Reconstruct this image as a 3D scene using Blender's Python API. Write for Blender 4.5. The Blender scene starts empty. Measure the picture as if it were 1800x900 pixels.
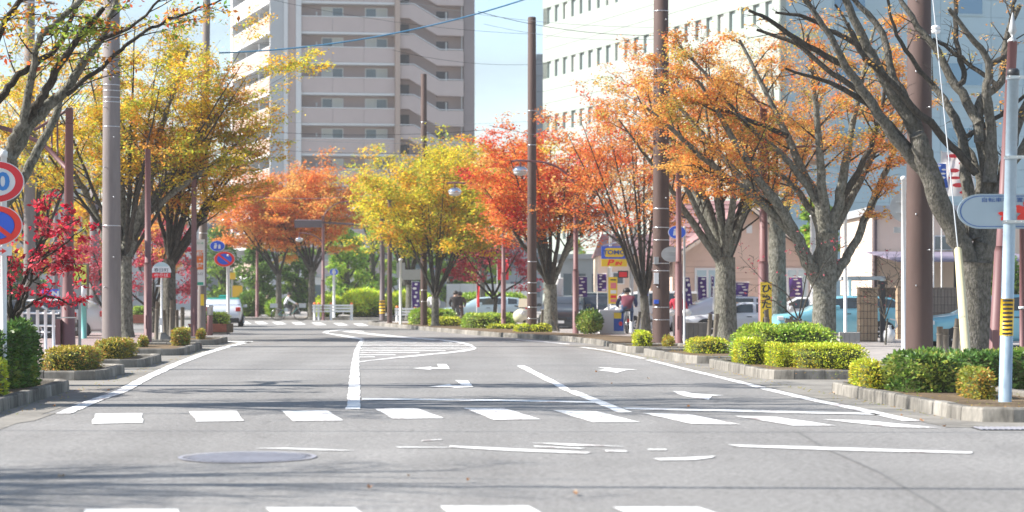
import bpy, bmesh, math, random
import numpy as np
from mathutils import Vector, Matrix, Euler

# ------------------------------------------------------------------ camera, sky, sun, exposure
SC = bpy.context.scene
COL = SC.collection
FP, HOR, EYE = 3700.0, 520.0, 1.54      # focal length and horizon in pixels of the 1800 px wide photograph, eye height
cam = bpy.data.cameras.new('camera'); cam_o = bpy.data.objects.new('camera', cam); COL.objects.link(cam_o)
cam_o.location = (0, 0, EYE); cam_o.rotation_euler = (math.pi/2, 0, 0)
cam.sensor_width = 36; cam.lens = 36*FP/1800; cam.shift_y = (HOR-450)/1800
cam.clip_start = 0.5; cam.clip_end = 4000
cam.dof.use_dof = True; cam.dof.focus_distance = 40; cam.dof.aperture_fstop = 1.9
SC.camera = cam_o
SUN_EL = math.radians(37); SUN_AZ = math.radians(-91.5)      # azimuth from +Y towards +X
to_sun = Vector((math.sin(SUN_AZ)*math.cos(SUN_EL), math.cos(SUN_AZ)*math.cos(SUN_EL), math.sin(SUN_EL)))
world = bpy.data.worlds.new('World'); SC.world = world; world.use_nodes = True
wn = world.node_tree.nodes; wl_ = world.node_tree.links; wn.clear()
sky = wn.new('ShaderNodeTexSky'); sky.sky_type = 'NISHITA'; sky.sun_disc = False
sky.sun_elevation = SUN_EL; sky.sun_rotation = SUN_AZ % (2*math.pi)
sky.air_density = 1.0; sky.dust_density = 0.35; sky.ozone_density = 1.2
bg = wn.new('ShaderNodeBackground'); bg.inputs['Strength'].default_value = 0.095
# thin high cloud, streaked
tc = wn.new('ShaderNodeTexCoord'); mp = wn.new('ShaderNodeMapping'); mp.inputs['Scale'].default_value = (5, 5, 16)
nz = wn.new('ShaderNodeTexNoise'); nz.inputs['Scale'].default_value = 1.6; nz.inputs['Detail'].default_value = 6
rp = wn.new('ShaderNodeValToRGB'); rp.color_ramp.elements[0].position = 0.42; rp.color_ramp.elements[1].position = 0.75
rp.color_ramp.elements[1].color = (0.8, 0.8, 0.8, 1)
mx = wn.new('ShaderNodeMixRGB'); mx.inputs['Color2'].default_value = (2.6, 3.0, 3.3, 1)
wo = wn.new('ShaderNodeOutputWorld')
wl_.new(tc.outputs['Generated'], mp.inputs['Vector']); wl_.new(mp.outputs['Vector'], nz.inputs['Vector'])
wl_.new(nz.outputs['Fac'], rp.inputs['Fac']); wl_.new(rp.outputs['Color'], mx.inputs['Fac'])
wl_.new(sky.outputs['Color'], mx.inputs['Color1']); wl_.new(mx.outputs['Color'], bg.inputs['Color'])
wl_.new(bg.outputs['Background'], wo.inputs['Surface'])
sun = bpy.data.lights.new('sun', 'SUN'); sun.energy = 4.4; sun.angle = math.radians(0.5); sun.color = (1.0, 0.945, 0.87)
sun_o = bpy.data.objects.new('sun', sun); COL.objects.link(sun_o)
sun_o.rotation_euler = (-to_sun).to_track_quat('-Z', 'Y').to_euler(); sun_o.location = (-30, 0, 40)
SC.view_settings.view_transform = 'Standard'; SC.view_settings.look = 'None'
SC.view_settings.gamma = 1; SC.view_settings.use_curve_mapping = False
SC.view_settings.exposure = 1.25

rnd = random.Random(7)
U = rnd.uniform

# ------------------------------------------------------------------ helpers
def P(px, py, Z): return Vector(((px-900)*Z/FP, Z, EYE-(py-HOR)*Z/FP))     # a photo point at a distance
def ZG(py): return FP*EYE/(py-HOR)                                          # distance of a ground point
def G(px, py, z=0.0): Z = ZG(py); return Vector(((px-900)*Z/FP, Z, z))
def X(px, Z): return (px-900)*Z/FP
def H(py, Z): return EYE-(py-HOR)*Z/FP

def wloc(o):
    v = Vector((0, 0, 0))
    while o is not None: v = v + o.location; o = o.parent
    return v

def tag(o, label=None, cat=None, group=None, kind=None):
    if label: o['label'] = label
    if cat: o['category'] = cat
    if group: o['group'] = group
    if kind: o['kind'] = kind
    return o

def thing(name, label, cat, loc, group=None):
    o = bpy.data.objects.new(name, None); COL.objects.link(o); o.location = loc; o.empty_display_size = 0.2
    return tag(o, label, cat, group)

class MB:
    def __init__(s, xf=None): s.v = []; s.f = []; s.m = []; s.xf = xf; s.sm = []
    def _add(s, vs, fs, m=0, smooth=False):
        b = len(s.v)
        s.v += [tuple(s.xf @ Vector(v)) for v in vs] if s.xf is not None else [tuple(v) for v in vs]
        s.f += [tuple(b+i for i in f) for f in fs]; s.m += [m]*len(fs); s.sm += [smooth]*len(fs); return s
    def box(s, x0, x1, y0, y1, z0, z1, m=0, bev=0):
        if bev:
            b = bev; o = []
            for z, e in ((z0, 0), (z1-b, 0), (z1, b)):
                o += [(x0+e, y0+e, z), (x1-e, y0+e, z), (x1-e, y1-e, z), (x0+e, y1-e, z)]
            fs = [(3, 2, 1, 0), (8, 9, 10, 11)]
            for k in (0, 4):
                for i in range(4): j = (i+1) % 4; fs.append((k+i, k+j, k+4+j, k+4+i))
            return s._add(o, fs, m)
        vs = [(x0, y0, z0), (x1, y0, z0), (x1, y1, z0), (x0, y1, z0), (x0, y0, z1), (x1, y0, z1), (x1, y1, z1), (x0, y1, z1)]
        return s._add(vs, [(3, 2, 1, 0), (4, 5, 6, 7), (0, 1, 5, 4), (1, 2, 6, 5), (2, 3, 7, 6), (3, 0, 4, 7)], m)
    def obox(s, o, u, w, a0, a1, b0, b1, z0, z1, m=0):      # box along two ground directions u and w
        q = lambda a, b, z: (o[0]+u[0]*a+w[0]*b, o[1]+u[1]*a+w[1]*b, z)
        vs = [q(a0, b0, z0), q(a1, b0, z0), q(a1, b1, z0), q(a0, b1, z0), q(a0, b0, z1), q(a1, b0, z1), q(a1, b1, z1), q(a0, b1, z1)]
        return s._add(vs, [(3, 2, 1, 0), (4, 5, 6, 7), (0, 1, 5, 4), (1, 2, 6, 5), (2, 3, 7, 6), (3, 0, 4, 7)], m)
    def prism(s, poly, z0, z1, m=0):
        n = len(poly); vs = [(p[0], p[1], z0) for p in poly]+[(p[0], p[1], z1) for p in poly]
        return s._add(vs, [tuple(range(n))[::-1], tuple(range(n, 2*n))]+[(i, (i+1) % n, n+(i+1) % n, n+i) for i in range(n)], m)
    def slab(s, poly, axis_pts, m=0): pass
    def xz(s, poly, y0, y1, m=0):                           # an upright outline (x,z) with thickness in y
        n = len(poly); vs = [(p[0], y0, p[1]) for p in poly]+[(p[0], y1, p[1]) for p in poly]
        return s._add(vs, [tuple(range(n)), tuple(range(n, 2*n))[::-1]]+[((i+1) % n, i, n+i, n+(i+1) % n) for i in range(n)], m)
    def face(s, pts, m=0): return s._add(pts, [tuple(range(len(pts)))], m)
    def tube(s, pts, rad, n=8, m=0, caps=True, smooth=True, sx=1.0):
        pts = [Vector(p) for p in pts]; k = len(pts)
        if not hasattr(rad, '__len__'): rad = [rad]*k
        vs = []; up = Vector((0.13, 0.99, 0.05))
        for i, p in enumerate(pts):
            d = (pts[min(i+1, k-1)]-pts[max(i-1, 0)])
            if d.length < 1e-9: d = Vector((0, 0, 1))
            d.normalize(); a = d.cross(up)
            if a.length < 1e-3: a = d.cross(Vector((1, 0, 0)))
            a.normalize(); b = d.cross(a)
            for j in range(n):
                t = 2*math.pi*j/n; vs.append(p+a*(math.cos(t)*rad[i]*sx)+b*(math.sin(t)*rad[i]))
        fs = [(i*n+j, i*n+(j+1) % n, (i+1)*n+(j+1) % n, (i+1)*n+j) for i in range(k-1) for j in range(n)]
        s._add(vs, fs, m, smooth)
        if caps:
            b = len(s.v)-k*n
            s.f += [tuple(b+j for j in range(n)), tuple(b+(k-1)*n+j for j in range(n))[::-1]]; s.m += [m, m]; s.sm += [False, False]
        return s
    def lathe(s, c, prof, n=16, m=0, sx=1.0, smooth=True):  # (r,z) profile round a vertical axis
        vs = []; k = len(prof)
        for r, z in prof:
            for j in range(n):
                t = 2*math.pi*j/n; vs.append((c[0]+math.cos(t)*r*sx, c[1]+math.sin(t)*r, c[2]+z))
        fs = [(i*n+j, i*n+(j+1) % n, (i+1)*n+(j+1) % n, (i+1)*n+j) for i in range(k-1) for j in range(n)]
        s._add(vs, fs, m, smooth)
        b = len(s.v)-k*n
        s.f += [tuple(b+j for j in range(n))[::-1], tuple(b+(k-1)*n+j for j in range(n))]; s.m += [m, m]; s.sm += [False, False]
        return s
    def disc(s, cx, cz, y0, y1, rx, rz, n=32, m=0, r_in=0.0):  # upright disc or ring, thickness in y
        vs = []; o = [(math.cos(2*math.pi*i/n), math.sin(2*math.pi*i/n)) for i in range(n)]
        if not r_in: return s.xz([(cx+a*rx, cz+b*rz) for a, b in o], y0, y1, m)
        for y in (y0, y1):
            for q in (1, r_in):
                vs += [(cx+a*rx*q, y, cz+b*rz*q) for a, b in o]
        fs = []
        for i in range(n):
            j = (i+1) % n
            fs += [(i, j, n+j, n+i), (2*n+j, 2*n+i, 3*n+i, 3*n+j), (j, i, 2*n+i, 2*n+j), (n+i, n+j, 3*n+j, 3*n+i)]
        return s._add(vs, fs, m)
    def build(s, name, mats, parent=None, loc=None, kind=None):
        o = wloc(parent) if parent is not None else Vector(loc if loc is not None else (0, 0, 0))
        me = bpy.data.meshes.new(name)
        me.from_pydata([(v[0]-o.x, v[1]-o.y, v[2]-o.z) for v in s.v], [], s.f)
        for m in (mats if isinstance(mats, (list, tuple)) else [mats]): me.materials.append(m)
        me.polygons.foreach_set('material_index', s.m); me.polygons.foreach_set('use_smooth', s.sm)
        me.update()
        ob = bpy.data.objects.new(name, me); COL.objects.link(ob)
        if parent is not None: ob.parent = parent
        else: ob.location = o
        if kind: ob['kind'] = kind
        return ob

def copy_obj(o, parent, offset):
    c = o.copy(); COL.objects.link(c); c.parent = parent; c.location = offset; return c

def text_mesh(body, size, px_w=None, bold=0.0):
    cu = bpy.data.curves.new('lettering', 'FONT'); cu.body = body; cu.size = size; cu.align_x = 'CENTER'; cu.align_y = 'CENTER'
    cu.offset = bold; cu.resolution_u = 3; cu.extrude = 0.002
    ob = bpy.data.objects.new('lettering', cu); COL.objects.link(ob)
    bpy.context.view_layer.update()
    me = bpy.data.meshes.new_from_object(ob.evaluated_get(bpy.context.evaluated_depsgraph_get()))
    COL.objects.unlink(ob); bpy.data.objects.remove(ob)
    return me

def lettering(body, size, at, parent, material, sx=1.33, bold=0.0, shear=0.0, name='lettering'):
    """flat print standing upright at a world point, facing the road"""
    me = text_mesh(body, size, bold=bold); me.materials.clear(); me.materials.append(material)
    at = Vector(at); o = wloc(parent)
    for v in me.vertices:
        x, y, z = v.co; v.co = (at.x+(x+shear*y)*sx-o.x, at.y-z-o.y, at.z+y-o.z)
    ob = bpy.data.objects.new(name, me); COL.objects.link(ob); ob.parent = parent; return ob

# ------------------------------------------------------------------ materials
M = {}
def mat(name, col, rough=0.6, metal=0.0, noise=None, bump=None, spec=0.5, trans=0.0, objvar=0.0, coat=0.0, stretch=None):
    m = bpy.data.materials.new(name); m.use_nodes = True; nt = m.node_tree; N = nt.nodes; L = nt.links
    b = N['Principled BSDF']; b.inputs['Roughness'].default_value = rough; b.inputs['Metallic'].default_value = metal
    b.inputs['Specular IOR Level'].default_value = spec
    if coat: b.inputs['Coat Weight'].default_value = coat
    if trans: b.inputs['Transmission Weight'].default_value = trans
    b.inputs['Base Color'].default_value = (*col, 1)
    last = None
    if noise or bump:
        t = N.new('ShaderNodeTexCoord'); mp_ = N.new('ShaderNodeMapping'); L.new(t.outputs['Object'], mp_.inputs['Vector'])
        if stretch: mp_.inputs['Scale'].default_value = stretch
    if noise:
        sc, amt = noise[0], noise[1]
        n1 = N.new('ShaderNodeTexNoise'); n1.inputs['Scale'].default_value = sc; n1.inputs['Detail'].default_value = 8; n1.inputs['Roughness'].default_value = 0.65
        L.new(mp_.outputs['Vector'], n1.inputs['Vector'])
        n2 = N.new('ShaderNodeTexNoise'); n2.inputs['Scale'].default_value = sc*0.13; n2.inputs['Detail'].default_value = 4
        L.new(mp_.outputs['Vector'], n2.inputs['Vector'])
        ad = N.new('ShaderNodeMath'); ad.operation = 'ADD'; L.new(n1.outputs['Fac'], ad.inputs[0]); L.new(n2.outputs['Fac'], ad.inputs[1])
        mr = N.new('ShaderNodeMapRange'); mr.inputs['From Min'].default_value = 0.65; mr.inputs['From Max'].default_value = 1.35
        mr.inputs['To Min'].default_value = 1-amt; mr.inputs['To Max'].default_value = 1+amt
        L.new(ad.outputs[0], mr.inputs['Value'])
        hs = N.new('ShaderNodeMixRGB'); hs.blend_type = 'MULTIPLY'; hs.inputs['Fac'].default_value = 1
        hs.inputs['Color1'].default_value = (*col, 1); L.new(mr.outputs['Result'], hs.inputs['Color2']); last = hs
    if objvar:
        oi = N.new('ShaderNodeObjectInfo'); mr2 = N.new('ShaderNodeMapRange'); mr2.inputs['To Min'].default_value = 1-objvar; mr2.inputs['To Max'].default_value = 1+objvar
        L.new(oi.outputs['Random'], mr2.inputs['Value'])
        h2 = N.new('ShaderNodeMixRGB'); h2.blend_type = 'MULTIPLY'; h2.inputs['Fac'].default_value = 1
        if last: L.new(last.outputs['Color'], h2.inputs['Color1'])
        else: h2.inputs['Color1'].default_value = (*col, 1)
        L.new(mr2.outputs['Result'], h2.inputs['Color2']); last = h2
    if last: L.new(last.outputs['Color'], b.inputs['Base Color'])
    if bump:
        n3 = N.new('ShaderNodeTexNoise'); n3.inputs['Scale'].default_value = bump[0]; n3.inputs['Detail'].default_value = 6
        L.new(mp_.outputs['Vector'], n3.inputs['Vector'])
        bu = N.new('ShaderNodeBump'); bu.inputs['Strength'].default_value = bump[1]; bu.inputs['Distance'].default_value = bump[2] if len(bump) > 2 else 0.02
        L.new(n3.outputs['Fac'], bu.inputs['Height']); L.new(bu.outputs['Normal'], b.inputs['Normal'])
    M[name] = m; return m

def leaf_mat(name, trans=0.62, rough=0.55):
    m = bpy.data.materials.new(name); m.use_nodes = True; N = m.node_tree.nodes; L = m.node_tree.links
    b = N['Principled BSDF']; b.inputs['Roughness'].default_value = rough; b.inputs['Specular IOR Level'].default_value = 0.3
    a = N.new('ShaderNodeAttribute'); a.attribute_name = 'leaf_color'
    tr = N.new('ShaderNodeBsdfTranslucent'); mixn = N.new('ShaderNodeMixShader'); mixn.inputs['Fac'].default_value = trans
    L.new(a.outputs['Color'], b.inputs['Base Color']); L.new(a.outputs['Color'], tr.inputs['Color'])
    L.new(b.outputs['BSDF'], mixn.inputs[1]); L.new(tr.outputs['BSDF'], mixn.inputs[2])
    L.new(mixn.outputs['Shader'], N['Material Output'].inputs['Surface']); M[name] = m; return m

def asphalt():
    m = mat('asphalt', (0.246, 0.239, 0.230), 0.9, noise=None, spec=0.25); N = m.node_tree.nodes; L = m.node_tree.links; b = N['Principled BSDF']
    t = N.new('ShaderNodeTexCoord')
    def noise(scale, det, rough=0.6, mapping=None):
        n = N.new('ShaderNodeTexNoise'); n.inputs['Scale'].default_value = scale; n.inputs['Detail'].default_value = det; n.inputs['Roughness'].default_value = rough
        if mapping:
            mp_ = N.new('ShaderNodeMapping'); mp_.inputs['Scale'].default_value = mapping; L.new(t.outputs['Object'], mp_.inputs['Vector']); L.new(mp_.outputs['Vector'], n.inputs['Vector'])
        else: L.new(t.outputs['Object'], n.inputs['Vector'])
        return n
    def rng(src, a, b_, lo, hi):
        r = N.new('ShaderNodeMapRange'); r.inputs['From Min'].default_value = a; r.inputs['From Max'].default_value = b_
        r.inputs['To Min'].default_value = lo; r.inputs['To Max'].default_value = hi; L.new(src, r.inputs['Value']); return r.outputs['Result']
    grain = rng(noise(70, 3, 0.8).outputs['Fac'], 0.3, 0.7, 0.62, 1.38)
    g2 = rng(noise(17, 2, 0.7).outputs['Fac'], 0.3, 0.7, 0.70, 1.30)
    mid = rng(noise(9, 5).outputs['Fac'], 0.3, 0.7, 0.9, 1.1)
    big = rng(noise(0.45, 4).outputs['Fac'], 0.3, 0.7, 0.90, 1.10)
    worn = rng(noise(1.0, 3, 0.5, (0.75, 0.03, 1)).outputs['Fac'], 0.3, 0.7, 0.86, 1.12)   # wheel tracks along the road
    def mul(a, b_):
        k = N.new('ShaderNodeMath'); k.operation = 'MULTIPLY'; L.new(a, k.inputs[0]); L.new(b_, k.inputs[1]); return k.outputs[0]
    vor = N.new('ShaderNodeTexVoronoi'); vor.feature = 'DISTANCE_TO_EDGE'; vor.inputs['Scale'].default_value = 0.16
    nn = noise(1.3, 4); va = N.new('ShaderNodeVectorMath'); va.operation = 'MULTIPLY_ADD'; va.inputs[1].default_value = (1.6, 1.6, 0)
    L.new(nn.outputs['Color'], va.inputs[0]); L.new(t.outputs['Object'], va.inputs[2]); L.new(va.outputs['Vector'], vor.inputs['Vector'])
    crack = rng(vor.outputs['Distance'], 0.0, 0.0022, 0.72, 1.0)
    f = mul(mul(mul(mul(grain, g2), mid), mul(big, worn)), crack)
    c = N.new('ShaderNodeMixRGB'); c.blend_type = 'MULTIPLY'; c.inputs['Fac'].default_value = 1; c.inputs['Color1'].default_value = (0.246, 0.239, 0.230, 1)
    L.new(f, c.inputs['Color2']); L.new(c.outputs['Color'], b.inputs['Base Color'])
    bu = N.new('ShaderNodeBump'); bu.inputs['Strength'].default_value = 0.5; bu.inputs['Distance'].default_value = 0.01
    L.new(noise(110, 3, 0.7).outputs['Fac'], bu.inputs['Height']); L.new(bu.outputs['Normal'], b.inputs['Normal'])
    return m

def paint_mat():
    m = mat('road_paint', (0.80, 0.80, 0.78), 0.75, spec=0.3); N = m.node_tree.nodes; L = m.node_tree.links; b = N['Principled BSDF']
    t = N.new('ShaderNodeTexCoord'); n = N.new('ShaderNodeTexNoise'); n.inputs['Scale'].default_value = 22; n.inputs['Detail'].default_value = 8; n.inputs['Roughness'].default_value = 0.75
    n2 = N.new('ShaderNodeTexNoise'); n2.inputs['Scale'].default_value = 2.2; n2.inputs['Detail'].default_value = 3
    L.new(t.outputs['Object'], n.inputs['Vector']); L.new(t.outputs['Object'], n2.inputs['Vector'])
    a = N.new('ShaderNodeMath'); a.operation = 'ADD'; L.new(n.outputs['Fac'], a.inputs[0]); L.new(n2.outputs['Fac'], a.inputs[1])
    r = N.new('ShaderNodeValToRGB'); r.color_ramp.elements[0].position = 0.41; r.color_ramp.elements[0].color = (0.36, 0.295, 0.285, 1)
    r.color_ramp.elements[1].position = 0.47; r.color_ramp.elements[1].color = (0.80, 0.80, 0.78, 1)
    h = N.new('ShaderNodeMath'); h.operation = 'MULTIPLY'; h.inputs[1].default_value = 0.5; L.new(a.outputs[0], h.inputs[0])
    L.new(h.outputs[0], r.inputs['Fac']); L.new(r.outputs['Color'], b.inputs['Base Color']); return m

def paver_mat(name, c1, c2, mortar, sc, w=0.5, hgt=0.25):
    m = mat(name, c1, 0.85, spec=0.25); N = m.node_tree.nodes; L = m.node_tree.links; b = N['Principled BSDF']
    t = N.new('ShaderNodeTexCoord'); br = N.new('ShaderNodeTexBrick'); L.new(t.outputs['Object'], br.inputs['Vector'])
    br.inputs['Color1'].default_value = (*c1, 1); br.inputs['Color2'].default_value = (*c2, 1); br.inputs['Mortar'].default_value = (*mortar, 1)
    br.inputs['Scale'].default_value = sc; br.inputs['Mortar Size'].default_value = 0.015
    n = N.new('ShaderNodeTexNoise'); n.inputs['Scale'].default_value = 3; n.inputs['Detail'].default_value = 6; L.new(t.outputs['Object'], n.inputs['Vector'])
    r = N.new('ShaderNodeMapRange'); r.inputs['From Min'].default_value = .3; r.inputs['From Max'].default_value = .7; r.inputs['To Min'].default_value = .8; r.inputs['To Max'].default_value = 1.15
    L.new(n.outputs['Fac'], r.inputs['Value'])
    c = N.new('ShaderNodeMixRGB'); c.blend_type = 'MULTIPLY'; c.inputs['Fac'].default_value = 1
    L.new(br.outputs['Color'], c.inputs['Color1']); L.new(r.outputs['Result'], c.inputs['Color2']); L.new(c.outputs['Color'], b.inputs['Base Color']); return m

def bark_mat(name, light, dark):
    m = mat(name, light, 0.9, bump=(26, 1.0, 0.05), spec=0.2, stretch=(1, 1, 0.45)); N = m.node_tree.nodes; L = m.node_tree.links; b = N['Principled BSDF']
    t = N.new('ShaderNodeTexCoord'); mp_ = N.new('ShaderNodeMapping'); mp_.inputs['Scale'].default_value = (1, 1, 0.6); L.new(t.outputs['Object'], mp_.inputs['Vector'])
    n = N.new('ShaderNodeTexNoise'); n.inputs['Scale'].default_value = 13; n.inputs['Detail'].default_value = 9; n.inputs['Roughness'].default_value = 0.75
    L.new(mp_.outputs['Vector'], n.inputs['Vector'])
    r = N.new('ShaderNodeValToRGB'); r.color_ramp.elements[0].position = .38; r.color_ramp.elements[0].color = (*dark, 1)
    r.color_ramp.elements[1].position = .62; r.color_ramp.elements[1].color = (*light, 1)
    e = r.color_ramp.elements.new(.5); e.color = ((light[0]+dark[0])*.5, (light[1]+dark[1])*.52, (light[2]+dark[2])*.46, 1)
    L.new(n.outputs['Fac'], r.inputs['Fac']); L.new(r.outputs['Color'], b.inputs['Base Color']); return m

asphalt(); paint_mat()
paver_mat('paving_pink', (0.33, 0.24, 0.235), (0.40, 0.31, 0.29), (0.22, 0.19, 0.18), 2.2)
paver_mat('paving_grey', (0.36, 0.33, 0.31), (0.42, 0.385, 0.36), (0.26, 0.25, 0.24), 1.6)
mat('kerb_concrete', (0.20, 0.187, 0.165), 0.9, noise=(7, 0.75), bump=(40, 0.4, 0.008), objvar=0.2, stretch=(1, 1, 0.4), spec=0.2)
mat('gutter_concrete', (0.25, 0.235, 0.21), 0.9, noise=(4, 0.35), bump=(60, 0.3, 0.006), spec=0.2)
mat('soil', (0.17, 0.125, 0.08), 0.95, noise=(8, 0.45), bump=(25, 0.9, 0.03), spec=0.1)
bark_mat('bark_grey', (0.245, 0.235, 0.21), (0.06, 0.056, 0.05))
bark_mat('bark_dark', (0.17, 0.155, 0.14), (0.05, 0.045, 0.04))
bark_mat('bark_branch', (0.085, 0.073, 0.064), (0.03, 0.026, 0.024))
leaf_mat('leaf'); leaf_mat('leaf_glossy', 0.25, 0.35)
mat('pole_brown', (0.095, 0.061, 0.053), 0.75, noise=(2.2, 0.28), bump=(30, 0.25, 0.01), stretch=(1, 1, 0.25), spec=0.3)
mat('pole_red', (0.175, 0.08, 0.082), 0.55, noise=(3, 0.18), stretch=(1, 1, 0.2))
mat('pole_dark', (0.10, 0.075, 0.08), 0.6, noise=(3, 0.2))
mat('pole_concrete', (0.22, 0.192, 0.183), 0.85, noise=(3, 0.3), bump=(20, 0.25, 0.01), stretch=(1, 1, 0.18), spec=0.25)
mat('pole_concrete_dark', (0.22, 0.19, 0.19), 0.85, noise=(3, 0.3), stretch=(1, 1, 0.2), spec=0.25)
mat('galvanised', (0.36, 0.46, 0.54), 0.45, metal=0.25, noise=(14, 0.14), spec=0.5)
mat('galvanised_dull', (0.45, 0.47, 0.48), 0.55, metal=0.2, noise=(8, 0.15))
mat('white_metal', (0.74, 0.75, 0.75), 0.4, noise=(6, 0.08))
mat('sign_white', (0.74, 0.76, 0.78), 0.35)
mat('sign_grey', (0.36, 0.44, 0.49), 0.45, noise=(4, 0.05))
mat('sign_back', (0.38, 0.40, 0.41), 0.5, noise=(6, 0.12))
mat('sign_red', (0.74, 0.02, 0.035), 0.35)
mat('sign_red_flat', (0.85, 0.04, 0.025), 0.4)
mat('sign_blue', (0.03, 0.12, 0.68), 0.35)
mat('digit_blue', (0.03, 0.22, 0.62), 0.35)
mat('line_blue', (0.03, 0.10, 0.33), 0.4)
mat('sign_green', (0.02, 0.33, 0.21), 0.4)
mat('sign_yellow', (0.85, 0.60, 0.03), 0.4)
mat('sign_orange', (0.80, 0.19, 0.03), 0.4)
mat('sign_lime', (0.62, 0.66, 0.10), 0.4)
mat('ink_dark', (0.015, 0.017, 0.03), 0.5)
mat('black_rubber', (0.018, 0.018, 0.02), 0.7)
mat('black_metal', (0.03, 0.03, 0.033), 0.45)
mat('cover_cream', (0.66, 0.58, 0.34), 0.5, noise=(6, 0.1))
mat('band_yellow', (0.85, 0.52, 0.02), 0.4)
mat('steel', (0.55, 0.56, 0.57), 0.3, metal=0.9)
mat('mirror', (0.80, 0.80, 0.82), 0.08, metal=1.0)
mat('glass_lamp', (0.75, 0.75, 0.72), 0.15, trans=0.3)
mat('wood_post', (0.17, 0.145, 0.115), 0.9, noise=(8, 0.4), bump=(20, 0.6, 0.02), stretch=(1, 1, 0.2))
mat('wire_black', (0.02, 0.02, 0.022), 0.6)
mat('wire_blue', (0.06, 0.22, 0.38), 0.5)
mat('wire_grey', (0.22, 0.23, 0.24), 0.5)
mat('manhole_dark', (0.17, 0.17, 0.19), 0.7, noise=(10, 0.2))
mat('dry_leaf', (0.42, 0.20, 0.08), 0.8)
mat('manhole_iron', (0.33, 0.33, 0.37), 0.65, metal=0.1, noise=(10, 0.2))
mat('patch_asphalt', (0.165, 0.163, 0.16), 0.9, noise=(30, 0.2), spec=0.2)
# buildings
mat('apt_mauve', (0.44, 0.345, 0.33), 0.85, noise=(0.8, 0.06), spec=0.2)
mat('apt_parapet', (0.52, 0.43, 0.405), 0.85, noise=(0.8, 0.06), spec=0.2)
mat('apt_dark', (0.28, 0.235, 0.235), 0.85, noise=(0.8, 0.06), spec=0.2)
mat('apt_cream', (0.47, 0.36, 0.30), 0.85, noise=(0.8, 0.05), spec=0.2)
mat('apt_white', (0.66, 0.66, 0.655), 0.7, noise=(0.7, 0.05))
mat('apt_grey', (0.46, 0.47, 0.475), 0.8, noise=(0.7, 0.05))
mat('door_slate', (0.06, 0.06, 0.075), 0.6)
mat('office_white', (0.335, 0.375, 0.34), 0.8, noise=(0.5, 0.05), spec=0.25, objvar=0.02)
mat('office_shade_blue', (0.36, 0.49, 0.55), 0.55, noise=(0.5, 0.07), objvar=0.035)  # blue skylight on the shaded end wall, put into the base colour
mat('block_grey', (0.26, 0.29, 0.32), 0.8, noise=(0.5, 0.06), objvar=0.04)
mat('window_glass', (0.10, 0.14, 0.17), 0.08, spec=0.8)
mat('window_glass_sky', (0.12, 0.22, 0.32), 0.06, spec=1.0, metal=0.35)
mat('office_glass', (0.40, 0.46, 0.46), 0.3, spec=0.8)
mat('curtain', (0.60, 0.60, 0.56), 0.8)
mat('house_wall', (0.68, 0.50, 0.405), 0.85, noise=(2, 0.07), objvar=0.025)
mat('house_cream', (0.76, 0.62, 0.50), 0.85, noise=(2, 0.06))
mat('roof_tile', (0.33, 0.18, 0.18), 0.8, noise=(6, 0.25), objvar=0.10)
mat('roof_edge', (0.10, 0.085, 0.09), 0.7)
mat('tile_tan', (0.42, 0.305, 0.20), 0.6, noise=(6, 0.12), objvar=0.12)
mat('tile_brown', (0.235, 0.19, 0.155), 0.6, noise=(6, 0.12), objvar=0.10)
mat('grout', (0.12, 0.10, 0.085), 0.9)
mat('brick_red', (0.34, 0.105, 0.065), 0.85, noise=(10, 0.2), objvar=0.15)
mat('awning', (0.23, 0.20, 0.27), 0.7, noise=(3, 0.1))
mat('far_grey', (0.36, 0.38, 0.40), 0.85, noise=(0.5, 0.08))
mat('far_white', (0.62, 0.63, 0.63), 0.85, noise=(0.5, 0.05))
mat('block_wall', (0.14, 0.135, 0.13), 0.9, noise=(5, 0.25), objvar=0.1)
mat('concrete_wall', (0.40, 0.39, 0.37), 0.9, noise=(3, 0.2), objvar=0.06)
# cloth, paint, people
mat('cloth_purple', (0.085, 0.035, 0.20), 0.85, noise=(6, 0.15))
mat('cloth_white', (0.72, 0.70, 0.68), 0.85)
mat('cloth_red', (0.65, 0.03, 0.04), 0.8)
mat('cloth_pink', (0.72, 0.20, 0.22), 0.8)
mat('cloth_blue', (0.03, 0.10, 0.42), 0.8)
for n_, c_ in (('paint_silver', (0.62, 0.66, 0.72)), ('paint_white', (0.70, 0.71, 0.71)), ('paint_sky', (0.20, 0.49, 0.60)),
               ('paint_green', (0.03, 0.38, 0.30)), ('paint_pale', (0.42, 0.56, 0.62)), ('paint_cream', (0.68, 0.65, 0.50)), ('paint_dark', (0.04, 0.045, 0.055))):
    mat(n_, c_, 0.28, metal=0.15, coat=0.6, noise=(3, 0.04))
mat('car_glass', (0.035, 0.045, 0.05), 0.06, spec=0.9)
mat('car_black', (0.02, 0.02, 0.022), 0.6)
mat('lamp_red', (0.55, 0.02, 0.02), 0.2, coat=0.5)
mat('lamp_clear', (0.72, 0.74, 0.75), 0.15, coat=0.5)
mat('rim', (0.55, 0.56, 0.58), 0.3, metal=0.6)
mat('skin', (0.55, 0.36, 0.27), 0.6)
mat('hair', (0.018, 0.015, 0.014), 0.55)
mat('jacket_maroon', (0.19, 0.045, 0.075), 0.8, noise=(9, 0.2), bump=(7, 0.5, 0.03))
mat('jacket_white', (0.70, 0.70, 0.72), 0.8, noise=(9, 0.08), bump=(7, 0.4, 0.03))
mat('jacket_black', (0.035, 0.028, 0.028), 0.8, noise=(9, 0.2), bump=(7, 0.4, 0.03))
mat('jacket_brown', (0.075, 0.048, 0.04), 0.8, noise=(9, 0.2))
mat('jacket_red', (0.42, 0.02, 0.045), 0.8, noise=(9, 0.15))
mat('jacket_navy', (0.03, 0.045, 0.13), 0.8, noise=(9, 0.15))
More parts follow.
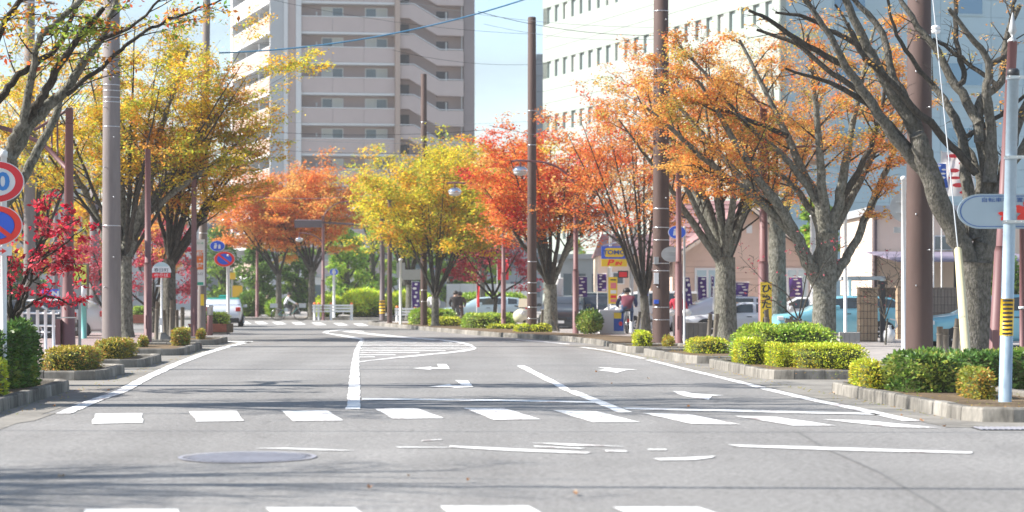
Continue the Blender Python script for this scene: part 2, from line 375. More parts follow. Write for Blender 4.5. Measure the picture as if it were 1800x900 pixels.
mat('jeans', (0.06, 0.10, 0.20), 0.85, noise=(12, 0.2))
mat('trousers_grey', (0.09, 0.085, 0.085), 0.85, noise=(12, 0.2))
mat('shoe', (0.03, 0.028, 0.03), 0.6)
mat('plastic_teal', (0.16, 0.46, 0.42), 0.5)
mat('hedge_core', (0.07, 0.085, 0.02), 0.95)

# ------------------------------------------------------------------ ground, road, pavements
mb = MB(); mb.face([(-420, -60, 0), (420, -60, 0), (420, 1000, 0), (-420, 1000, 0)])
tag(mb.build('road', M['asphalt']), kind='structure')

def interp(z, pts):
    if z <= pts[0][0]: a, b = pts[0], pts[1]
    elif z >= pts[-1][0]: a, b = pts[-2], pts[-1]
    else:
        for a, b in zip(pts, pts[1:]):
            if a[0] <= z <= b[0]: break
    return a[1]+(b[1]-a[1])*(z-a[0])/(b[0]-a[0])
def xl(z): return interp(z, [(27.7, -6.74), (34.5, -7.19), (49, -8.16), (61.3, -9.0), (70, -9.43)])
def xr(z): return interp(z, [(25.4, 5.58), (33.3, 5.01), (45.6, 4.23), (54.8, 3.35), (60.5, 2.72)])

def sheet(name, pts, z, material, parent=None, kind='structure', loc=None):
    m_ = MB(); m_.face([(p[0], p[1], z) for p in pts]); return m_.build(name, material, parent, kind=kind if parent is None else None, loc=loc)

# concrete gutters and aprons
zs = [22, 27.7, 34.5, 42, 49, 56, 61.3, 70.6]
sheet('gutter', [(xl(z)+0.62, z) for z in zs]+[(xl(z)-2.6, z) for z in zs[::-1]], 0.004, M['gutter_concrete'])
sheet('gutter', [G(0, 749), G(60, 740), G(100, 726), G(30, 735), G(0, 726), (-14, 27), (-14, 24)], 0.005, M['gutter_concrete'])
zs = [24.6, 27.7, 33.3, 39, 45.6, 50, 54.8, 60.5, 66]
sheet('gutter', [(xr(z)-0.55, z) for z in zs]+[(xr(z)+2.6, z) for z in zs[::-1]], 0.004, M['gutter_concrete'])
sheet('gutter', [(4.98, 25.3), (5.9, 24.4), (12, 24.2), (12, 25.6), (5.6, 25.6)], 0.006, M['gutter_concrete'])
# pavements, a step up behind the planting beds
def pavement(name, poly, z, material):
    m_ = MB(); m_.prism(poly, -0.1, z); return tag(m_.build(name, material), kind='structure')
zs = [22, 34, 45, 58, 70]
pavement('pavement', [(xl(z)-2.15, z) for z in zs]+[(-11.0, 76), (-14, 82), (-60, 84), (-60, 22)], 0.10, M['paving_pink'])
zs = [25.2, 33, 45, 54, 61]
pavement('pavement', [(12, 25.2)]+[(xr(z)+2.15, z) for z in zs]+[(3.3, 66), (2.2, 71), (-0.1, 79.5), (-3.0, 92.5), (-6.9, 110), (-7.4, 116), (-6, 121), (10, 124), (60, 124), (60, 25.2)][0:], 0.10, M['paving_grey'])
pavement('pavement', [(-60, 137), (-20, 134.5), (-8, 133.5), (10, 134), (60, 136), (60, 190), (-60, 190)], 0.12, M['paving_grey'])
# corner with red tactile paving
cr = tag(bpy.data.objects.new('tactile_paving', None), kind='structure'); COL.objects.link(cr); cr.location = (6.4, 26.2, 0)
for i in range(8):
    for j in range(3):
        m_ = MB(); x0 = 6.12+i*0.31; y0 = 25.6+j*0.55
        m_.box(x0, x0+0.30, y0, y0+0.53, 0.0, 0.055+0.004*((i+j) % 2), bev=0.012); m_.build('paver', M['brick_red'] if j % 2 == 0 else M['kerb_concrete'], cr)

def kerb_line(root, pts, hgt, width=0.17, stone=0.62, side=1, material='kerb_concrete'):
    """a row of single kerb stones along a polyline; each stone is its own mesh"""
    for a, b in zip(pts, pts[1:]):
        a = Vector((a[0], a[1], 0)); b = Vector((b[0], b[1], 0)); d = b-a; L = d.length
        if L < 0.05: continue
        n = max(1, round(L/stone)); d.normalize(); w = Vector((-d.y, d.x, 0))*side
        for i in range(n):
            s0 = L*i/n+0.005; s1 = L*(i+1)/n-0.005; dz = rnd.uniform(-0.006, 0.006); dx = rnd.uniform(-0.006, 0.006); e = 0.025
            prof = [(0+dx, -0.05), (0.012+dx, hgt-e+dz), (e+dx, hgt+dz), (width-e+dx, hgt+dz), (width+dx, hgt-e+dz), (width+dx, -0.05)]
            vs = [a+d*s+w*p[0]+Vector((0, 0, p[1])) for s in (s0, s1) for p in prof]
            k = len(prof); fs = [tuple(range(k)), tuple(range(k, 2*k))[::-1]]+[((j+1) % k, j, k+j, k+(j+1) % k) for j in range(k)]
            m_ = MB(); m_._add(vs, fs); m_.build('kerb_stone', M[material], root)

def bed(name, poly, hgt, soil_z, side):
    root = bpy.data.objects.new(name, None); COL.objects.link(root); root.location = (poly[0][0], poly[0][1], 0); root['kind'] = 'structure'
    kerb_line(root, list(poly)+[poly[0]], hgt, side=side)
    c = Vector((sum(p[0] for p in poly)/len(poly), sum(p[1] for p in poly)/len(poly), 0)); ins = []
    for p in poly:
        d = c-Vector((p[0], p[1], 0)); ins.append(Vector((p[0], p[1], 0))+d.normalized()*0.1)
    m_ = MB(); n = len(ins); vs = [(p.x, p.y, soil_z-0.03) for p in ins]+[(p.x+(c.x-p.x)*.45, p.y+(c.y-p.y)*.45, soil_z+0.03) for p in ins]
    m_._add(vs, [(i, (i+1) % n, n+(i+1) % n, n+i) for i in range(n)]+[tuple(range(n, 2*n))]); m_.build('soil', M['soil'], root)
    return root

def bed_left(z0, z1, cn=0.5, cf=0.5, h=0.18):      # rounded corners to the road
    w = 2.2
    poly = [(xl(z0)-w, z0), (xl(z0)-cn, z0), (xl(z0)-cn*.3, z0+cn*.25), (xl(z0+cn), z0+cn), (xl(z1-cf), z1-cf), (xl(z1)-cf*.3, z1-cf*.25), (xl(z1)-cf, z1), (xl(z1)-w, z1)]
    return bed('planting_bed', poly, h, h-0.06, 1)
def bed_right(z0, z1, cn=0.5, cf=0.5, h=0.18, w=2.2):
    poly = [(xr(z0)+w, z0), (xr(z0)+cn, z0), (xr(z0)+cn*.3, z0+cn*.25), (xr(z0+cn), z0+cn), (xr(z1-cf), z1-cf), (xr(z1)+cf*.3, z1-cf*.25), (xr(z1)+cf, z1), (xr(z1)+w, z1)]
    return bed('planting_bed', poly, h, h-0.06, -1)
for a in ((22.5, 34.6), (38.2, 42.2), (45.0, 49.6), (54.0, 61.6), (65.3, 70.3)): bed_left(*a)
for a in ((25.5, 33.6), (38.6, 45.9), (47.6, 54.9), (56.4, 60.6)): bed_right(*a)
kr = bpy.data.objects.new('kerb', None); COL.objects.link(kr); kr.location = (0, 80, 0); kr['kind'] = 'structure'
KC = [(2.85, 63.5), (2.6, 67), (1.75, 71.5), (0.6, 75.5), (-0.7, 79.2), (-2.1, 85), (-3.6, 92), (-5.4, 101), (-7.2, 109), (-7.8, 114), (-7.2, 119), (-5.5, 121.5), (0, 123.5)]
kerb_line(kr, KC, 0.17, stone=0.9, side=-1)
kb = bpy.data.objects.new('planting_bed', None); COL.objects.link(kb); kb.location = (0, 85, 0); kb['kind'] = 'structure'
m_ = MB(); m_.prism([(p[0]+0.2, p[1]+.1) for p in KC[:9]]+[(p[0]+2.6, p[1]+.5) for p in KC[8::-1]], 0.0, 0.14); m_.build('soil', M['soil'], kb)
kf = bpy.data.objects.new('kerb', None); COL.objects.link(kf); kf.location = (-10, 134, 0); kf['kind'] = 'structure'
kerb_line(kf, [(20, 134.2), (10, 133.9), (-8, 133.4), (-20, 134.4), (-34, 135.5)], 0.16, stone=1.2, side=-1)

# ------------------------------------------------------------------ road markings
def marking(name, polys, piece, z=0.008):
    root = bpy.data.objects.new(name, None); COL.objects.link(root); c = G(*polys[0][0]); root.location = (c.x, c.y, 0); root['kind'] = 'structure'
    for p in polys:
        q = [G(*a) for a in p]; out = []
        for a, b in zip(q, q[1:]+q[:1]):                  # slightly ragged edges, as worn thermoplastic has
            L = (b-a).length; k = max(1, min(14, int(L/0.25))); nrm = Vector((-(b-a).y, (b-a).x, 0)).normalized()
            for i in range(k): out.append(a+(b-a)*(i/k)+nrm*rnd.uniform(-0.012, 0.012))
        m_ = MB(); m_.face([(v.x, v.y, z) for v in out]); m_.build(piece, M['road_paint'], root)
    return root
marking('crosswalk', [
    [(168, 728), (250, 727), (251, 744), (161, 746)], [(333, 724), (415, 723), (429, 741), (345, 742)],
    [(495, 723), (575, 722), (603, 740), (515, 741)], [(658, 719), (735, 719), (780, 736), (692, 737)],
    [(815, 718), (885, 718), (951, 738), (868, 739)], [(972, 722), (1050, 724), (1125, 743), (1042, 743)],
    [(1130, 727), (1210, 729), (1302, 747), (1215, 746)], [(1290, 732), (1365, 734), (1470, 749), (1395, 749)],
    [(1445, 738), (1520, 740), (1650, 753), (1570, 752)]], 'stripe')
marking('crosswalk', [[(150, 897), (312, 897), (335, 930), (140, 930)], [(466, 894), (622, 894), (670, 930), (500, 930)],
    [(773, 891), (928, 891), (1000, 930), (830, 930)], [(1077, 893), (1228, 893), (1330, 930), (1160, 930)]], 'stripe')
marking('crosswalk', [[(x, y), (x+16, y-.3), (x+24+i*.8, y+4), (x+6+i*.8, y+4.3)] for i, (x, y) in enumerate([(418, 565.5), (447, 565.8), (478, 566.2), (512, 566.8), (547, 567.4), (585, 568.2), (620, 569)])], 'stripe')
def band(pts, w0, w1):
    a = [(x-(w0+(w1-w0)*i/(len(pts)-1))/2, y) for i, (x, y) in enumerate(pts)]; b = [(x+(w0+(w1-w0)*i/(len(pts)-1))/2, y) for i, (x, y) in enumerate(pts)]
    return a+b[::-1]
marking('edge_line', [band([(110, 728), (168, 704), (212, 689), (258, 664), (304, 643), (352, 624), (398, 610), (438, 601)], 27, 13), [(445, 600.2), (438, 603), (398, 601.5), (396, 600)]], 'stroke')
marking('edge_line', [band([(1604, 741), (1500, 718), (1430, 704), (1345, 684)], 32, 19), band([(1338, 682), (1284, 668), (1200, 648), (1140, 633)], 19, 13), band([(1130, 630.5), (1070, 617), (1022, 610.5)], 13, 10),
    [(1000, 606), (960, 602), (905, 597.5), (908, 596.8), (962, 601), (1003, 605)]], 'stroke')
marking('centre_line', [[(608, 720.5), (612, 690), (615, 660), (618, 640), (622, 618), (631, 601), (634, 597), (641, 597), (637, 606), (632, 620), (631.5, 640), (632, 660), (633, 690), (634, 720.5)]], 'stroke')
hz = [[(632, 637.5), (632, 635.8), (720, 625.5), (790, 619), (822, 614.5), (832, 612), (838, 612.6), (833, 615.5), (812, 619), (720, 628), (650, 634.5)],
      [(838, 612.6), (832, 612), (822, 607), (800, 602), (770, 598.3), (700, 594), (640, 587.5), (600, 583.2), (610, 582), (650, 586), (710, 592), (780, 597.2), (812, 601.5), (830, 606.5)],
      [(566, 585), (572, 582), (600, 579.2), (640, 582), (640, 583), (603, 580.8), (578, 583.4), (578, 586), (600, 588.5), (640, 595), (634, 597.5), (596, 591)]]
yy = 597.8
while yy < 632:
    t = (yy-596)/38; xr_ = 770+62*math.exp(-((yy-611)/9.0)**2)-max(0, yy-613)*8.0; xl_ = 638-8*min(1, t*1.6)
    hh = 0.6+t*0.75
    if xr_-xl_ > 14: hz.append([(xl_, yy+.2), (xr_, yy-.1), (xr_+1, yy+hh-.1), (xl_, yy+hh+.2)])
    yy += 2.15+t*2.2
marking('hatched_island', hz, 'stroke')
marking('stop_line', [[(636, 700.5), (840, 702.4), (1036, 706), (1048, 709), (840, 705.4), (636, 703.4)], [(1094, 717), (1300, 721.2), (1536, 727.2), (1552, 730.4), (1300, 724.8), (1102, 720)]], 'stroke')
marking('lane_line', [[(908, 643.5), (922, 642.8), (990, 677), (1004, 686), (994, 688)], [(993, 687.5), (1012, 687), (1112, 725.5), (1087, 726)]], 'stroke')
marking('turn_arrow', [[(726, 648), (758, 645), (758, 646.6), (772, 646.6), (768, 640.5), (785, 640.5), (791, 648.6), (761, 649), (757, 650.5)]], 'stroke')
marking('turn_arrow', [[(753, 681), (790, 675.5), (794, 677.6), (812, 677.6), (800, 669), (822, 669.5), (833, 681), (800, 682.4), (792, 681)]], 'stroke')
marking('straight_arrow', [[(1051, 646), (1070, 646.6), (1085, 648.6), (1120, 650), (1098, 651.8), (1085, 656), (1051, 651), (1069, 649.8)]], 'stroke')
marking('straight_arrow', [[(1182, 688.3), (1202, 688.6), (1221, 692.6), (1272, 695.6), (1252, 696.8), (1246, 703.8), (1214, 699), (1197, 695.4)]], 'stroke')
marking('worn_marking', [[(446, 789), (500, 788.3), (626, 793), (600, 793.6)], [(695, 786.4), (760, 787), (840, 787.8), (700, 788)], [(790, 784.5), (1040, 796), (1030, 798.6), (880, 793), (790, 787.5)],
    [(932, 779.4), (1000, 780.8), (1102, 786), (1000, 784.4)], [(938, 784.6), (1030, 788.8), (1020, 790), (940, 787)], [(1062, 792), (1100, 793), (1104, 795.4), (1064, 795)], [(1137, 790.5), (1170, 790.5), (1172, 792.6), (1140, 792.6)],
    [(1148, 807), (1190, 806), (1256, 802.6), (1250, 806), (1220, 809.6), (1160, 810.4)], [(1278, 782.5), (1420, 786), (1708, 795.4), (1708, 798.6), (1430, 791.4), (1300, 786.5)], [(740, 775), (776, 773), (778, 774), (742, 776.4)]], 'stroke')
# newer asphalt seam running across the corner
m_ = MB(); q = [G(1400, 760), G(1450, 790), G(1540, 830), G(1640, 890), G(1700, 930)]; r_ = [v+Vector((0.035, 0, 0)) for v in q]
m_.face([(v.x, v.y, 0.004) for v in q+r_[::-1]]); tag(m_.build('asphalt_seam', M['patch_asphalt']), kind='structure')

# manhole cover: frame ring, plate, raised studs
mh = G(435, 804.5); mr = 0.655; ml = 0.70
root = thing('manhole_cover', 'round cast iron manhole cover in the road, studded', 'manhole', (mh.x, mh.y, 0.0))
m_ = MB(); n = 48; vs = []
for q in (1.0, 0.93):
    for i in range(n): t = 2*math.pi*i/n; vs.append((mh.x+math.cos(t)*mr*q, mh.y+math.sin(t)*ml*q, 0.010))
m_._add(vs, [(i, (i+1) % n, n+(i+1) % n, n+i) for i in range(n)]); m_.build('rim', M['manhole_iron'], root)
m_ = MB(); m_.prism([(mh.x+math.cos(2*math.pi*i/n)*mr*.92, mh.y+math.sin(2*math.pi*i/n)*ml*.92) for i in range(n)], -0.02, 0.006)
m_.build('plate', M['manhole_dark'], root)
m_ = MB()
for i in range(-9, 10):
    for j in range(-9, 10):
        a = i*0.066+(0.033 if j % 2 else 0); b = j*0.07
        if (a/mr)**2+(b/ml)**2 < .74: m_.box(mh.x+a-.023, mh.x+a+.023, mh.y+b-.024, mh.y+b+.024, 0.005, 0.012)
o = m_.build('studs', M['manhole_iron'], root); o['kind'] = 'stuff'
# steel grating in the right gutter
gr = thing('drain_grating', 'dark steel drain grating set in the gutter at the right corner', 'grating', (5.7, 24.3, 0))
m_ = MB(); m_.box(5.35, 6.9, 24.05, 24.55, 0.004, 0.010); m_.build('pit', M['black_metal'], gr)
for i in range(24): m_ = MB(); m_.box(5.38+i*.063, 5.41+i*.063, 24.07, 24.53, 0.010, 0.018); m_.build('bar', M['manhole_iron'], gr)
# fallen leaves
for i, (px, py, c) in enumerate([(650, 861, 0), (823, 848, 0), (1010, 871, 1), (108, 841, 1), (1048, 655, 0), (1140, 667, 1), (1075, 676, 0), (1210, 717, 0), (1660, 752, 0), (1465, 693, 1), (1013, 872, 0), (718, 841, 1), (1620, 742, 0), (1585, 733, 0), (60, 722, 1), (95, 716, 0), (150, 700, 1), (190, 688, 0)]):
    p = G(px, py); a = U(0, 6.28); s = U(.02, .034); m_ = MB()
    ring = [(-1, 0), (-.5, .55), (.15, .62), (.7, .3), (1.15, 0), (.7, -.3), (.15, -.62), (-.5, -.55)]
    vs = [(p.x, p.y, .014)]+[(p.x+s*(x*math.cos(a)-y*math.sin(a)), p.y+s*1.5*(x*math.sin(a)+y*math.cos(a)), .016+U(.0, .03)) for x, y in ring]
    m_._add(vs, [(0, k, k % 8+1) for k in range(1, 9)])
    tag(m_.build('fallen_leaf', M['dry_leaf'] if c == 0 else M['tile_tan'], loc=(p.x, p.y, 0)), 'dry fallen leaf lying on the road', 'leaf', 'fallen leaves on the road')

# leaf litter gathered along the kerbs
rg_ = np.random.default_rng(5)
def litter(n, f):
    pos = np.array([f() for _ in range(n)]); return pos
def lit_l(): z = rnd.uniform(26, 62); return (xl(z)+abs(rnd.gauss(0, .16))+.02, z, .016)
def lit_r(): z = rnd.uniform(26, 60); return (xr(z)-abs(rnd.gauss(0, .14))-.02, z, .016)
def lit_s(): z = rnd.uniform(26, 60); return (xr(z)+rnd.uniform(.2, 1.9), z, .175)
LITTER = [lit_l() for _ in range(260)]+[lit_r() for _ in range(260)]+[lit_s() for _ in range(500)]

# ------------------------------------------------------------------ plants
PAL = {
 'orange': [(0.80, 0.28, 0.075), (0.84, 0.40, 0.10), (0.74, 0.21, 0.06), (0.85, 0.50, 0.15)],
 'amber': [(0.82, 0.40, 0.085), (0.85, 0.50, 0.13), (0.74, 0.30, 0.07), (0.56, 0.45, 0.10)],
 'scarlet': [(0.76, 0.115, 0.05), (0.80, 0.20, 0.05), (0.78, 0.30, 0.05), (0.66, 0.075, 0.05)],
 'yellow': [(0.84, 0.55, 0.04), (0.82, 0.42, 0.04), (0.62, 0.55, 0.06), (0.44, 0.48, 0.06), (0.76, 0.36, 0.06)],
 'lemon': [(0.83, 0.63, 0.05), (0.66, 0.60, 0.05), (0.40, 0.46, 0.05), (0.84, 0.50, 0.05)],
 'crimson': [(0.54, 0.016, 0.045), (0.64, 0.032, 0.065), (0.40, 0.013, 0.04), (0.68, 0.11, 0.14)],
 'rose': [(0.52, 0.08, 0.11), (0.58, 0.13, 0.17), (0.42, 0.04, 0.065)],
 'mixed': [(0.28, 0.37, 0.05), (0.66, 0.24, 0.04), (0.74, 0.48, 0.05), (0.20, 0.31, 0.05), (0.58, 0.13, 0.04)],
 'green': [(0.13, 0.23, 0.05), (0.19, 0.32, 0.06), (0.09, 0.165, 0.035), (0.26, 0.38, 0.06)],
 'fresh': [(0.33, 0.50, 0.065), (0.22, 0.38, 0.05), (0.46, 0.60, 0.08)],
 'lime': [(0.60, 0.74, 0.05), (0.72, 0.80, 0.05), (0.48, 0.62, 0.05)],
 'box_yellow': [(0.54, 0.61, 0.045), (0.64, 0.65, 0.05), (0.40, 0.50, 0.045), (0.62, 0.54, 0.05)],
 'rust': [(0.46, 0.36, 0.055), (0.37, 0.38, 0.055), (0.52, 0.30, 0.065), (0.30, 0.33, 0.05)],
 'hedge_mid': [(0.32, 0.47, 0.06), (0.22, 0.36, 0.05), (0.46, 0.58, 0.07), (0.40, 0.50, 0.07)],
 'hedge_dark': [(0.085, 0.17, 0.035), (0.13, 0.23, 0.045), (0.19, 0.30, 0.05), (0.34, 0.38, 0.07)],
}
def leaf_colors(pal, pos, rg, clump=0.9, jit=0.17):
    c = np.array(PAL[pal]); n = len(pos)
    ph = rg.uniform(0, 6.28, 6)
    f = (np.sin(pos[:, 0]*2.3/clump+ph[0])+np.sin(pos[:, 1]*2.0/clump+ph[1])+np.sin(pos[:, 2]*2.6/clump+ph[2])+np.sin((pos[:, 0]+pos[:, 2])*1.1/clump+ph[3]))/4
    u = np.clip((f*0.9+0.5)*len(c)*0.999+rg.normal(0, 0.65, n), 0, len(c)-0.001).astype(int)
    return np.clip(c[u]*(1+rg.normal(0, jit, (n, 1)))*(1+rg.normal(0, jit*.5, (n, 3))), 0.004, 0.9)

def leaf_mesh(name, pos, size, col, rg, parent, material, aspect=0.52, flat=0.6, nrm=None):
    n = len(pos); o = wloc(parent)
    d = rg.normal(0, 1, (n, 3)); d[:, 2] = d[:, 2]*(1-flat)*0.8-0.25
    if nrm is not None: d = d*0.6+nrm*0.8
    d /= np.linalg.norm(d, axis=1)[:, None]+1e-9
    up = rg.normal(0, 1, (n, 3))*(1-flat)*1.1; up[:, 2] += 1
    sd = np.cross(d, up); sd /= np.linalg.norm(sd, axis=1)[:, None]+1e-9
    nn = np.cross(sd, d); s = np.asarray(size)[:, None]
    v = np.empty((n, 4, 3)); v[:, 0] = pos; v[:, 1] = pos+d*s*.45+sd*s*aspect*.5-nn*s*.10; v[:, 2] = pos+d*s-nn*s*.05; v[:, 3] = pos+d*s*.45-sd*s*aspect*.5-nn*s*.10
    v = (v-np.array(o)).reshape(-1, 3)
    me = bpy.data.meshes.new(name); me.vertices.add(4*n); me.vertices.foreach_set('co', v.astype(np.float32).ravel())
    me.loops.add(4*n); me.loops.foreach_set('vertex_index', np.arange(4*n, dtype=np.int32))
    me.polygons.add(n); me.polygons.foreach_set('loop_start', np.arange(0, 4*n, 4, dtype=np.int32))
    try: me.polygons.foreach_set('loop_total', np.full(n, 4, dtype=np.int32))
    except Exception: pass
    me.update(calc_edges=True)
    at = me.attributes.new('leaf_color', 'FLOAT_COLOR', 'POINT')
    cc = np.ones((n, 4, 4), dtype=np.float32); cc[:, :, :3] = col[:, None, :]; at.data.foreach_set('color', cc.ravel())
    me.materials.append(M[material]); ob = bpy.data.objects.new(name, me); COL.objects.link(ob); ob.parent = parent
    return ob

def smooth_path(pts, k=4):
    """Catmull-Rom through the points (position + radius rows)"""
    p = [np.array(a, float) for a in pts]; p = [2*p[0]-p[1]]+p+[2*p[-1]-p[-2]]; out = []
    for i in range(1, len(p)-2):
        for j in range(k):
            t = j/k; out.append(0.5*((2*p[i])+(-p[i-1]+p[i+1])*t+(2*p[i-1]-5*p[i]+4*p[i+1]-p[i+2])*t*t+(-p[i-1]+3*p[i]-3*p[i+1]+p[i+2])*t**3))
    out.append(p[-2]); return out

class Tree:
    def __init__(s, name, label, cat, base, seed, group=None, bark='bark_grey'):
        s.rg = np.random.default_rng(seed); s.r = random.Random(seed); s.root = thing(name, label, cat, base, group); s.wood = MB(); s.branch = MB(); s.bark = bark
        s.ends = []; s.limbs = []
    def tube(s, path, n=7, wood=False):
        (s.wood if wood or path[0][3] > .11 else s.branch).tube([Vector(p[:3]) for p in path], [max(0.004, p[3]) for p in path], n=n, caps=True)
    def trunk(s, pts, flare=1.25):
        path = smooth_path(pts, 4); path[0][3] *= flare; s.tube(path, 14, True); return path
    def limb(s, pts, n=8):
        path = smooth_path(pts, 4)
        for p in path[2:-1]: p[:3] += s.rg.normal(0, 0.012+0.05*p[3], 3)
        s.tube(path, n); s.limbs.append(path); return path
    def twigs(s, path, n, length, spread=1.0, start=0.3, droop=0.0, rise=0.25, level=2, kids=5, rad=None):
        k = len(path)
        for i in range(n):
            t = start+(1-start)*((i+s.r.random())/n); f = t*(k-1); a = int(min(f, k-2)); b = f-a
            p = path[a]*(1-b)+path[a+1]*b; d = path[min(a+1, k-1)][:3]-path[a][:3]; d = d/(np.linalg.norm(d)+1e-9)
            q = s.rg.normal(0, 1, 3); q -= d*np.dot(q, d); q /= np.linalg.norm(q)+1e-9
            q[2] = q[2]*(0.55 if level == 2 else .25)
            dr = d*0.75+q*spread; dr[2] += rise; dr /= np.linalg.norm(dr)+1e-9
            L = length*(1.15-0.55*t)*s.r.uniform(.65, 1.25); r0 = min(p[3]*0.5, (rad or .035))
            bend = s.rg.normal(0, .16, 3); bend[2] -= droop
            m = 4; pts = [np.append(p[:3]+dr*L*j/m+bend*L*(j/m)**2, max(.005, r0*(1-.85*j/m))) for j in range(m+1)]
            s.tube(pts, 5 if level == 2 else 3)
            if level == 2: s.twigs(pts, kids, L*.55, spread=.9, start=.25, droop=droop, rise=.05, level=3)
            s.ends.append((pts, level))
    def finish(s, n_leaf, size, pal, scat=0.22, bare=0.0, zmin=None, material='leaf', flat=.6, keep=None, pal2=None):
        s.wood.build('trunk', M[s.bark], s.root)
        if s.branch.v: s.branch.build('branches', M['bark_branch'], s.root)
        if n_leaf <= 0: return s.root
        tw = [e for e in s.ends if e[1] == 3] or s.ends
        tw = [e for e in tw if s.r.random() >= bare]
        if keep: tw = [e for e in tw if keep(e[0][-1])]
        P0 = np.array([e[0] for e in tw])[:, :, :3]; idx = s.rg.integers(0, len(P0), n_leaf); t = np.clip(s.rg.beta(1.6, 1.0, n_leaf)*1.08, 0, 1)*(P0.shape[1]-1)
        a = np.minimum(t.astype(int), P0.shape[1]-2); b = (t-a)[:, None]
        pos = P0[idx, a]*(1-b)+P0[idx, a+1]*b
        off = s.rg.normal(0, scat, (n_leaf, 3)); off[:, 2] *= .32; pos = pos+off
        col = leaf_colors(pal, pos, s.rg)
        if pal2:
            c2 = leaf_colors(pal2, pos, s.rg); tcol = np.array([s.r.random() for _ in range(len(P0))])[idx]; w = (tcol < .33); col[w] = c2[w]
        leaf_mesh('crown', pos, size*s.rg.uniform(.6, 1.3, n_leaf), col, s.rg, s.root, material, flat=flat)
        return s.root

def W(px, py, Z, w, dz=0.0):            # a limb point: photo point, distance, width in pixels
    p = P(px, py, Z+dz); return (p.x, p.y, p.z, w*0.5*Z/FP)

def street_tree(label, px, Z, trunk_w, fork_y, box, n_limb, pal, n_leaf, size, seed, base_z=0.12, lean=0, bare=0.0, n2=7, kids=5, name='zelkova_tree', group=None, bark='bark_grey', pal2=None, scat=.22, cat='tree', extra=None):
    """a vase-shaped street tree: a short trunk, limbs that rise and spread, fine twigs, leaves on the twigs"""
    b = P(px, 0, Z); t = Tree(name, label, cat, (b.x, Z, base_z), seed, group, bark)
    fx = px+lean; fk = W(fx, fork_y, Z, trunk_w*.86)
    t.trunk([(b.x, Z, base_z-.05, trunk_w*.5*Z/FP*1.1), ((b.x*.55+fk[0]*.45), Z, base_z+(fk[2]-base_z)*.5, trunk_w*.47*Z/FP), fk])
    x0, x1, yt, yb = box; cx = (X(x0, Z)+X(x1, Z))/2; rx = (X(x1, Z)-X(x0, Z))/2; zt = H(yt, Z); zb = H(yb, Z); f3 = np.array(fk[:3])
    for i in range(n_limb):
        a = 2*math.pi*(i+t.r.uniform(-.3, .3))/n_limb; inner = (i % 3 == 2)
        rr = t.r.uniform(.25, .5) if inner else t.r.uniform(.72, .98); zz = (zb+(zt-zb)*(t.r.uniform(.8, .97) if inner else t.r.uniform(.42, .88)))
        end = np.array([cx+rx*rr*math.cos(a), Z+rx*rr*.9*math.sin(a), zz]); st = f3+np.array([0, 0, -t.r.uniform(0, .28)*(fk[2]-base_z)*.6])
        q1 = st+np.array([(end[0]-st[0])*.24, (end[1]-st[1])*.24, (end[2]-st[2])*.25]); q2 = st+np.array([(end[0]-st[0])*.58, (end[1]-st[1])*.58, (end[2]-st[2])*.60])
        r0 = fk[3]*t.r.uniform(.30, .46)
        path = t.limb([np.append(st, r0*1.05), np.append(q1, r0*.9), np.append(q2, r0*.55), np.append(end, r0*.16)])
        Ln = np.linalg.norm(end-st); t.twigs(path, n2, Ln*.42, start=.35, kids=kids, rise=.22)
    if extra: extra(t)
    t.finish(int(n_leaf*2.0), size*.98, pal, scat=scat, bare=bare, pal2=pal2); return t

def bushy_tree(name, label, px, Z, box, pal, n_leaf, size, seed, trunk_w=14, clumps=16, group=None, base_z=.12):
    """an evergreen: a trunk with limbs that end in dense leaf clumps"""
    x0, x1, yt, yb = box; t = Tree(name, label, 'tree', (X(px, Z), Z, base_z), seed, group, 'bark_dark')
    cx = (X(x0, Z)+X(x1, Z))/2; rx = (X(x1, Z)-X(x0, Z))/2; zt = H(yt, Z); zb = max(.4, H(yb, Z))
    r0 = trunk_w*.5*Z/FP
    t.trunk([(X(px, Z), Z, base_z-.05, r0), (X(px, Z)*.6+cx*.4, Z, (zb+zt)*.35, r0*.8), (cx, Z, zb+(zt-zb)*.85, r0*.25)])
    pos = []; rg = t.rg
    for i in range(clumps):
        h = (i+.5)/clumps; wdt = math.sin(math.pi*(0.18+.72*h))**.8; a = i*2.4; rr = rx*wdt*t.r.uniform(.3, .8)
        c = np.array([cx+rr*math.cos(a), Z+rr*.8*math.sin(a), zb+(zt-zb)*h]); cr_ = rx*t.r.uniform(.28, .42)
        s0 = np.array([cx*.7+X(px, Z)*.3, Z, max(.8, c[2]-(zt-zb)*.25)])
        t.tube([np.append(s0, r0*.4), np.append(s0*.5+c*.5+np.array([0, 0, -.1]), r0*.25), np.append(c, r0*.1)], 5)
        k = n_leaf//clumps; v = rg.normal(0, 1, (k, 3)); v /= np.linalg.norm(v, axis=1)[:, None]
        v *= (rg.uniform(.35, 1.08, (k, 1)))**.6; v *= np.array([cr_, cr_, cr_*.62]); pos.append(c+v)
    pos = np.concatenate(pos); t.wood.build('trunk', M['bark_dark'], t.root)
    if t.branch.v: t.branch.build('branches', M['bark_branch'], t.root)
    leaf_mesh('crown', pos, size*rg.uniform(.6, 1.3, len(pos)), leaf_colors(pal, pos, rg), rg, t.root, 'leaf', flat=.3)

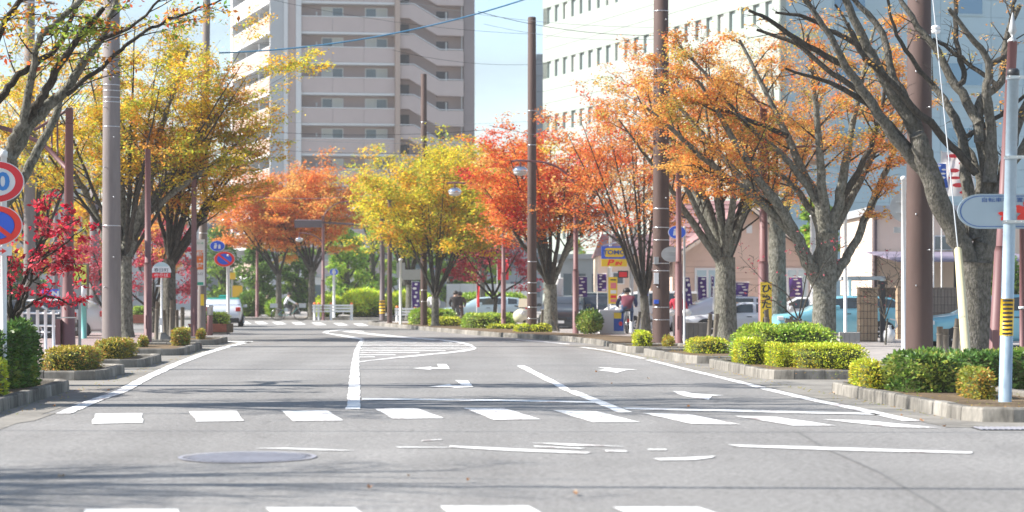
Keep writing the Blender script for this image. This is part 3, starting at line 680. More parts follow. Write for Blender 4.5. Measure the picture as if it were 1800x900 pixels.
def hedge(name, label, x0, x1, y0, y1, z0, z1, pal, dens, leaf, seed, rough=.06, cat='hedge', material='leaf_glossy', ball=False, group=None):
    """clipped shrub: a dark twiggy core with leaves all over its top and sides"""
    rg = np.random.default_rng(seed); c = ((x0+x1)/2, (y0+y1)/2, z0); root = thing(name, label, cat, c, group)
    hx, hy, hz_ = (x1-x0)/2, (y1-y0)/2, z1-z0
    m_ = MB(); k = 10; vs = []; fs = []
    for i in range(k+1):
        for j in range(16):
            t = 2*math.pi*j/16; e = 2.2 if ball else 5.0; h = i/k
            ct, st = math.cos(t), math.sin(t); r = (abs(ct)**e+abs(st)**e)**(-1/e)
            sh = (1-abs(2*h-1)**(2.0 if ball else 8))**(.5 if ball else .25)*.86 if ball else (.86 if h < .9 else .72)
            n = 1+rg.normal(0, .035); vs.append((c[0]+hx*r*ct*sh*n, c[1]+hy*r*st*sh*n, z0+hz_*h*.93))
    for i in range(k):
        for j in range(16): fs.append((i*16+j, i*16+(j+1) % 16, (i+1)*16+(j+1) % 16, (i+1)*16+j))
    fs.append(tuple(range(k*16, k*16+16))); m_._add(vs, fs, 0, True); m_.build('branches', M['hedge_core'], root)
    area = 2*(hx+hy)*2*hz_+4*hx*hy; n = int(area*dens)
    t = rg.uniform(0, 2*np.pi, n); e = 2.2 if ball else 6.0
    ct, st = np.cos(t), np.sin(t); r = (np.abs(ct)**e+np.abs(st)**e)**(-1/e)
    top = rg.uniform(0, 1, n) < (4*hx*hy)/area*1.15
    h = np.where(top, 1.0, rg.uniform(0.02, 1.0, n)); q = np.where(top, np.sqrt(rg.uniform(0, 1, n)), 1.0)
    if ball: sh = np.sqrt(np.clip(1-np.abs(2*h-1)**2.4, 0, 1)); q = np.where(top, 1.0, 1.0); h = np.where(top, rg.uniform(.55, 1, n), h); sh = np.sqrt(np.clip(1-np.abs(2*h-1)**2.4, 0, 1))
    else: sh = 1-0.12*np.clip((h-.8)/.2, 0, 1)
    dp = rg.uniform(.80, 1.02, n); ph = rg.uniform(0, 6.28, 5)
    lump = 1+rough*(np.sin(t*5+ph[0])+np.sin(t*9+h*6+ph[1]))*.5
    pos = np.stack([c[0]+hx*r*ct*q*sh*dp*lump, c[1]+hy*r*st*q*sh*dp*lump, z0+hz_*h*np.where(top, rg.uniform(.9, 1.05, n)+rough*np.sin(ct*q*hx*3+ph[2])*np.sin(st*q*hy*3+ph[3]), 1)], 1)
    nrm = np.stack([ct*(~top), st*(~top), np.where(top, 1.0, .35)], 1); nrm /= np.linalg.norm(nrm, axis=1)[:, None]
    leaf_mesh('foliage', pos, leaf*rg.uniform(.6, 1.35, n), leaf_colors(pal, pos, rg, .35), rg, root, material, flat=.2, nrm=nrm)
    return root

# --- the big nearly bare tree on the right
t = Tree('zelkova_tree', 'large nearly bare grey tree with many pruned limbs at the right edge', 'tree', (X(1716, 50), 50, .12), 11, None, 'bark_dark')
Z = 50; V0 = lambda L, n=9: t.limb(L, n)
t.trunk([W(1714, 640, Z, 62), W(1716, 560, Z, 55), W(1714, 500, Z, 54), W(1716, 462, Z, 60)], 1.15)
br = []
def L_(*a, dz=0.0):
    k = len(a); br.append(V0([W(x, y, Z, w, dz*i/(k-1)) for i, (x, y, w) in enumerate(a)]))
L_((1710, 480, 38), (1690, 430, 38), (1666, 380, 38), (1640, 320, 37), (1622, 268, 34), (1612, 235, 26), dz=-.5)
L_((1640, 325, 26), (1612, 287, 24), (1563, 230, 20), (1523, 170, 17), (1487, 117, 14), (1462, 68, 11), (1407, -10, 8), dz=-1.0)
L_((1618, 262, 30), (1605, 222, 26), (1583, 187, 22), (1550, 133, 19), (1517, 67, 16), (1483, -8, 13), dz=-.4)
L_((1617, 250, 26), (1606, 205, 20), (1587, 165, 16), (1567, 127, 14), (1550, 58, 12), (1497, -8, 9), dz=.9)
L_((1487, 117, 12), (1417, 80, 10), (1360, 40, 8), (1316, 18, 5), dz=-.5)
L_((1510, 160, 11), (1450, 118, 9), (1400, 77, 8), (1330, 52, 5), dz=.3)
L_((1716, 305, 14), (1672, 255, 14), (1617, 200, 13), (1550, 130, 11), (1510, 87, 9), (1490, 40, 6), dz=-.9)
L_((1540, 93, 10), (1467, 58, 9), (1417, 30, 7), (1363, 22, 4), dz=-.3)
L_((1718, 480, 46), (1732, 420, 42), (1737, 370, 36), (1738, 310, 28), (1726, 250, 24), (1720, 207, 20), dz=.6)
L_((1720, 215, 19), (1680, 150, 16), (1650, 93, 14), (1612, 45, 11), (1580, -8, 8), dz=.5)
L_((1722, 250, 20), (1722, 195, 18), (1732, 168, 16), (1760, 143, 14), (1768, 70, 12), (1792, 10, 9), dz=.4)
L_((1740, 320, 26), (1744, 240, 20), (1735, 165, 16), (1738, 110, 13), (1705, 62, 10), (1668, 15, 7), dz=-.5)
L_((1738, 115, 11), (1775, 90, 9), (1778, 20, 7), (1786, -10, 6), dz=.2)
L_((1683, 152, 10), (1695, 134, 10), (1682, 70, 9), (1680, -8, 8), dz=.7)
L_((1755, 152, 9), (1717, 122, 8), (1680, 95, 7), (1640, 68, 5), dz=.5)
L_((1718, 420, 26), (1702, 330, 22), (1690, 240, 18), (1664, 185, 14), (1640, 150, 11), dz=1.2)
L_((1690, 440, 22), (1700, 395, 20), (1722, 330, 17), (1712, 280, 13), (1690, 250, 10), dz=1.4)
L_((1728, 430, 34), (1758, 340, 28), (1772, 280, 22), (1790, 220, 18), (1830, 140, 13), dz=.5)
L_((1770, 300, 18), (1810, 240, 14), (1850, 170, 10), dz=.2)
L_((1600, 262, 15), (1550, 205, 12), (1498, 165, 10), (1440, 140, 7), (1380, 120, 4), dz=-.8)
L_((1560, 140, 9), (1530, 110, 8), (1500, 60, 6), (1468, 8, 4), dz=.5)
L_((1640, 150, 9), (1600, 100, 8), (1572, 50, 6), (1560, -5, 5), dz=-.6)
L_((1700, 240, 9), (1760, 200, 8), (1805, 165, 6), dz=.6)
L_((1468, 75, 6), (1440, 40, 5), (1420, -5, 4), dz=.2)
for b_ in br[1:]: t.twigs(b_, 5, .85, start=.35, kids=3, rise=.15, spread=1.1, rad=.022)
t.finish(900, .085, 'amber', bare=.80, scat=.10)

# --- the near tree whose limbs reach in from the upper left
t = Tree('zelkova_tree', 'grey limbed tree reaching in at the top left corner', 'tree', (X(-30, 36), 36, .12), 12)
Z = 36; br = []; V0 = lambda L, n=9: t.limb(L, n)
t.trunk([W(-34, 660, Z, 62), W(-30, 520, Z, 56), W(-18, 400, Z, 54), W(0, 310, Z, 48), W(12, 276, Z, 42)], 1.2)
L_((6, 290, 24), (24, 245, 18), (42, 205, 16), (60, 112, 13), (70, 63, 12), (100, 40, 11), (150, -8, 9), dz=-.7)
L_((12, 280, 30), (58, 213, 23), (110, 163, 18), (140, 117, 15), (177, 70, 13), (206, -8, 9), dz=.4)
L_((46, 214, 17), (66, 180, 16), (87, 150, 15), (113, 100, 13), (140, 63, 11), (182, 14, 8), dz=-.5)
L_((-16, 390, 26), (16, 352, 20), (46, 302, 18), (73, 250, 16), (97, 207, 14), (107, 172, 11), dz=.8)
L_((117, 167, 9), (167, 127, 8), (213, 87, 7), (247, 60, 6), (287, 40, 5), (335, 22, 4), (395, -4, 3), dz=.3)
L_((-40, 210, 15), (0, 173, 14), (27, 140, 12), (60, 112, 11), (100, 83, 10), (136, 10, 7), dz=.6)
L_((-40, 130, 13), (0, 57, 11), (20, 23, 10), (40, -12, 9), dz=-.4)
L_((-20, 330, 30), (-90, 210, 24), (-170, 60, 16), (-220, -60, 10), dz=-1.0)
L_((-20, 340, 26), (-110, 240, 20), (-230, 140, 12), (-300, 60, 8), dz=1.8)
L_((150, -8, 9), (180, -70, 6), (200, -150, 4), dz=.4); L_((206, -8, 9), (240, -80, 6), (280, -160, 4), dz=.7); L_((-220, -60, 10), (-230, -160, 6), dz=.5)
L_((177, 70, 8), (240, 40, 5), (300, -20, 4), (360, -60, 3), dz=-.9)
for b_ in br: t.twigs(b_, 7, 1.0, start=.4, kids=4, rise=.1, spread=1.0, rad=.016)
t.finish(3600, .10, 'mixed', scat=.10, bare=.35, keep=lambda e: e[2] > 5.2, flat=.35)

lr = bpy.data.objects.new('leaf_litter', None); COL.objects.link(lr); lr['kind'] = 'stuff'
pos_ = np.array(LITTER); rg_ = np.random.default_rng(8)
leaf_mesh('fallen_leaves', pos_, .055*rg_.uniform(.6, 1.3, len(pos_)), leaf_colors('rust', pos_, rg_), rg_, lr, 'leaf', flat=.93)['kind'] = 'stuff'

# --- orange tree behind the yellow-green box hedge (explicit main limbs)
t = Tree('zelkova_tree', 'orange tree rising from the clipped yellow hedge on the right', 'tree', (X(1447, 60), 60, .12), 21)
Z = 60; br = []; V0 = lambda L, n=8: t.limb(L, n)
t.trunk([W(1447, 625, Z, 46), W(1449, 540, Z, 41), W(1451, 480, Z, 40), W(1455, 410, Z, 37)], 1.2)
L_((1440, 500, 28), (1420, 462, 24), (1399, 414, 20), (1370, 365, 18), (1339, 322, 15), (1300, 262, 12), (1258, 190, 8), (1225, 140, 5), dz=-1.2)
L_((1462, 490, 22), (1482, 462, 18), (1500, 433, 15), (1528, 372, 14), (1548, 322, 12), (1572, 262, 9), (1600, 180, 6), dz=.6)
L_((1452, 420, 24), (1441, 358, 20), (1415, 312, 16), (1385, 240, 12), (1340, 150, 8), (1300, 70, 5), dz=.8)
L_((1458, 420, 24), (1474, 362, 19), (1483, 310, 16), (1500, 220, 11), (1522, 110, 7), (1540, 40, 4), dz=-.5)
L_((1455, 415, 22), (1446, 340, 17), (1440, 260, 13), (1432, 160, 9), (1420, 60, 5), dz=-1.4)
L_((1430, 470, 17), (1441, 430, 15), (1434, 388, 13), (1405, 340, 11), (1360, 300, 8), (1290, 262, 5), dz=1.4)
L_((1468, 400, 18), (1500, 340, 14), (1530, 280, 11), (1562, 210, 8), (1580, 130, 5), dz=1.6)
L_((1385, 385, 12), (1340, 350, 10), (1280, 320, 8), (1215, 290, 5), dz=-.9)
L_((1385, 240, 10), (1330, 215, 8), (1260, 190, 6), (1195, 175, 4), dz=-.6)
L_((1402, 420, 17), (1330, 350, 14), (1250, 290, 11), (1190, 235, 8), (1130, 185, 5), dz=-2.0)
L_((1372, 372, 14), (1290, 298, 11), (1210, 205, 8), (1150, 130, 5), dz=.9)
L_((1446, 370, 14), (1390, 290, 12), (1310, 215, 9), (1240, 130, 6), (1195, 80, 4), dz=-.9)
L_((1478, 352, 13), (1510, 300, 11), (1545, 215, 8), (1560, 120, 5), dz=-1.2)
for b_ in br: t.twigs(b_, 9, 1.4, start=.38, kids=6, rise=.12, rad=.035)
t.finish(36000, .097, 'amber', scat=.15, bare=.16, pal2='orange')

street_tree('orange tree standing beside the two red-brown lamp posts, mid right', 1275, 66, 40, 452, (1060, 1410, 95, 335), 11, 'orange', 12000, .10, 22, bare=.28, n2=9, kids=6, pal2='amber', scat=.15)
street_tree('grey trunked orange tree behind the yellow vertical notice', 1366, 74, 34, 400, (1200, 1475, 80, 300), 10, 'amber', 7500, .105, 23, bare=.35, n2=8, kids=6, scat=.15)
street_tree('red orange tree with dark limbs left of the brown utility pole', 1136, 78, 17, 520, (980, 1220, 165, 385), 11, 'orange', 11000, .115, 24, lean=-4, bare=.22, n2=8, kids=6, pal2='scarlet', bark='bark_dark', scat=.16)
street_tree('scarlet and orange tree with pale forked trunk by the round green bush', 968, 86, 25, 500, (822, 1090, 240, 405), 11, 'scarlet', 15000, .15, 25, n2=8, kids=6, pal2='orange', scat=.2)
street_tree('yellow and green tree with fan of limbs, centre right', 765, 98, 14, 520, (658, 895, 280, 400), 12, 'lemon', 16000, .17, 26, n2=8, kids=6, pal2='yellow', scat=.24)
street_tree('bigger yellow tree standing behind the fan limbed one', 846, 118, 15, 470, (745, 965, 255, 420), 11, 'yellow', 12000, .2, 27, n2=8, kids=6, scat=.28)
street_tree('smaller lemon yellow tree beside the dark signal pole', 720, 122, 15, 500, (632, 770, 285, 410), 10, 'lemon', 9000, .19, 271, n2=7, kids=6, scat=.26)
street_tree('orange tree across the junction, left one of the pair', 490, 138, 11, 480, (362, 560, 315, 450), 11, 'orange', 14000, .21, 28, n2=8, kids=6, scat=.28, bark='bark_dark')
street_tree('orange tree across the junction, right one behind the cyclist', 548, 137, 13, 470, (440, 640, 297, 440), 11, 'orange', 15000, .21, 29, n2=8, kids=6, scat=.28, bark='bark_dark', pal2='amber')
# left row
def yx(t):
    br.clear(); Z = 73
    global V0
    V0 = lambda L, n=8: t.limb(L, n)
    for L in ([(216, 470, 18), (186, 425, 14), (166, 375, 13), (140, 320, 11), (100, 270, 8), (40, 225, 5)], [(226, 450, 20), (240, 400, 17), (262, 322, 15), (275, 250, 12), (305, 165, 8), (330, 90, 5)],
              [(222, 440, 17), (215, 350, 14), (205, 260, 11), (200, 150, 7)], [(236, 410, 14), (275, 340, 11), (320, 280, 9), (370, 215, 6), (405, 160, 4)], [(245, 385, 13), (310, 335, 10), (370, 290, 7), (420, 250, 4)]):
        k = len(L); br.append(t.limb([W(x, y, Z, w, U(-1.5, 1.5)*i/(k-1)) for i, (x, y, w) in enumerate(L)]))
    for b_ in br: t.twigs(b_, 10, 1.5, start=.35, kids=6, rise=.15, rad=.04)
street_tree('tall yellow and green tree behind the concrete utility pole', 221, 73, 25, 450, (5, 500, 28, 310), 11, 'yellow', 25000, .125, 31, bare=.25, n2=9, kids=6, pal2='lemon', scat=.17, extra=yx)
street_tree('yellow tree standing behind the slim concrete pole at the left edge', 62, 96, 17, 450, (-70, 190, 95, 360), 10, 'yellow', 8000, .15, 35, n2=8, kids=6, scat=.2)
street_tree('dark limbed amber tree propped by wooden stakes at the bus stop', 298, 75, 24, 455, (230, 490, 150, 350), 11, 'yellow', 12000, .13, 32, n2=8, kids=6, bark='bark_dark', pal2='amber', scat=.18)
street_tree('off-frame street tree left of the picture that shades the near road', -2170, 16.9, 240, 60, (-2770, -1670, -1250, -500), 11, 'mixed', 900, .10, 33, n2=7, kids=6, scat=.16)
street_tree('off-frame street tree left of the picture near the first kerb', -330, 29.5, 120, 260, (-900, 30, -620, -120), 11, 'mixed', 3200, .10, 34, n2=8, kids=5, scat=.16)

# dogwoods with red leaves
def dogwood(label, px, Z, trunk_w, fork_y, limbs, pal, n, size, seed, tw=.5, bare=0.0):
    t = Tree('dogwood_tree', label, 'tree', (X(px, Z), Z, .12), seed, None, 'bark_dark')
    t.trunk([W(px, HOR+EYE*FP/Z, Z, trunk_w), W(px+2, (fork_y+HOR+EYE*FP/Z)/2, Z, trunk_w*.9), W(px+4, fork_y, Z, trunk_w*.8)])
    for i, L in enumerate(limbs):
        k = len(L); w0 = trunk_w*.6; dz = t.r.uniform(-.9, .9)
        pth = t.limb([W(x, y, Z, w0*(1-.8*j/(k-1)), dz*j/(k-1)) for j, (x, y) in enumerate(L)], 6); t.twigs(pth, 8, tw, start=.3, kids=4, rise=.0, rad=.012, spread=1.0)
    t.finish(n, size, pal, scat=.06*Z/35, bare=bare, flat=.1)
dogwood('crimson leaved dogwood beside the round road signs, near left', 17, 34, 13, 560,
    [[(20, 560), (18, 500), (10, 430), (0, 380)], [(24, 555), (40, 500), (62, 440), (85, 395), (78, 345)], [(26, 560), (48, 520), (60, 470), (110, 430), (150, 400)], [(22, 565), (45, 510), (80, 470), (125, 455), (140, 490)],
     [(24, 570), (45, 540), (80, 520), (115, 532), (130, 535)], [(18, 560), (4, 500), (-20, 440)], [(40, 500), (70, 430), (110, 400), (140, 385)], [(20, 570), (-10, 530), (-40, 510)], [(60, 470), (90, 440), (115, 470)]], 'crimson', 2100, .095, 41, tw=.34)
dogwood('red leaved dogwood behind the bus stop sign', 268, 84, 9, 540, [[(268, 540), (255, 490), (225, 440)], [(268, 540), (270, 480), (265, 410)], [(270, 540), (300, 480), (330, 430)], [(268, 545), (300, 520), (335, 490)], [(268, 545), (235, 520), (205, 490)], [(268, 540), (290, 450), (300, 400)]], 'rose', 3400, .14, 42, tw=1.0)
dogwood('red leaved dogwood behind the concrete utility pole', 182, 88, 9, 540, [[(182, 540), (175, 480), (160, 430)], [(182, 540), (190, 470), (200, 420)], [(182, 545), (160, 500), (148, 460)]], 'rose', 1700, .14, 43, tw=.9)
dogwood('red leaved dogwood in front of the scarlet tree, centre right', 868, 100, 8, 520, [[(868, 520), (840, 480), (812, 440)], [(868, 520), (860, 460), (845, 425)], [(868, 520), (895, 470), (915, 435)], [(868, 525), (905, 500), (935, 480)], [(868, 525), (835, 495), (808, 470)]], 'rose', 3000, .17, 44, tw=1.2)
dogwood('bare sapling with a few pink leaves behind the yellow hedge', 1404, 57, 5, 560, [[(1404, 560), (1414, 500), (1420, 460), (1408, 420)], [(1406, 570), (1385, 520), (1340, 490), (1300, 450)], [(1406, 560), (1430, 500), (1470, 440), (1500, 430)], [(1404, 565), (1370, 535), (1340, 520)]], 'rose', 90, .09, 45, tw=.7, bare=.6)
dogwood('thin bare shrub with pale twigs in front of the tiled gate', 1556, 62, 4, 560, [[(1556, 560), (1545, 520), (1520, 505)], [(1556, 560), (1570, 520), (1580, 480), (1540, 450)], [(1556, 560), (1540, 535), (1530, 520)], [(1556, 550), (1560, 500), (1548, 470)]], 'rose', 40, .08, 46, tw=.7, bare=.7)

# evergreens and far trees
for i, (lab, px, Z, box, pal) in enumerate([
    ('dark evergreen behind the orange pair, far left of centre', 452, 160, (405, 500, 430, 545), 'green'), ('dark evergreen behind the orange pair, middle', 520, 162, (480, 565, 425, 540), 'green'),
    ('fresh green tree right of the far round blue sign', 612, 160, (560, 655, 405, 530), 'fresh'), ('tall green tree behind the dark signal pole', 655, 166, (600, 705, 345, 530), 'fresh'),
    ('dark green tree behind the brown poles', 712, 158, (668, 760, 375, 540), 'green'), ('dark green tree behind the fan limbed yellow tree', 790, 168, (745, 840, 400, 530), 'green'),
    ('light green tree by the far white wall', 850, 172, (800, 900, 430, 530), 'fresh'), ('green conifer left of the car park sign', 1045, 150, (985, 1075, 320, 470), 'green'),
    ('green tree showing beside the pink house gable', 1440, 112, (1400, 1475, 350, 480), 'fresh'), ('dark green garden pine behind the tiled wall', 1745, 72, (1690, 1830, 455, 575), 'green')]):
    bushy_tree('evergreen_tree', lab, px, Z, box, pal, 5200, .30 if Z > 100 else .16, 60+i)
for i, (lab, px, Z, box, pal) in enumerate([
    ('yellow tree far behind the red dogwood, leftmost', 60, 140, (-20, 130, 335, 470), 'yellow'), ('yellow tree far behind, between lamp post and utility pole', 155, 145, (95, 215, 355, 480), 'yellow'),
    ('amber tree far behind the bus stop', 285, 150, (225, 345, 330, 470), 'amber'), ('olive tree far behind the taxi', 395, 165, (340, 440, 400, 530), 'green'), ('dark shrub mass tree at far left', 25, 120, (-60, 75, 450, 545), 'green')]):
    bushy_tree('background_tree', lab, px, Z, box, pal, 4200, .30, 80+i)

# hedges and shrubs
def hb(name, lab, px0, px1, ytop, Za, Zb, pal, dens, leaf, seed, z0=.13, **k):
    Zm = Za; hedge(name, lab, X(px0, Za if px0 < 900 else Zb), X(px1, Zb if px1 < 900 else Za), Za, Zb, z0, H(ytop, Zm), pal, dens, leaf, seed, **k)
hb('hedge', 'dark green glossy hedge at the left edge on the first bed', -60, 76, 580, 30.6, 33.4, 'hedge_dark', 1100, .08, 101, rough=.1)
hb('hedge', 'low yellowish shrub at the left edge below the dark hedge', -40, 12, 640, 28.3, 29.8, 'box_yellow', 900, .06, 102)
hb('hedge', 'low rust tinged hedge around the near red-brown post', 66, 188, 616, 39.0, 41.4, 'rust', 1000, .055, 103)
hb('hedge', 'low rust tinged clipped hedge in front of the concrete utility pole', 160, 243, 601, 46.2, 48.6, 'rust', 900, .06, 104)
hb('hedge', 'small green shrub tuft between the left beds', 240, 262, 592, 57, 58, 'rust', 600, .07, 105, ball=True, cat='shrub')
hb('hedge', 'low shrubs under the wooden stakes by the bus stop', 300, 336, 580, 58.5, 60.8, 'rust', 600, .07, 106, cat='shrub')
hb('hedge', 'small rust shrub at the foot of the far left posts', 344, 362, 580, 67, 68.5, 'rust', 500, .08, 107, ball=True, cat='shrub')
hb('hedge', 'yellow green clipped shrub at the left end of the right corner bed', 1490, 1556, 640, 31.2, 32.8, 'box_yellow', 1300, .05, 111)
hb('hedge', 'dark green leafy hedge on the right corner bed under the guy wire', 1546, 1700, 630, 30.2, 32.0, 'hedge_dark', 1000, .08, 112, rough=.12)
hb('hedge', 'dark green hedge running to the right edge behind the posts', 1640, 1850, 626, 31.8, 33.2, 'hedge_dark', 900, .08, 113, rough=.1)
hb('hedge', 'rust tipped clipped shrub beside the galvanised post', 1680, 1752, 655, 28.2, 29.4, 'rust', 1500, .05, 114)
hb('hedge', 'bright green loose hedge with red tips behind the box hedge', 1284, 1475, 580, 43.2, 45.6, 'hedge_mid', 900, .075, 115, rough=.1)
hb('hedge', 'yellow green square clipped box hedge round the grey trunk', 1366, 1535, 611, 40.2, 43.0, 'box_yellow', 1500, .045, 116, rough=.03)
hb('hedge', 'yellow green small clipped box at the left of the box hedge', 1338, 1385, 608, 41.0, 43.2, 'box_yellow', 1500, .045, 117, rough=.03)
hb('hedge', 'yellow green low end piece left of the bright hedge', 1286, 1345, 600, 42.6, 44.0, 'box_yellow', 1200, .05, 118)
hb('hedge', 'low flat yellow shrub at the foot of the orange tree', 1202, 1286, 600, 50.5, 52.8, 'box_yellow', 800, .06, 119, rough=.12)
hb('hedge', 'low yellow shrub left of the brown utility pole', 1112, 1146, 586, 58.0, 59.4, 'box_yellow', 700, .07, 120, rough=.12, cat='shrub')
hb('hedge', 'small dry shrub between pole and lamp post', 1164, 1186, 592, 57.0, 58.2, 'rust', 400, .08, 121, ball=True, cat='shrub')
hb('hedge', 'round dark green bush beside the lamp post, centre right', 1013, 1060, 547, 77.5, 80, 'hedge_dark', 500, .10, 122, ball=True, cat='shrub')
hb('hedge', 'low yellow shrubs at the foot of the brown pole', 905, 968, 573, 81.5, 83.5, 'box_yellow', 500, .09, 123)
hb('hedge', 'green hedge with square front, right of the far bed', 812, 905, 555, 91, 95, 'hedge_mid', 400, .10, 124)
hb('hedge', 'low box hedge in front of the far red-brown lamp post', 858, 906, 573, 89, 90.5, 'box_yellow', 500, .09, 125)
hb('hedge', 'low dark box hedge in the middle of the far bed', 755, 812, 560, 98.5, 101, 'box_yellow', 500, .09, 126)
hb('hedge', 'green hedge at the left end of the far bed', 718, 800, 547, 102.5, 105.5, 'hedge_mid', 400, .11, 127)
hb('hedge', 'bright lime hedge bank behind the white guard fence', 590, 690, 512, 138.5, 150, 'lime', 170, .20, 128, rough=.1, ball=True)
hb('hedge', 'bright lime hedge bank right of the brown poles', 664, 770, 516, 138.5, 150, 'lime', 170, .20, 129, rough=.1, ball=True)
hb('hedge', 'low lime hedge piece left of the far trunks', 540, 610, 522, 139, 147, 'lime', 170, .20, 130, rough=.1, ball=True)
hb('hedge', 'dark clipped shrub behind the far cyclist, left', 412, 470, 514, 141, 146, 'green', 160, .22, 131, ball=True)
hb('hedge', 'green shrub behind the far cyclist, right', 465, 500, 528, 140, 144, 'fresh', 160, .22, 132, ball=True)
hb('hedge', 'far garden hedge right of the yellow trees', 800, 925, 520, 125, 128, 'fresh', 160, .20, 133)

# ------------------------------------------------------------------ poles, lamps, signs
def utility_pole(label, px, Z, w, ytop, material, steps=True, ybase=None, lean=0, hoops=()):
    r0 = w*.5*Z/FP; top = H(ytop, Z); x0 = X(px, Z); root = thing('utility_pole', label, 'utility pole', (x0, Z, .12)); x1 = x0+lean*Z/FP
    m_ = MB(); m_.tube([(x0, Z, .0), (x0, Z, .12), (x0*.5+x1*.5, Z, top*.5), (x1, Z, top-.02), (x1, Z, top)], [r0*1.02, r0*1.02, r0*.93, r0*.84, r0*.7], n=24); m_.build('shaft', M[material], root)
    if steps:
        for i in range(int((top-1.8)/.9)):
            z = 1.8+i*.9; m_ = MB(); s = 1 if i % 2 else -1; xx = x0+(x1-x0)*z/top
            m_.tube([(xx+s*r0*.35, Z-r0*.6, z), (xx+s*r0*.5, Z-r0-.11, z)], .012, n=6); m_.lathe((xx+s*r0*.5, Z-r0-.11, z-.02), [(.02, 0), (.02, .04)], 6); m_.build('step_bolt', M['steel'], root)
    for y in hoops:
        z = H(y, Z); m_ = MB(); xx = x0+(x1-x0)*z/top; rr = r0*(1.0-.15*z/top)+.006
        m_.lathe((xx, Z, z-.014), [(rr, 0), (rr, .028)], 24); m_.build('clamp', M['steel'], root)
    for dz_, hh_, mt_ in ((1.9, .34, 'sign_white'), (2.5, .22, 'sign_back'), (1.3, .12, 'sign_blue')):
        if px != 1162: break
        m_ = MB(); rr = r0*.97; m_.box(x0-rr*.9, x0-rr*.35, Z-rr-.006, Z-rr*.55, dz_, dz_+hh_); m_.build('number_plate', M[mt_], root)
    m_ = MB(); m_.box(x0+r0*.2, x0+r0*.2+.14, Z+r0*.4, Z+r0+.16, 3.4, 3.8); m_.build('cable_box', M['galvanised_dull'], root)
    return root
utility_pole('thick brown utility pole in front of the big bare tree', 1616, 53.5, 47, -160, 'pole_brown', hoops=())
utility_pole('brown utility pole with white wire hoops, right of centre', 1162, 64, 30, -60, 'pole_brown', hoops=(20, 122, 140, 367, 400, 422, 463, 476, 540, 562, 604))
utility_pole('tall brown pole against the sky beside the white office block', 935, 82, 17, 30, 'pole_brown', steps=False, hoops=(195, 255, 460, 497, 515, 540, 560))
utility_pole('brown pole in front of the apartment stairs', 745, 100, 12, 130, 'pole_brown', steps=False, hoops=(215, 246, 510, 530))
utility_pole('thin brown pole beside the dark signal pole at the junction', 685, 112, 9, 330, 'pole_brown', steps=False)
utility_pole('concrete utility pole with step bolts in front of the yellow tree', 196, 63.5, 33, -90, 'pole_concrete', hoops=(124, 150, 160, 172, 180, 223, 397))
utility_pole('slim concrete pole with wires at the far left', 52, 95, 21, -60, 'pole_concrete', steps=False)
utility_pole('darker concrete pole half hidden behind the near post', 166, 92, 18, 300, 'pole_concrete_dark', steps=False)
utility_pole('concrete pole with hanging sign beside the far left lamp post', 354, 78, 15, -40, 'pole_concrete', steps=False, lean=10, hoops=(340, 410))
utility_pole('thin dark pole far behind the near red-brown post', 98, 120, 9, 180, 'pole_concrete_dark', steps=False)

def globe_lamp(root, x, y, z, s=.88):
    a = MB(); a.lathe((x, y, z), [(.03*s, .22*s), (.05*s, .30*s), (.05*s, .36*s), (.02*s, .40*s)], 10); hd = a.build('lamp_head', M['pole_red'], root)
    a = MB(); a.lathe((x, y, z), [(.33*s, 0), (.34*s, .03*s), (.29*s, .12*s), (.18*s, .20*s), (.05*s, .24*s)], 20); a.build('reflector', M['mirror'], hd)
    a = MB(); a.lathe((x, y, z), [(.05*s, -.20*s), (.18*s, -.17*s), (.28*s, -.10*s), (.31*s, 0)], 20); a.build('globe', M['glass_lamp'], hd)

def street_lamp(label, px, Z, w, side, top=6.0, lean=0, arm2=True, arms=True, sleeve=None, base=.12, reach=2.1, cap=False):
    x0 = X(px, Z); root = thing('street_lamp', label, 'street lamp', (x0, Z, base)); r = w*.5*Z/FP; xt = x0+lean*Z/FP; zs_ = sleeve or 2.5
    at = lambda z: x0+(xt-x0)*z/top
    m_ = MB(); m_.tube([(at(zs_-.1), Z, zs_-.1), (at(top*.7), Z, top*.7), (xt, Z, top)], [r*.8, r*.76, r*.70], n=16); m_.build('pole', M['pole_red'], root)
    m_ = MB(); m_.tube([(x0, Z, 0), (at(zs_-.05), Z, zs_-.05), (at(zs_+.05), Z, zs_+.05)], [r, r, r*.82], n=16); m_.build('sleeve', M['pole_red'], root)
    m_ = MB(); m_.box(x0-.05, x0+.05, Z-r-.012, Z-r*.5, .55, .95); m_.build('service_door', M['pole_red'], root)
    if arms:
        a = [(xt, Z, top-.3), (xt+side*.12, Z, top+.15), (xt+side*.6, Z, top+.62), (xt+side*1.2, Z, top+.86), (xt+side*reach, Z, top+.93), (xt+side*(reach+.35), Z, top+.90)]
        m_ = MB(); m_.tube([p[:3] for p in smooth_path([np.array(q+(0.0,)) for q in a], 3)], .04, n=8); m_.build('arm', M['pole_red'], root)
        globe_lamp(root, xt+side*reach, Z, top+.52)
    if arm2:
        z2 = top-1.55; a = [(at(z2), Z, z2-.25), (at(z2)-side*.3, Z, z2+.15), (at(z2)-side*.9, Z, z2+.42), (at(z2)-side*1.55, Z, z2+.46)]
        m_ = MB(); m_.tube([p[:3] for p in smooth_path([np.array(q+(0.0,)) for q in a], 3)], .035, n=8); m_.build('arm', M['pole_red'], root)
        globe_lamp(root, at(z2)-side*1.5, Z, z2+.05, .8)
    if cap: m_ = MB(); m_.lathe((xt, Z, top-.02), [(r*.75, 0), (r*.78, .04), (.02, .10), (.05, .16), (.075, .20), (.01, .52)], 4); m_.build('finial', M['galvanised_dull'], root)
    return root
street_lamp('red-brown lamp post with two globe lamps beside the round bush', 1012, 80, 11, -1, top=5.75)
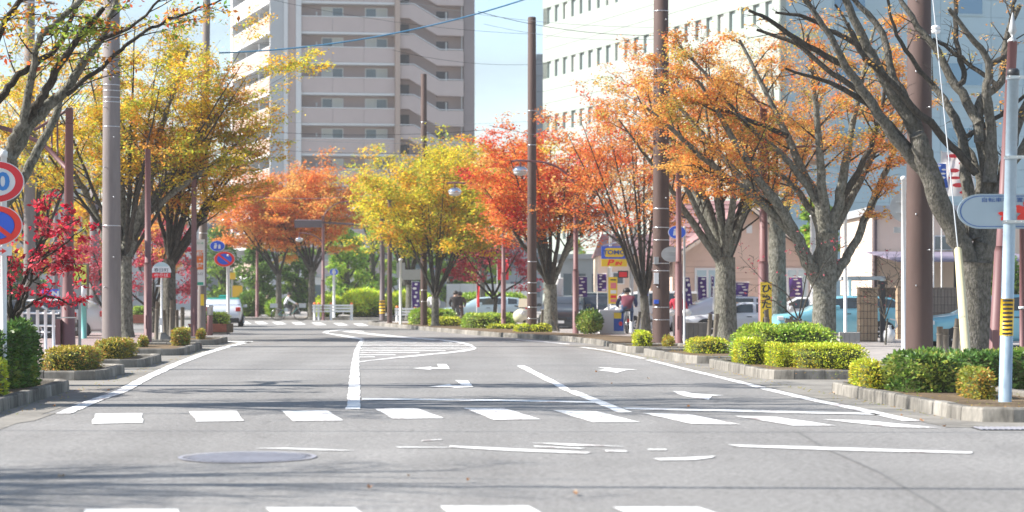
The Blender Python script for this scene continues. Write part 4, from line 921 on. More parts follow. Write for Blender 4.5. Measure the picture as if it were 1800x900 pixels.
street_lamp('red-brown lamp post with globe lamps in the far bed, centre', 885, 91, 8.5, -1, top=5.5)
street_lamp('red-brown lamp post right of the white hooped utility pole', 1193, 62, 13, -1, top=5.3, arms=False, arm2=False)
street_lamp('red-brown lamp post carrying the yellow vertical notice', 1342, 61.5, 18, -1, top=7.0, reach=2.5)
street_lamp('red-brown tall post behind the galvanised post at the right edge', 1747, 36.5, 24, 1, top=5.95, lean=33, arm2=False, arms=False, sleeve=2.35, cap=True)
street_lamp('red-brown lamp post left of the bus stop sign', 260, 64, 14, 1, top=6.0, arms=False, arm2=False)
street_lamp('red-brown lamp post in front of the hanging sign', 341, 73, 12, 1, top=6.0, arms=False, arm2=False)
street_lamp('far red-brown lamp post among the orange trees', 568, 133, 7, 1, top=6.6)
street_lamp('far red-brown lamp post left of the orange trees', 452, 140, 6, -1, top=6.0)

# near red-brown post with bracket frame on the left
Z = 44; x0 = X(122, Z); root = thing('bracket_post', 'red-brown steel post with bracket arms, near left', 'post', (x0, Z, .12)); s = Z/FP
m_ = MB(); m_.tube([(x0-.03, Z, 0), (x0-.02, Z, 2.0), (x0, Z, H(190, Z))], [14*s, 9.5*s, 6.5*s], n=18); m_.build('pole', M['pole_red'], root)
m_ = MB(); m_.tube([P(118, 297, Z), P(75, 252, Z), P(30, 232, Z), P(-40, 213, Z)], 4*s, n=8); m_.build('arm', M['pole_red'], root)
m_ = MB(); m_.tube([P(118, 194, Z), P(60, 229, Z)], 2.6*s, n=8); m_.build('stay', M['pole_red'], root)
for a, b in ((101, 280), (91, 268), (77, 254)):
    m_ = MB(); m_.tube([P(a, 194+(118-a)*.6, Z), P(a, b, Z)], 1.8*s, n=6); m_.build('hanger', M['pole_red'], root)
fr = thing('sign_frame', 'grey steel sign frame strapped round the near red-brown post', 'frame', (x0, Z+.25, .12))
for a in (104.5, 136): m_ = MB(); m_.box(X(a-2.2, Z), X(a+2.2, Z), Z+.22, Z+.28, .1, H(487, Z)); m_.build('upright', M['galvanised_dull'], fr)
for y in (558, 641): m_ = MB(); m_.box(X(104, Z), X(138, Z), Z-.24, Z-.22, H(y+1, Z), H(y-1, Z)); m_.build('strap', M['steel'], fr)
m_ = MB(); m_.box(X(101, Z), X(109, Z), Z-.20, Z+.21, H(606, Z), H(561, Z)); m_.build('conduit', M['pole_red'], fr)

# ------------------------------------------------------------------ signs
def sign_post(name, label, px, Z, w, ytop, material='white_metal', cat='sign', cap=True):
    x0 = X(px, Z); root = thing(name, label, cat, (x0, Z, .1)); r = w*.5*Z/FP
    m_ = MB(); m_.tube([(x0, Z, -.05), (x0, Z, H(ytop, Z))], r, n=14); m_.build('post', M[material], root)
    if cap: m_ = MB(); m_.lathe((x0, Z, H(ytop, Z)-.01), [(r*1.25, -.06), (r*1.25, .02), (r*.6, .05)], 14); m_.build('cap', M[material], root)
    return root
def sign_disc(root, px, py, Z, rx, rz, kind, dy=-.07, name='sign_plate'):
    s = Z/FP; cx = X(px, Z); cz = H(py, Z); y = Z+dy; rx *= s; rz *= s
    m_ = MB(); m_.disc(cx, cz, y, y+.012, rx, rz, 40); pl = m_.build(name, M['sign_white'], root)
    if kind == 'limit':
        m_ = MB(); m_.disc(cx, cz, y-.004, y-.001, rx*.965, rz*.965, 40, r_in=.70); m_.build('red_ring', M['sign_red'], pl)
    elif kind == 'parking':
        m_ = MB(); m_.disc(cx, cz, y-.004, y-.001, rx*.965, rz*.965, 40, r_in=.72); m_.build('red_ring', M['sign_red_flat'], pl)
        m_ = MB(); m_.disc(cx, cz, y-.004, y-.001, rx*.715, rz*.715, 40); m_.build('blue_field', M['sign_blue'], pl)
        d = .73*.7071; q = .10*.7071
        m_ = MB(); m_.xz([(cx-rx*(d+q), cz+rz*(d-q)), (cx-rx*(d-q), cz+rz*(d+q)), (cx+rx*(d+q), cz-rz*(d-q)), (cx+rx*(d-q), cz-rz*(d+q))][::-1], y-.008, y-.005); m_.build('red_bar', M['sign_red_flat'], pl)
    elif kind == 'blue':
        m_ = MB(); m_.disc(cx, cz, y-.004, y-.001, rx*.93, rz*.93, 32); m_.build('blue_field', M['sign_blue'], pl)
        m_ = MB(); m_.disc(cx-rx*.22, cz+rz*.38, y-.007, y-.005, rx*.15, rz*.15, 10); m_.xz([(cx-rx*.45, cz-rz*.45), (cx-rx*.15, cz-rz*.45), (cx-rx*.02, cz+rz*.2), (cx-rx*.4, cz+rz*.2)], y-.007, y-.005)
        m_.disc(cx+rx*.28, cz+rz*.18, y-.007, y-.005, rx*.12, rz*.12, 10); m_.xz([(cx+rx*.12, cz-rz*.5), (cx+rx*.42, cz-rz*.5), (cx+rx*.44, cz+rz*.06), (cx+rx*.12, cz+rz*.06)], y-.007, y-.005)
        o = m_.build('pictogram', M['sign_white'], pl); o['kind'] = 'stuff'
    elif kind == 'back':
        pl.data.materials[0] = M['sign_back']
        for q in (.35, -.35): m_ = MB(); m_.box(cx-rx*.55, cx+rx*.55, y-.03, y-.002, cz+rz*q-.015, cz+rz*q+.015); m_.build('rail', M['galvanised_dull'], pl)
    return pl
Z = 31; root = sign_post('road_sign', 'white post with speed limit disc, no parking disc and arrow plate, left edge', 6.5, Z, 11, 268, cap=True)
pl = sign_disc(root, -3, 320, Z, 47.5, 36.5, 'limit'); lettering('40', .36, (X(-5, Z), Z-.078, H(321, Z)), pl, M['digit_blue'], sx=1.12, bold=.012)
sign_disc(root, -5.5, 396.5, Z, 47, 35.5, 'parking')
m_ = MB(); s = Z/FP; m_.box(X(-32, Z), X(22.5, Z), Z-.07, Z-.058, H(449.5, Z), H(433.5, Z)); pl = m_.build('arrow_plate', M['sign_white'], root)
zc = H(441.5, Z); m_ = MB(); m_.xz([(X(-26, Z), zc-.011), (X(6, Z), zc-.011), (X(5, Z), zc-.042), (X(14, Z), zc), (X(5, Z), zc+.042), (X(6, Z), zc+.011), (X(-26, Z), zc+.011)], Z-.075, Z-.072); m_.build('arrow', M['sign_red_flat'], pl)

Z = 86; root = sign_post('road_sign', 'white post with no parking disc and blue disc, far left kerb', 401, Z, 6, 448)
sign_disc(root, 395, 455.5, Z, 18.5, 13.6, 'parking'); sign_disc(root, 382.5, 432.5, Z, 13.5, 9.6, 'blue')
m_ = MB(); m_.box(X(380, Z), X(403, Z), Z-.05, Z-.02, H(441, Z), H(439, Z)); m_.build('bracket', M['galvanised_dull'], root)
Z = 135; root = sign_post('road_sign', 'white post with round blue disc across the junction', 587, Z, 5, 474); sign_disc(root, 587, 478, Z, 8, 6, 'blue')
Z = 62.5; root = sign_post('road_sign', 'blue round pedestrian and bicycle sign beside the brown utility pole', 1203, 63, 4, 400, 'galvanised_dull'); sign_disc(root, 1190, 408.5, 63, 16, 12, 'blue')
sign_disc(root, 1180, 447, 63, 18, 13.5, 'back')
Z = 55; root = sign_post('road_sign', 'grey back of a round sign on a white post beside the thick brown pole', 1588.5, Z, 8.5, 312)
sign_disc(root, 1589, 364, Z, 24, 26, 'back', dy=.06)
m_ = MB(); m_.box(X(1572, Z), X(1590, Z), Z+.05, Z+.062, H(409, Z), H(399, Z)); m_.build('small_plate', M['sign_back'], root)
Z = 104; root = sign_post('road_sign', 'pale post with grey sign backs at the left of the far bed', 704, Z, 5, 456, 'white_metal')
m_ = MB(); m_.box(X(697, Z), X(712, Z), Z-.05, Z-.03, H(488, Z), H(462, Z)); m_.build('upper_plate', M['sign_back'], root)
m_ = MB(); m_.box(X(708, Z), X(740, Z), Z-.08, Z-.06, H(492, Z), H(474, Z)); m_.build('long_plate', M['sign_back'], root)

# galvanised post with hazard band and oval notice
Z = 27.6; s = Z/FP; x0 = X(1766, Z); xt = X(1781, Z); zt = H(126, Z); ax = lambda z: x0+(xt-x0)*z/zt
root = thing('galvanised_post', 'galvanised steel post with yellow and black band, right corner', 'post', (x0, Z, 0))
m_ = MB(); m_.tube([(x0, Z, -.02), (xt, Z, zt)], [11.5*s, 10*s], n=22); m_.build('post', M['galvanised'], root)
m_ = MB(); m_.lathe((xt, Z, zt-.02), [(11*s, -.05), (11*s, .03), (8*s, .06)], 18); m_.build('cap', M['black_metal'], root)
m_ = MB(); m_.lathe((x0, Z, 0), [(16*s, 0), (16*s, .02), (12.2*s, .05)], 18); m_.build('base_plate', M['galvanised_dull'], root)
zb0, zb1 = H(590, Z), H(525, Z); rb = 11.6*s
m_ = MB(); m_.tube([(ax(zb0), Z, zb0), (ax(zb1), Z, zb1)], rb, n=22); bd = m_.build('hazard_band', M['band_yellow'], root)
k = 9; hh = (zb1-zb0)/k
for i in range(k):
    z = zb0+hh*(i+.28); m_ = MB(); xx = ax(z); vs = []; nn = 8
    for zz in (z, z+hh*.5):
        for j in range(nn+1): a = math.radians(215+95*j/nn); vs.append((xx+math.cos(a)*(rb+.003), Z+math.sin(a)*(rb+.003), zz))
    m_._add(vs, [(j, j+1, nn+2+j, nn+1+j) for j in range(nn)]); m_.build('black_bar', M['ink_dark'], bd)
for y, hw in ((277, 7), (390, 7), (137, 5)):
    z = H(y, Z); m_ = MB(); m_.tube([(ax(z), Z, z-.022), (ax(z), Z, z+.022)], 12.4*s, n=22); cl = m_.build('clamp', M['steel'], root)
    m_ = MB(); m_.box(ax(z)-14*s, ax(z)+26*s, Z-.12, Z-.105, z-.02, z+.02); m_.build('strap', M['steel'], cl)
    for q in (-9, 8, 18): m_ = MB(); m_.lathe((ax(z)+q*s, Z-.13, z-.008), [(.010, 0), (.010, .016)], 6); m_.build('bolt', M['steel'], cl)
Zp = Z+.30; s = Zp/FP; cx = X(1775, Zp); cz = H(371.5, Zp); rw = 92*s; rh = 30.5*s
def stadium(cx, cz, rw, rh, n=18, e=1.33):
    o = []; ex = rh*e
    for i in range(n+1): a = math.pi/2+math.pi*i/n; o.append((cx-rw+ex+math.cos(a)*ex, cz+math.sin(a)*rh))
    for i in range(n+1): a = -math.pi/2+math.pi*i/n; o.append((cx+rw-ex+math.cos(a)*ex, cz+math.sin(a)*rh))
    return o
nb = thing('notice_board', 'pale blue oval notice board with red flower behind the galvanised post', 'notice board', (cx, Zp, .1))
m_ = MB(); m_.xz(stadium(cx, cz, rw, rh), Zp-.012, Zp+.012); pl = m_.build('plate', M['sign_grey'], nb)
m_ = MB(); a = stadium(cx, cz, rw*.955, rh*.90); b = stadium(cx, cz, rw*.935, rh*.858); n = len(a)
m_._add([(p[0], Zp-.016, p[1]) for p in a+b], [(i, (i+1) % n, n+(i+1) % n, n+i) for i in range(n)]); m_.build('border_line', M['line_blue'], pl)
lettering('自転車等放置禁止区域', .066, (X(1786, Zp), Zp-.018, H(352, Zp)), pl, M['line_blue'], sx=1.42)
def petal(cx, cz, L, w, ang, y):
    ca, sa = math.cos(ang), math.sin(ang); o = []
    for u, v in ((0, 0), (.35, .8), (.7, .95), (1, .35), (1.08, 0), (1, -.35), (.7, -.95), (.35, -.8)): o.append((cx+(u*L*ca-v*w*sa)*1.2, cz+u*L*sa+v*w*ca))
    return o
for fx, fz, L in ((1768, 378, .085), (1806, 372, .17)):
    for i in range(5): m_ = MB(); m_.xz(petal(X(fx, Zp), H(fz, Zp), L, L*.33, i*2*math.pi/5+.3, 0), Zp-.0175-.0006*i, Zp-.0150); m_.build('petal', M['sign_red_flat'], pl)
for a in (-.5, -.15): m_ = MB(); m_.xz(petal(X(1795, Zp), H(386, Zp), .3, .05, a, 0), Zp-.0148, Zp-.0135); m_.build('painted_leaf', M['sign_green'], pl)
m_ = MB(); m_.box(cx-.02, cx+.02, Zp-.28, Zp-.012, cz-.05, cz+.05); m_.build('bracket', M['steel'], nb)
# short red post at the far right edge
Z = 33.6; root = thing('slim_post', 'slim red-brown post cut off by the right edge', 'post', (X(1799, Z), Z, .1))
m_ = MB(); m_.tube([(X(1797, Z), Z, 0), (X(1797, Z), Z, H(398, Z))], 5*Z/FP, n=10); m_.build('post', M['pole_red'], root)
m_ = MB(); m_.lathe((X(1797, Z), Z, H(543, Z)), [(.06, 0), (.06, .04)], 10); m_.build('collar', M['white_metal'], root)

# guy wire with cream cover
Z0, Z1 = 53.2, 36; root = thing('guy_wire', 'guy wire with cream plastic cover slanting down into the hedge', 'guy wire', (X(1702, 36), 36, .1))
pa = P(1702, 668, 33); pb = P(1684, 440, 40.5); pc = P(1645, 52, 47.2); pd = P(1628, -120, 52.5)
m_ = MB(); m_.tube([pb, pc, pd], .012, n=6); m_.build('wire', M['galvanised_dull'], root)
m_ = MB(); m_.tube([pa, pa.lerp(pb, .5), pb], [.078, .078, .07], n=14); m_.build('cover', M['cover_cream'], root)
m_ = MB(); m_.lathe(pc, [(.02, -.10), (.09, -.08), (.11, -.02), (.05, 0), (.11, .02), (.09, .08), (.02, .10)], 12); m_.build('insulator', M['sign_white'], root)
m_ = MB(); m_.lathe(pa, [(.05, -.1), (.05, .02)], 8); m_.build('anchor', M['steel'], root)

# yellow vertical notice on the lamp post
Z = 61.2; root = thing('vertical_notice', 'yellow vertical notice with dark kana lettering on a lamp post', 'sign', (X(1345, Z), Z, .6))
m_ = MB(); m_.box(X(1335, Z), X(1355, Z), Z-.22, Z-.205, H(604, Z), H(496, Z)); pl = m_.build('plate', M['sign_yellow'], root)
for i, ch in enumerate('ひったくり'): lettering(ch, .245, (X(1345.5, Z), Z-.223, H(508+i*14.2+(1 if ch == 'っ' else 0), Z)), pl, M['ink_dark'], sx=1.25, bold=.008)
# bus stop sign
Z = 67; x0 = X(284, Z); s = Z/FP; root = thing('bus_stop_sign', 'bus stop sign with half round white top and red band', 'bus stop', (x0, Z, .1))
m_ = MB(); m_.lathe((x0, Z, .08), [(.34, 0), (.30, .08), (.10, .28), (.04, .30)], 4, sx=1.2, smooth=False); m_.build('concrete_foot', M['kerb_concrete'], root)
m_ = MB(); m_.tube([(x0, Z, .2), (x0, Z, H(462, Z))], .035, n=10); m_.build('post', M['white_metal'], root)
m_ = MB(); m_.xz([(x0+math.cos(math.pi*i/14)*17.5*s, H(479, Z)+math.sin(math.pi*i/14)*18*s) for i in range(15)], Z-.06, Z-.04); pl = m_.build('half_disc', M['sign_white'], root)
m_ = MB(); m_.box(x0-16*s, x0+16*s, Z-.06, Z-.04, H(488, Z), H(480, Z)); pb_ = m_.build('red_band', M['sign_red'], root)
lettering('春日町', 7*s, (x0, Z-.063, H(475, Z)), pl, M['ink_dark'], sx=1.25); lettering('のりば', 6.5*s, (x0, Z-.063, H(484, Z)), pb_, M['sign_white'], sx=1.3)
m_ = MB(); m_.xz([(x0+math.cos(.5+(math.pi-1)*i/12)*15*s, H(476, Z)+math.sin(.5+(math.pi-1)*i/12)*15.5*s) for i in range(13)], Z-.064, Z-.061); m_.build('blue_cap', M['paint_pale'], pl)
m_ = MB(); m_.box(x0-3*s, x0+1*s, Z-.07, Z-.04, H(572, Z), H(559, Z)); m_.build('timetable', M['sign_white'], root)
m_ = MB(); m_.box(x0-9*s, x0+2*s, Z-.06, Z-.045, H(504, Z), H(501, Z)); m_.build('crossbar', M['white_metal'], root)
# hanging sign on the concrete pole
Z = 77.6; s = Z/FP; root = thing('hanging_sign', 'white vertical sign with orange panel on the concrete pole', 'sign', (X(354, Z), Z, 1.9))
m_ = MB(); m_.box(X(347, Z), X(361.5, Z), Z-.24, Z-.2, H(502, Z), H(421, Z)); pl = m_.build('board', M['sign_white'], root)
m_ = MB(); m_.box(X(347.6, Z), X(359, Z), Z-.246, Z-.241, H(474, Z), H(440.5, Z)); op = m_.build('orange_panel', M['sign_orange'], pl)
for i, ch in enumerate('樹・遊'): lettering(ch, 9.5*s, (X(353.3, Z), Z-.25, H(447+i*10, Z)), op, M['sign_white'], sx=1.3, bold=.006)
m_ = MB(); m_.box(X(347.6, Z), X(359, Z), Z-.246, Z-.241, H(501, Z), H(496, Z)); m_.build('green_strip', M['sign_green'], pl)
lettering('花と緑', 3.6*s, (X(353.3, Z), Z-.244, H(428, Z)), pl, M['sign_green'], sx=1.1); lettering('入口', 5*s, (X(353.3, Z), Z-.244, H(482, Z)), pl, M['ink_dark'], sx=1.1)
m_ = MB(); m_.box(X(354, Z), X(360, Z), Z-.23, Z-.215, H(537, Z), H(517, Z)); m_.build('lower_plate', M['sign_yellow'], root)

# wooden stakes that prop the trees
def stake(label, px, Z, ytop, w=8, lean=0, group=None):
    x0 = X(px, Z); r = w*.5*Z/FP; top = H(ytop, Z); m_ = MB()
    m_.tube([(x0, Z, 0), (x0+lean*Z/FP*.5, Z, top*.5), (x0+lean*Z/FP, Z, top)], [r, r*.95, r*.9], n=10)
    m_.tube([(x0+lean*Z/FP*.8, Z, top*.8), (x0+lean*Z/FP*.83, Z, top*.83)], r*1.12, n=10)
    return tag(m_.build('wooden_stake', M['wood_post'], loc=(x0, Z, .1)), label, 'stake', group)
for i, (px, Z, yt, w, ln, lab) in enumerate([(274, 66, 530, 8, 3, 'wooden stake leaning against the post left of the bus stop'), (290, 70, 545, 7, -2, 'wooden stake right behind the bus stop post'), (300, 70.5, 528, 7, 2, 'wooden stake third from the left at the bus stop'), (311, 69.5, 545, 7, 0, 'wooden stake fourth from the left at the bus stop'), (320, 69, 540, 8, 1, 'rightmost wooden stake at the bus stop'),
    (1244, 60, 552, 8, 5, 'left of two wooden stakes beside the orange tree trunk'), (1253, 59.5, 552, 8, 8, 'right of two wooden stakes beside the orange tree trunk'), (1117, 73, 548, 6, 8, 'left wooden stake at the foot of the red orange tree'), (1128, 73, 548, 6, 6, 'right wooden stake at the foot of the red orange tree'),
    (950, 84, 545, 5, 4, 'wooden stake left of the pale forked trunk'), (983, 84, 548, 4, -14, 'slanting wooden stake right of the pale forked trunk'), (1652, 46, 574, 12, 0, 'short wooden stake capped with metal behind the corner hedge'), (1662, 46.5, 578, 12, 0, 'short grey wooden stake beside the metal capped one'),
    (1676, 45.5, 560, 12, 8, 'dark slanting wooden stake beside the cream guy cover'), (1391, 55, 556, 7, 0, 'short wooden stake in the bright hedge'), (1403, 55, 562, 5, 2, 'thin wooden stake in the bright hedge'), (40, 33, 563, 10, 0, 'cut stump of a stake in the dark hedge at left'), (1349, 58.5, 545, 9, -2, 'pale stake in front of the yellow notice')]):
    stake(lab, px, Z, yt, w, ln)
m_ = MB(); Z = 55; m_.tube([P(1380, 563, Z), P(1430, 571, Z)], .06, n=8); tag(m_.build('wooden_rail', M['wood_post'], loc=P(1380, 570, Z)), 'wooden cross rail above the bright hedge', 'rail')

# far traffic signal seen from behind, on its dark pole
Z = 120; s = Z/FP; root = thing('traffic_signal', 'dark traffic signal head on a long arm at the junction', 'traffic signal', (X(672, Z), Z, .1))
m_ = MB(); m_.tube([(X(672, Z), Z, 0), (X(672, Z), Z, H(345, Z))], [5*s, 4*s], n=12); m_.build('pole', M['pole_dark'], root)
m_ = MB(); m_.tube([P(672, 400, Z), P(620, 394, Z), P(560, 391, Z)], [2.2*s, 1.8*s, 1.4*s], n=8); m_.build('arm', M['pole_dark'], root)
m_ = MB(); m_.box(X(518, Z), X(566, Z), Z-.2, Z+.1, H(400, Z), H(386, Z), bev=.06); hd = m_.build('signal_head', M['pole_dark'], root)
for i in range(3): m_ = MB(); m_.tube([(X(526+i*16, Z), Z+.1, H(393, Z)), (X(526+i*16, Z), Z+.42, H(393, Z))], 6.5*s, n=14); m_.build('visor', M['pole_dark'], hd)
m_ = MB(); m_.tube([(X(672, Z), Z, H(551, Z)), (X(672, Z), Z, H(528, Z))], 5.5*s, n=12); bd = m_.build('hazard_band', M['band_yellow'], root)
for i in range(4): z = H(549-i*5.6, Z); m_ = MB(); m_.tube([(X(672, Z), Z, z), (X(672, Z), Z, z+.07)], 5.8*s, n=12); m_.build('black_bar', M['ink_dark'], bd)
# left yellow signal lamps seen beyond the sign post
Z = 150; root = thing('flashing_beacon', 'yellow pedestrian signal boxes beyond the far left road sign', 'signal', (X(412, Z), Z, .1)); s = Z/FP
m_ = MB(); m_.tube([(X(408, Z), Z, 0), (X(408, Z), Z, H(470, Z))], 2*s, n=8); m_.build('pole', M['galvanised_dull'], root)
for x, y, w, h in ((409, 485, 10, 12), (418, 512, 17, 20)): m_ = MB(); m_.box(X(x-w/2, Z), X(x+w/2, Z), Z-.3, Z-.05, H(y+h/2, Z), H(y-h/2, Z), bev=.05); m_.build('signal_box', M['band_yellow'], root)

# overhead wires
def wire(label, a, b, sag, r, material='wire_black', group=None):
    a = Vector(a); b = Vector(b); n = 22; pts = []
    for i in range(n+1): t = i/n; p = a.lerp(b, t); p.z -= 4*sag*t*(1-t); pts.append(p)
    m_ = MB(); m_.tube(pts, r, n=4, caps=False); tag(m_.build('overhead_wire', M[material], loc=a), label, 'wire', group)
g = 'wires crossing above the junction out of frame'
for (y0, y1, z0, r, sg) in ((17.2, 15.6, 7.4, .05, .35), (23.9, 23.0, 7.0, .022, .3), (27.4, 26.6, 7.2, .024, .3), (28.6, 27.9, 7.6, .015, .3), (29.6, 29.2, 7.9, .02, .3), (31.2, 31.0, 7.2, .03, .3), (36, 35.6, 8, .02, .3), (46.5, 46.0, 8.2, .04, .3), (57, 57.4, 10.6, .02, .3)):
    wire('wire high above the road whose thin shadow crosses the asphalt', (-22, y0, z0+1.2), (14, y1, z0+.2), sg, r, group=g)
wire('blue cable slanting up in front of the apartment block', P(385, 93, 78), P(960, -14, 82), .5, .028, 'wire_blue')
for i, (x0, y0, x1, y1, Z) in enumerate([(-20, 30, 196, 0, 80), (-20, 95, 190, 98, 84), (-20, 60, 196, 40, 84), (20, 25, 350, 130, 90), (400, 258, 935, 262, 95), (400, 208, 935, 213, 98), (420, 228, 860, 228, 100), (400, 238, 935, 246, 96), (430, 350, 690, 346, 110), (420, 343, 690, 338, 112),
        (480, 0, 935, 60, 90), (700, 0, 1162, 48, 76), (840, 20, 1162, 62, 78), (850, 42, 1162, 68, 78), (690, 88, 960, 112, 88), (860, 220, 1162, 250, 80), (960, 330, 1400, 345, 84), (-20, 200, 166, 260, 92), (40, 400, 360, 410, 118), (40, 384, 360, 395, 118)]):
    wire(['thin dark overhead wire running across the upper picture'][0], P(x0, y0, Z), P(x1, y1, Z), .25, .007 if i % 3 else .010, 'wire_grey' if i % 2 else 'wire_black', 'thin overhead wires in the background')
# insulators / clamps on the far left pole
root = thing('pole_crossarm', 'dark insulators on a crossarm at the top left concrete pole', 'crossarm', P(52, 40, 94.7))
for y in (5, 32, 60): m_ = MB(); m_.box(X(30, 94.7), X(96, 94.7), 94.5, 94.6, H(y+1.2, 94.7), H(y-1.2, 94.7)); m_.build('crossarm', M['galvanised_dull'], root); m_ = MB(); m_.tube([P(80, y, 94.4), P(96, y, 94.4)], .07, n=8); m_.build('insulator', M['black_metal'], root)

# ------------------------------------------------------------------ buildings
# apartment tower
OX, OY = X(475, 205), 205.0; uf = (0.99, 0.14); nf = (-0.14, 0.99); vs_ = (-0.32, 0.95); ns = (0.95, 0.32)
def ap(px): return ((px-900)*OY/FP-OX)/(uf[0]-uf[1]*(px-900)/FP)
apt = thing('apartment_tower', 'tall mauve apartment tower with balconies and zigzag outdoor stairs', 'apartment block', (OX, OY, 0))
O = (OX, OY); TOP = 42.0; ZA = 208.0
def bb(b): return b*.65 if .3 < b < 2.05 else b
def abox(name, a0, a1, b0, b1, z0, z1, material, parent=None):
    b0, b1 = bb(b0), bb(b1)
    m_ = MB(); m_.obox(O, uf, nf, a0, a1, b0, b1, z0, z1); return m_.build(name, M[material], parent or apt)
abox('wall', ap(519), ap(834), 1.9, 14, 0, TOP, 'apt_mauve')
abox('pillar', 0, ap(498.6), 0, 2.2, 0, TOP, 'apt_grey'); abox('pillar', ap(498.8), ap(506), -.1, 2.1, 0, TOP, 'apt_white'); abox('pillar', ap(506.2), ap(519.8), .15, 2.1, 0, TOP, 'apt_parapet')
abox('corner_column', ap(520), ap(529.5), -.25, 2.0, 0, TOP, 'apt_white'); abox('column', ap(694.5), ap(703), -.3, 1.9, 0, TOP, 'apt_cream')
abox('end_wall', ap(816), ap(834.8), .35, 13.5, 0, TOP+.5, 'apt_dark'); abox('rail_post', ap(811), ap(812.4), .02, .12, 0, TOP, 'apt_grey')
wx = [(566, 605), (643, 683)]
def zk(y): return H(y, ZA)
proto = None
for k in range(-5, 10):
    y = 35+53*k; zt = zk(y); zb = zk(y+25)
    if zt > TOP or zb < .3: continue
    abox('floor_slab', ap(530), ap(694), .02, 1.9, zb-.24, zb-.02, 'apt_white')
    for a, b in ((530, 584.6), (585, 639.6), (640, 694)): abox('parapet', ap(a), ap(b), 0, .16, zb, zt, 'apt_parapet')
    abox('coping', ap(530), ap(694), -.05, .2, zt+.01, zt+.10, 'apt_white')
    for j, (a, b) in enumerate(wx):
        w = abox('window', ap(a), ap(b), 1.78, 1.89, zt-.55, zt+1.12, 'apt_white'); c = (a+b)/2; dk = (k+j) % 2
        abox('pane', ap(a+2), ap(c-.8), 1.74, 1.775, zt-.45, zt+1.02, 'window_glass' if dk else 'curtain', w); abox('pane', ap(c+.8), ap(b-2), 1.74, 1.775, zt-.45, zt+1.02, 'curtain' if dk else 'window_glass', w)
    abox('wall_lamp', ap(556), ap(559), 1.75, 1.89, zt+.3, zt+.65, 'apt_white')
    # stair flight
    q = [(703.5, 117), (728, 117), (773, 143), (815, 143), (815, 170), (768, 169), (718, 140), (703.5, 140)]; dy = y-35-0
    poly = [(ap(x), zk(yy+dy-0)) for x, yy in q]; m_ = MB()
    for b in (0, .18):
        pass
    n = len(poly); P3 = lambda a, b, z: (O[0]+uf[0]*a+nf[0]*b, O[1]+uf[1]*a+nf[1]*b, z)
    vs2 = [P3(a, 0, z) for a, z in poly]+[P3(a, .18, z) for a, z in poly]
    m_._add(vs2, [tuple(range(n))[::-1], tuple(range(n, 2*n))]+[(i, (i+1) % n, n+(i+1) % n, n+i) for i in range(n)]); st = m_.build('stair_flight', M['apt_parapet'], apt)
    m_ = MB(); r = [P3(a, .09, z+.12) for a, z in poly[:4]]; m_.tube(r, .06, n=6); m_.build('handrail', M['apt_white'], st)
    m_ = MB(); m_.obox(O, uf, nf, ap(704), ap(727), .19, bb(1.89), zk(140+dy)-.05, zk(140+dy)+.1); m_.build('landing', M['apt_mauve'], st)
    m_ = MB(); m_.obox(O, uf, nf, ap(769), ap(815), .19, bb(1.89), zk(169+dy)-.05, zk(169+dy)+.1); m_.build('landing', M['apt_mauve'], st)
    abox('door', ap(704), ap(721), 1.8, 1.89, zk(140+dy)+.1, zk(96+dy), 'door_slate'); d = abox('opening', ap(769), ap(790), 1.82, 1.895, zk(165+dy), zk(125+dy), 'door_slate'); abox('jamb', ap(785), ap(788), 1.7, 1.815, zk(160+dy), zk(126+dy), 'apt_white', d)
    # side balconies
    m_ = MB(); m_.obox(O, vs_, ns, .3, 19, -.02, .16, zb, zt); m_.build('parapet', M['apt_cream'], apt)
    m_ = MB(); m_.obox(O, vs_, ns, .3, 19, -.05, 1.9, zb-.26, zb-.02); m_.build('floor_slab', M['apt_white'], apt)
    m_ = MB(); m_.obox(O, vs_, ns, .3, 19, -.05, .2, zt+.01, zt+.1); m_.build('coping', M['apt_white'], apt)
    for a in (6.3, 12.6): m_ = MB(); m_.obox(O, vs_, ns, a, a+.12, .2, 1.88, zb, zb+2.4); m_.build('partition', M['apt_grey'], apt)
    for a in (2.2, 8.2, 14.2): m_ = MB(); m_.obox(O, vs_, ns, a, a+2.8, 1.8, 1.88, zb+.1, zb+2.2); m_.build('sliding_window', M['window_glass'], apt)
m_ = MB(); m_.prism([(O[0]+ns[0]*1.9+vs_[0]*.1, O[1]+ns[1]*1.9+vs_[1]*.1+.3), (O[0]+12, O[1]+8), (O[0]+4, O[1]+24), (O[0]+ns[0]*1.9+vs_[0]*19, O[1]+ns[1]*1.9+vs_[1]*19)], 0, TOP-.4); m_.build('side_wall', M['apt_grey'], apt)
m_ = MB(); m_.obox(O, vs_, ns, 18.6, 19.4, -.1, 2, 0, TOP); m_.build('side_column', M['apt_white'], apt)

# white office block, its end wall coloured for blue skylit shade
QX, QY = X(1370, 122), 122.0; ff = (-0.361, 0.9326); nn_ = (0.9326, 0.361); ee = (0.982, 0.19); ne = (-0.19, 0.982); Q = (QX, QY); LW = 36.6; TOPO = 34.0
off = thing('office_block', 'white panelled office block with rows of small windows and end wall coloured as blue-grey shade', 'office building', (QX, QY, 0))
m_ = MB(); m_.prism([(QX+ff[0]*.2+nn_[0]*.35, QY+.5), (QX+ee[0]*30, QY+ee[1]*30+.5), (QX+ee[0]*30-6, QY+40), (QX+ff[0]*LW+nn_[0]*.35, QY+ff[1]*LW)], 0, TOPO-.3); m_.build('core_wall', M['office_white'], off)
PIT = 1.55; NW = 23; RH = 3.98; wz = [18.2+RH*i for i in range(-4, 4)]
def obx(name, o, u, w, a0, a1, b0, b1, z0, z1, material, parent): m_ = MB(); m_.obox(o, u, w, a0, a1, b0, b1, z0, z1); return m_.build(name, M[material], parent)
wp = fp = pp = None; A0 = .95
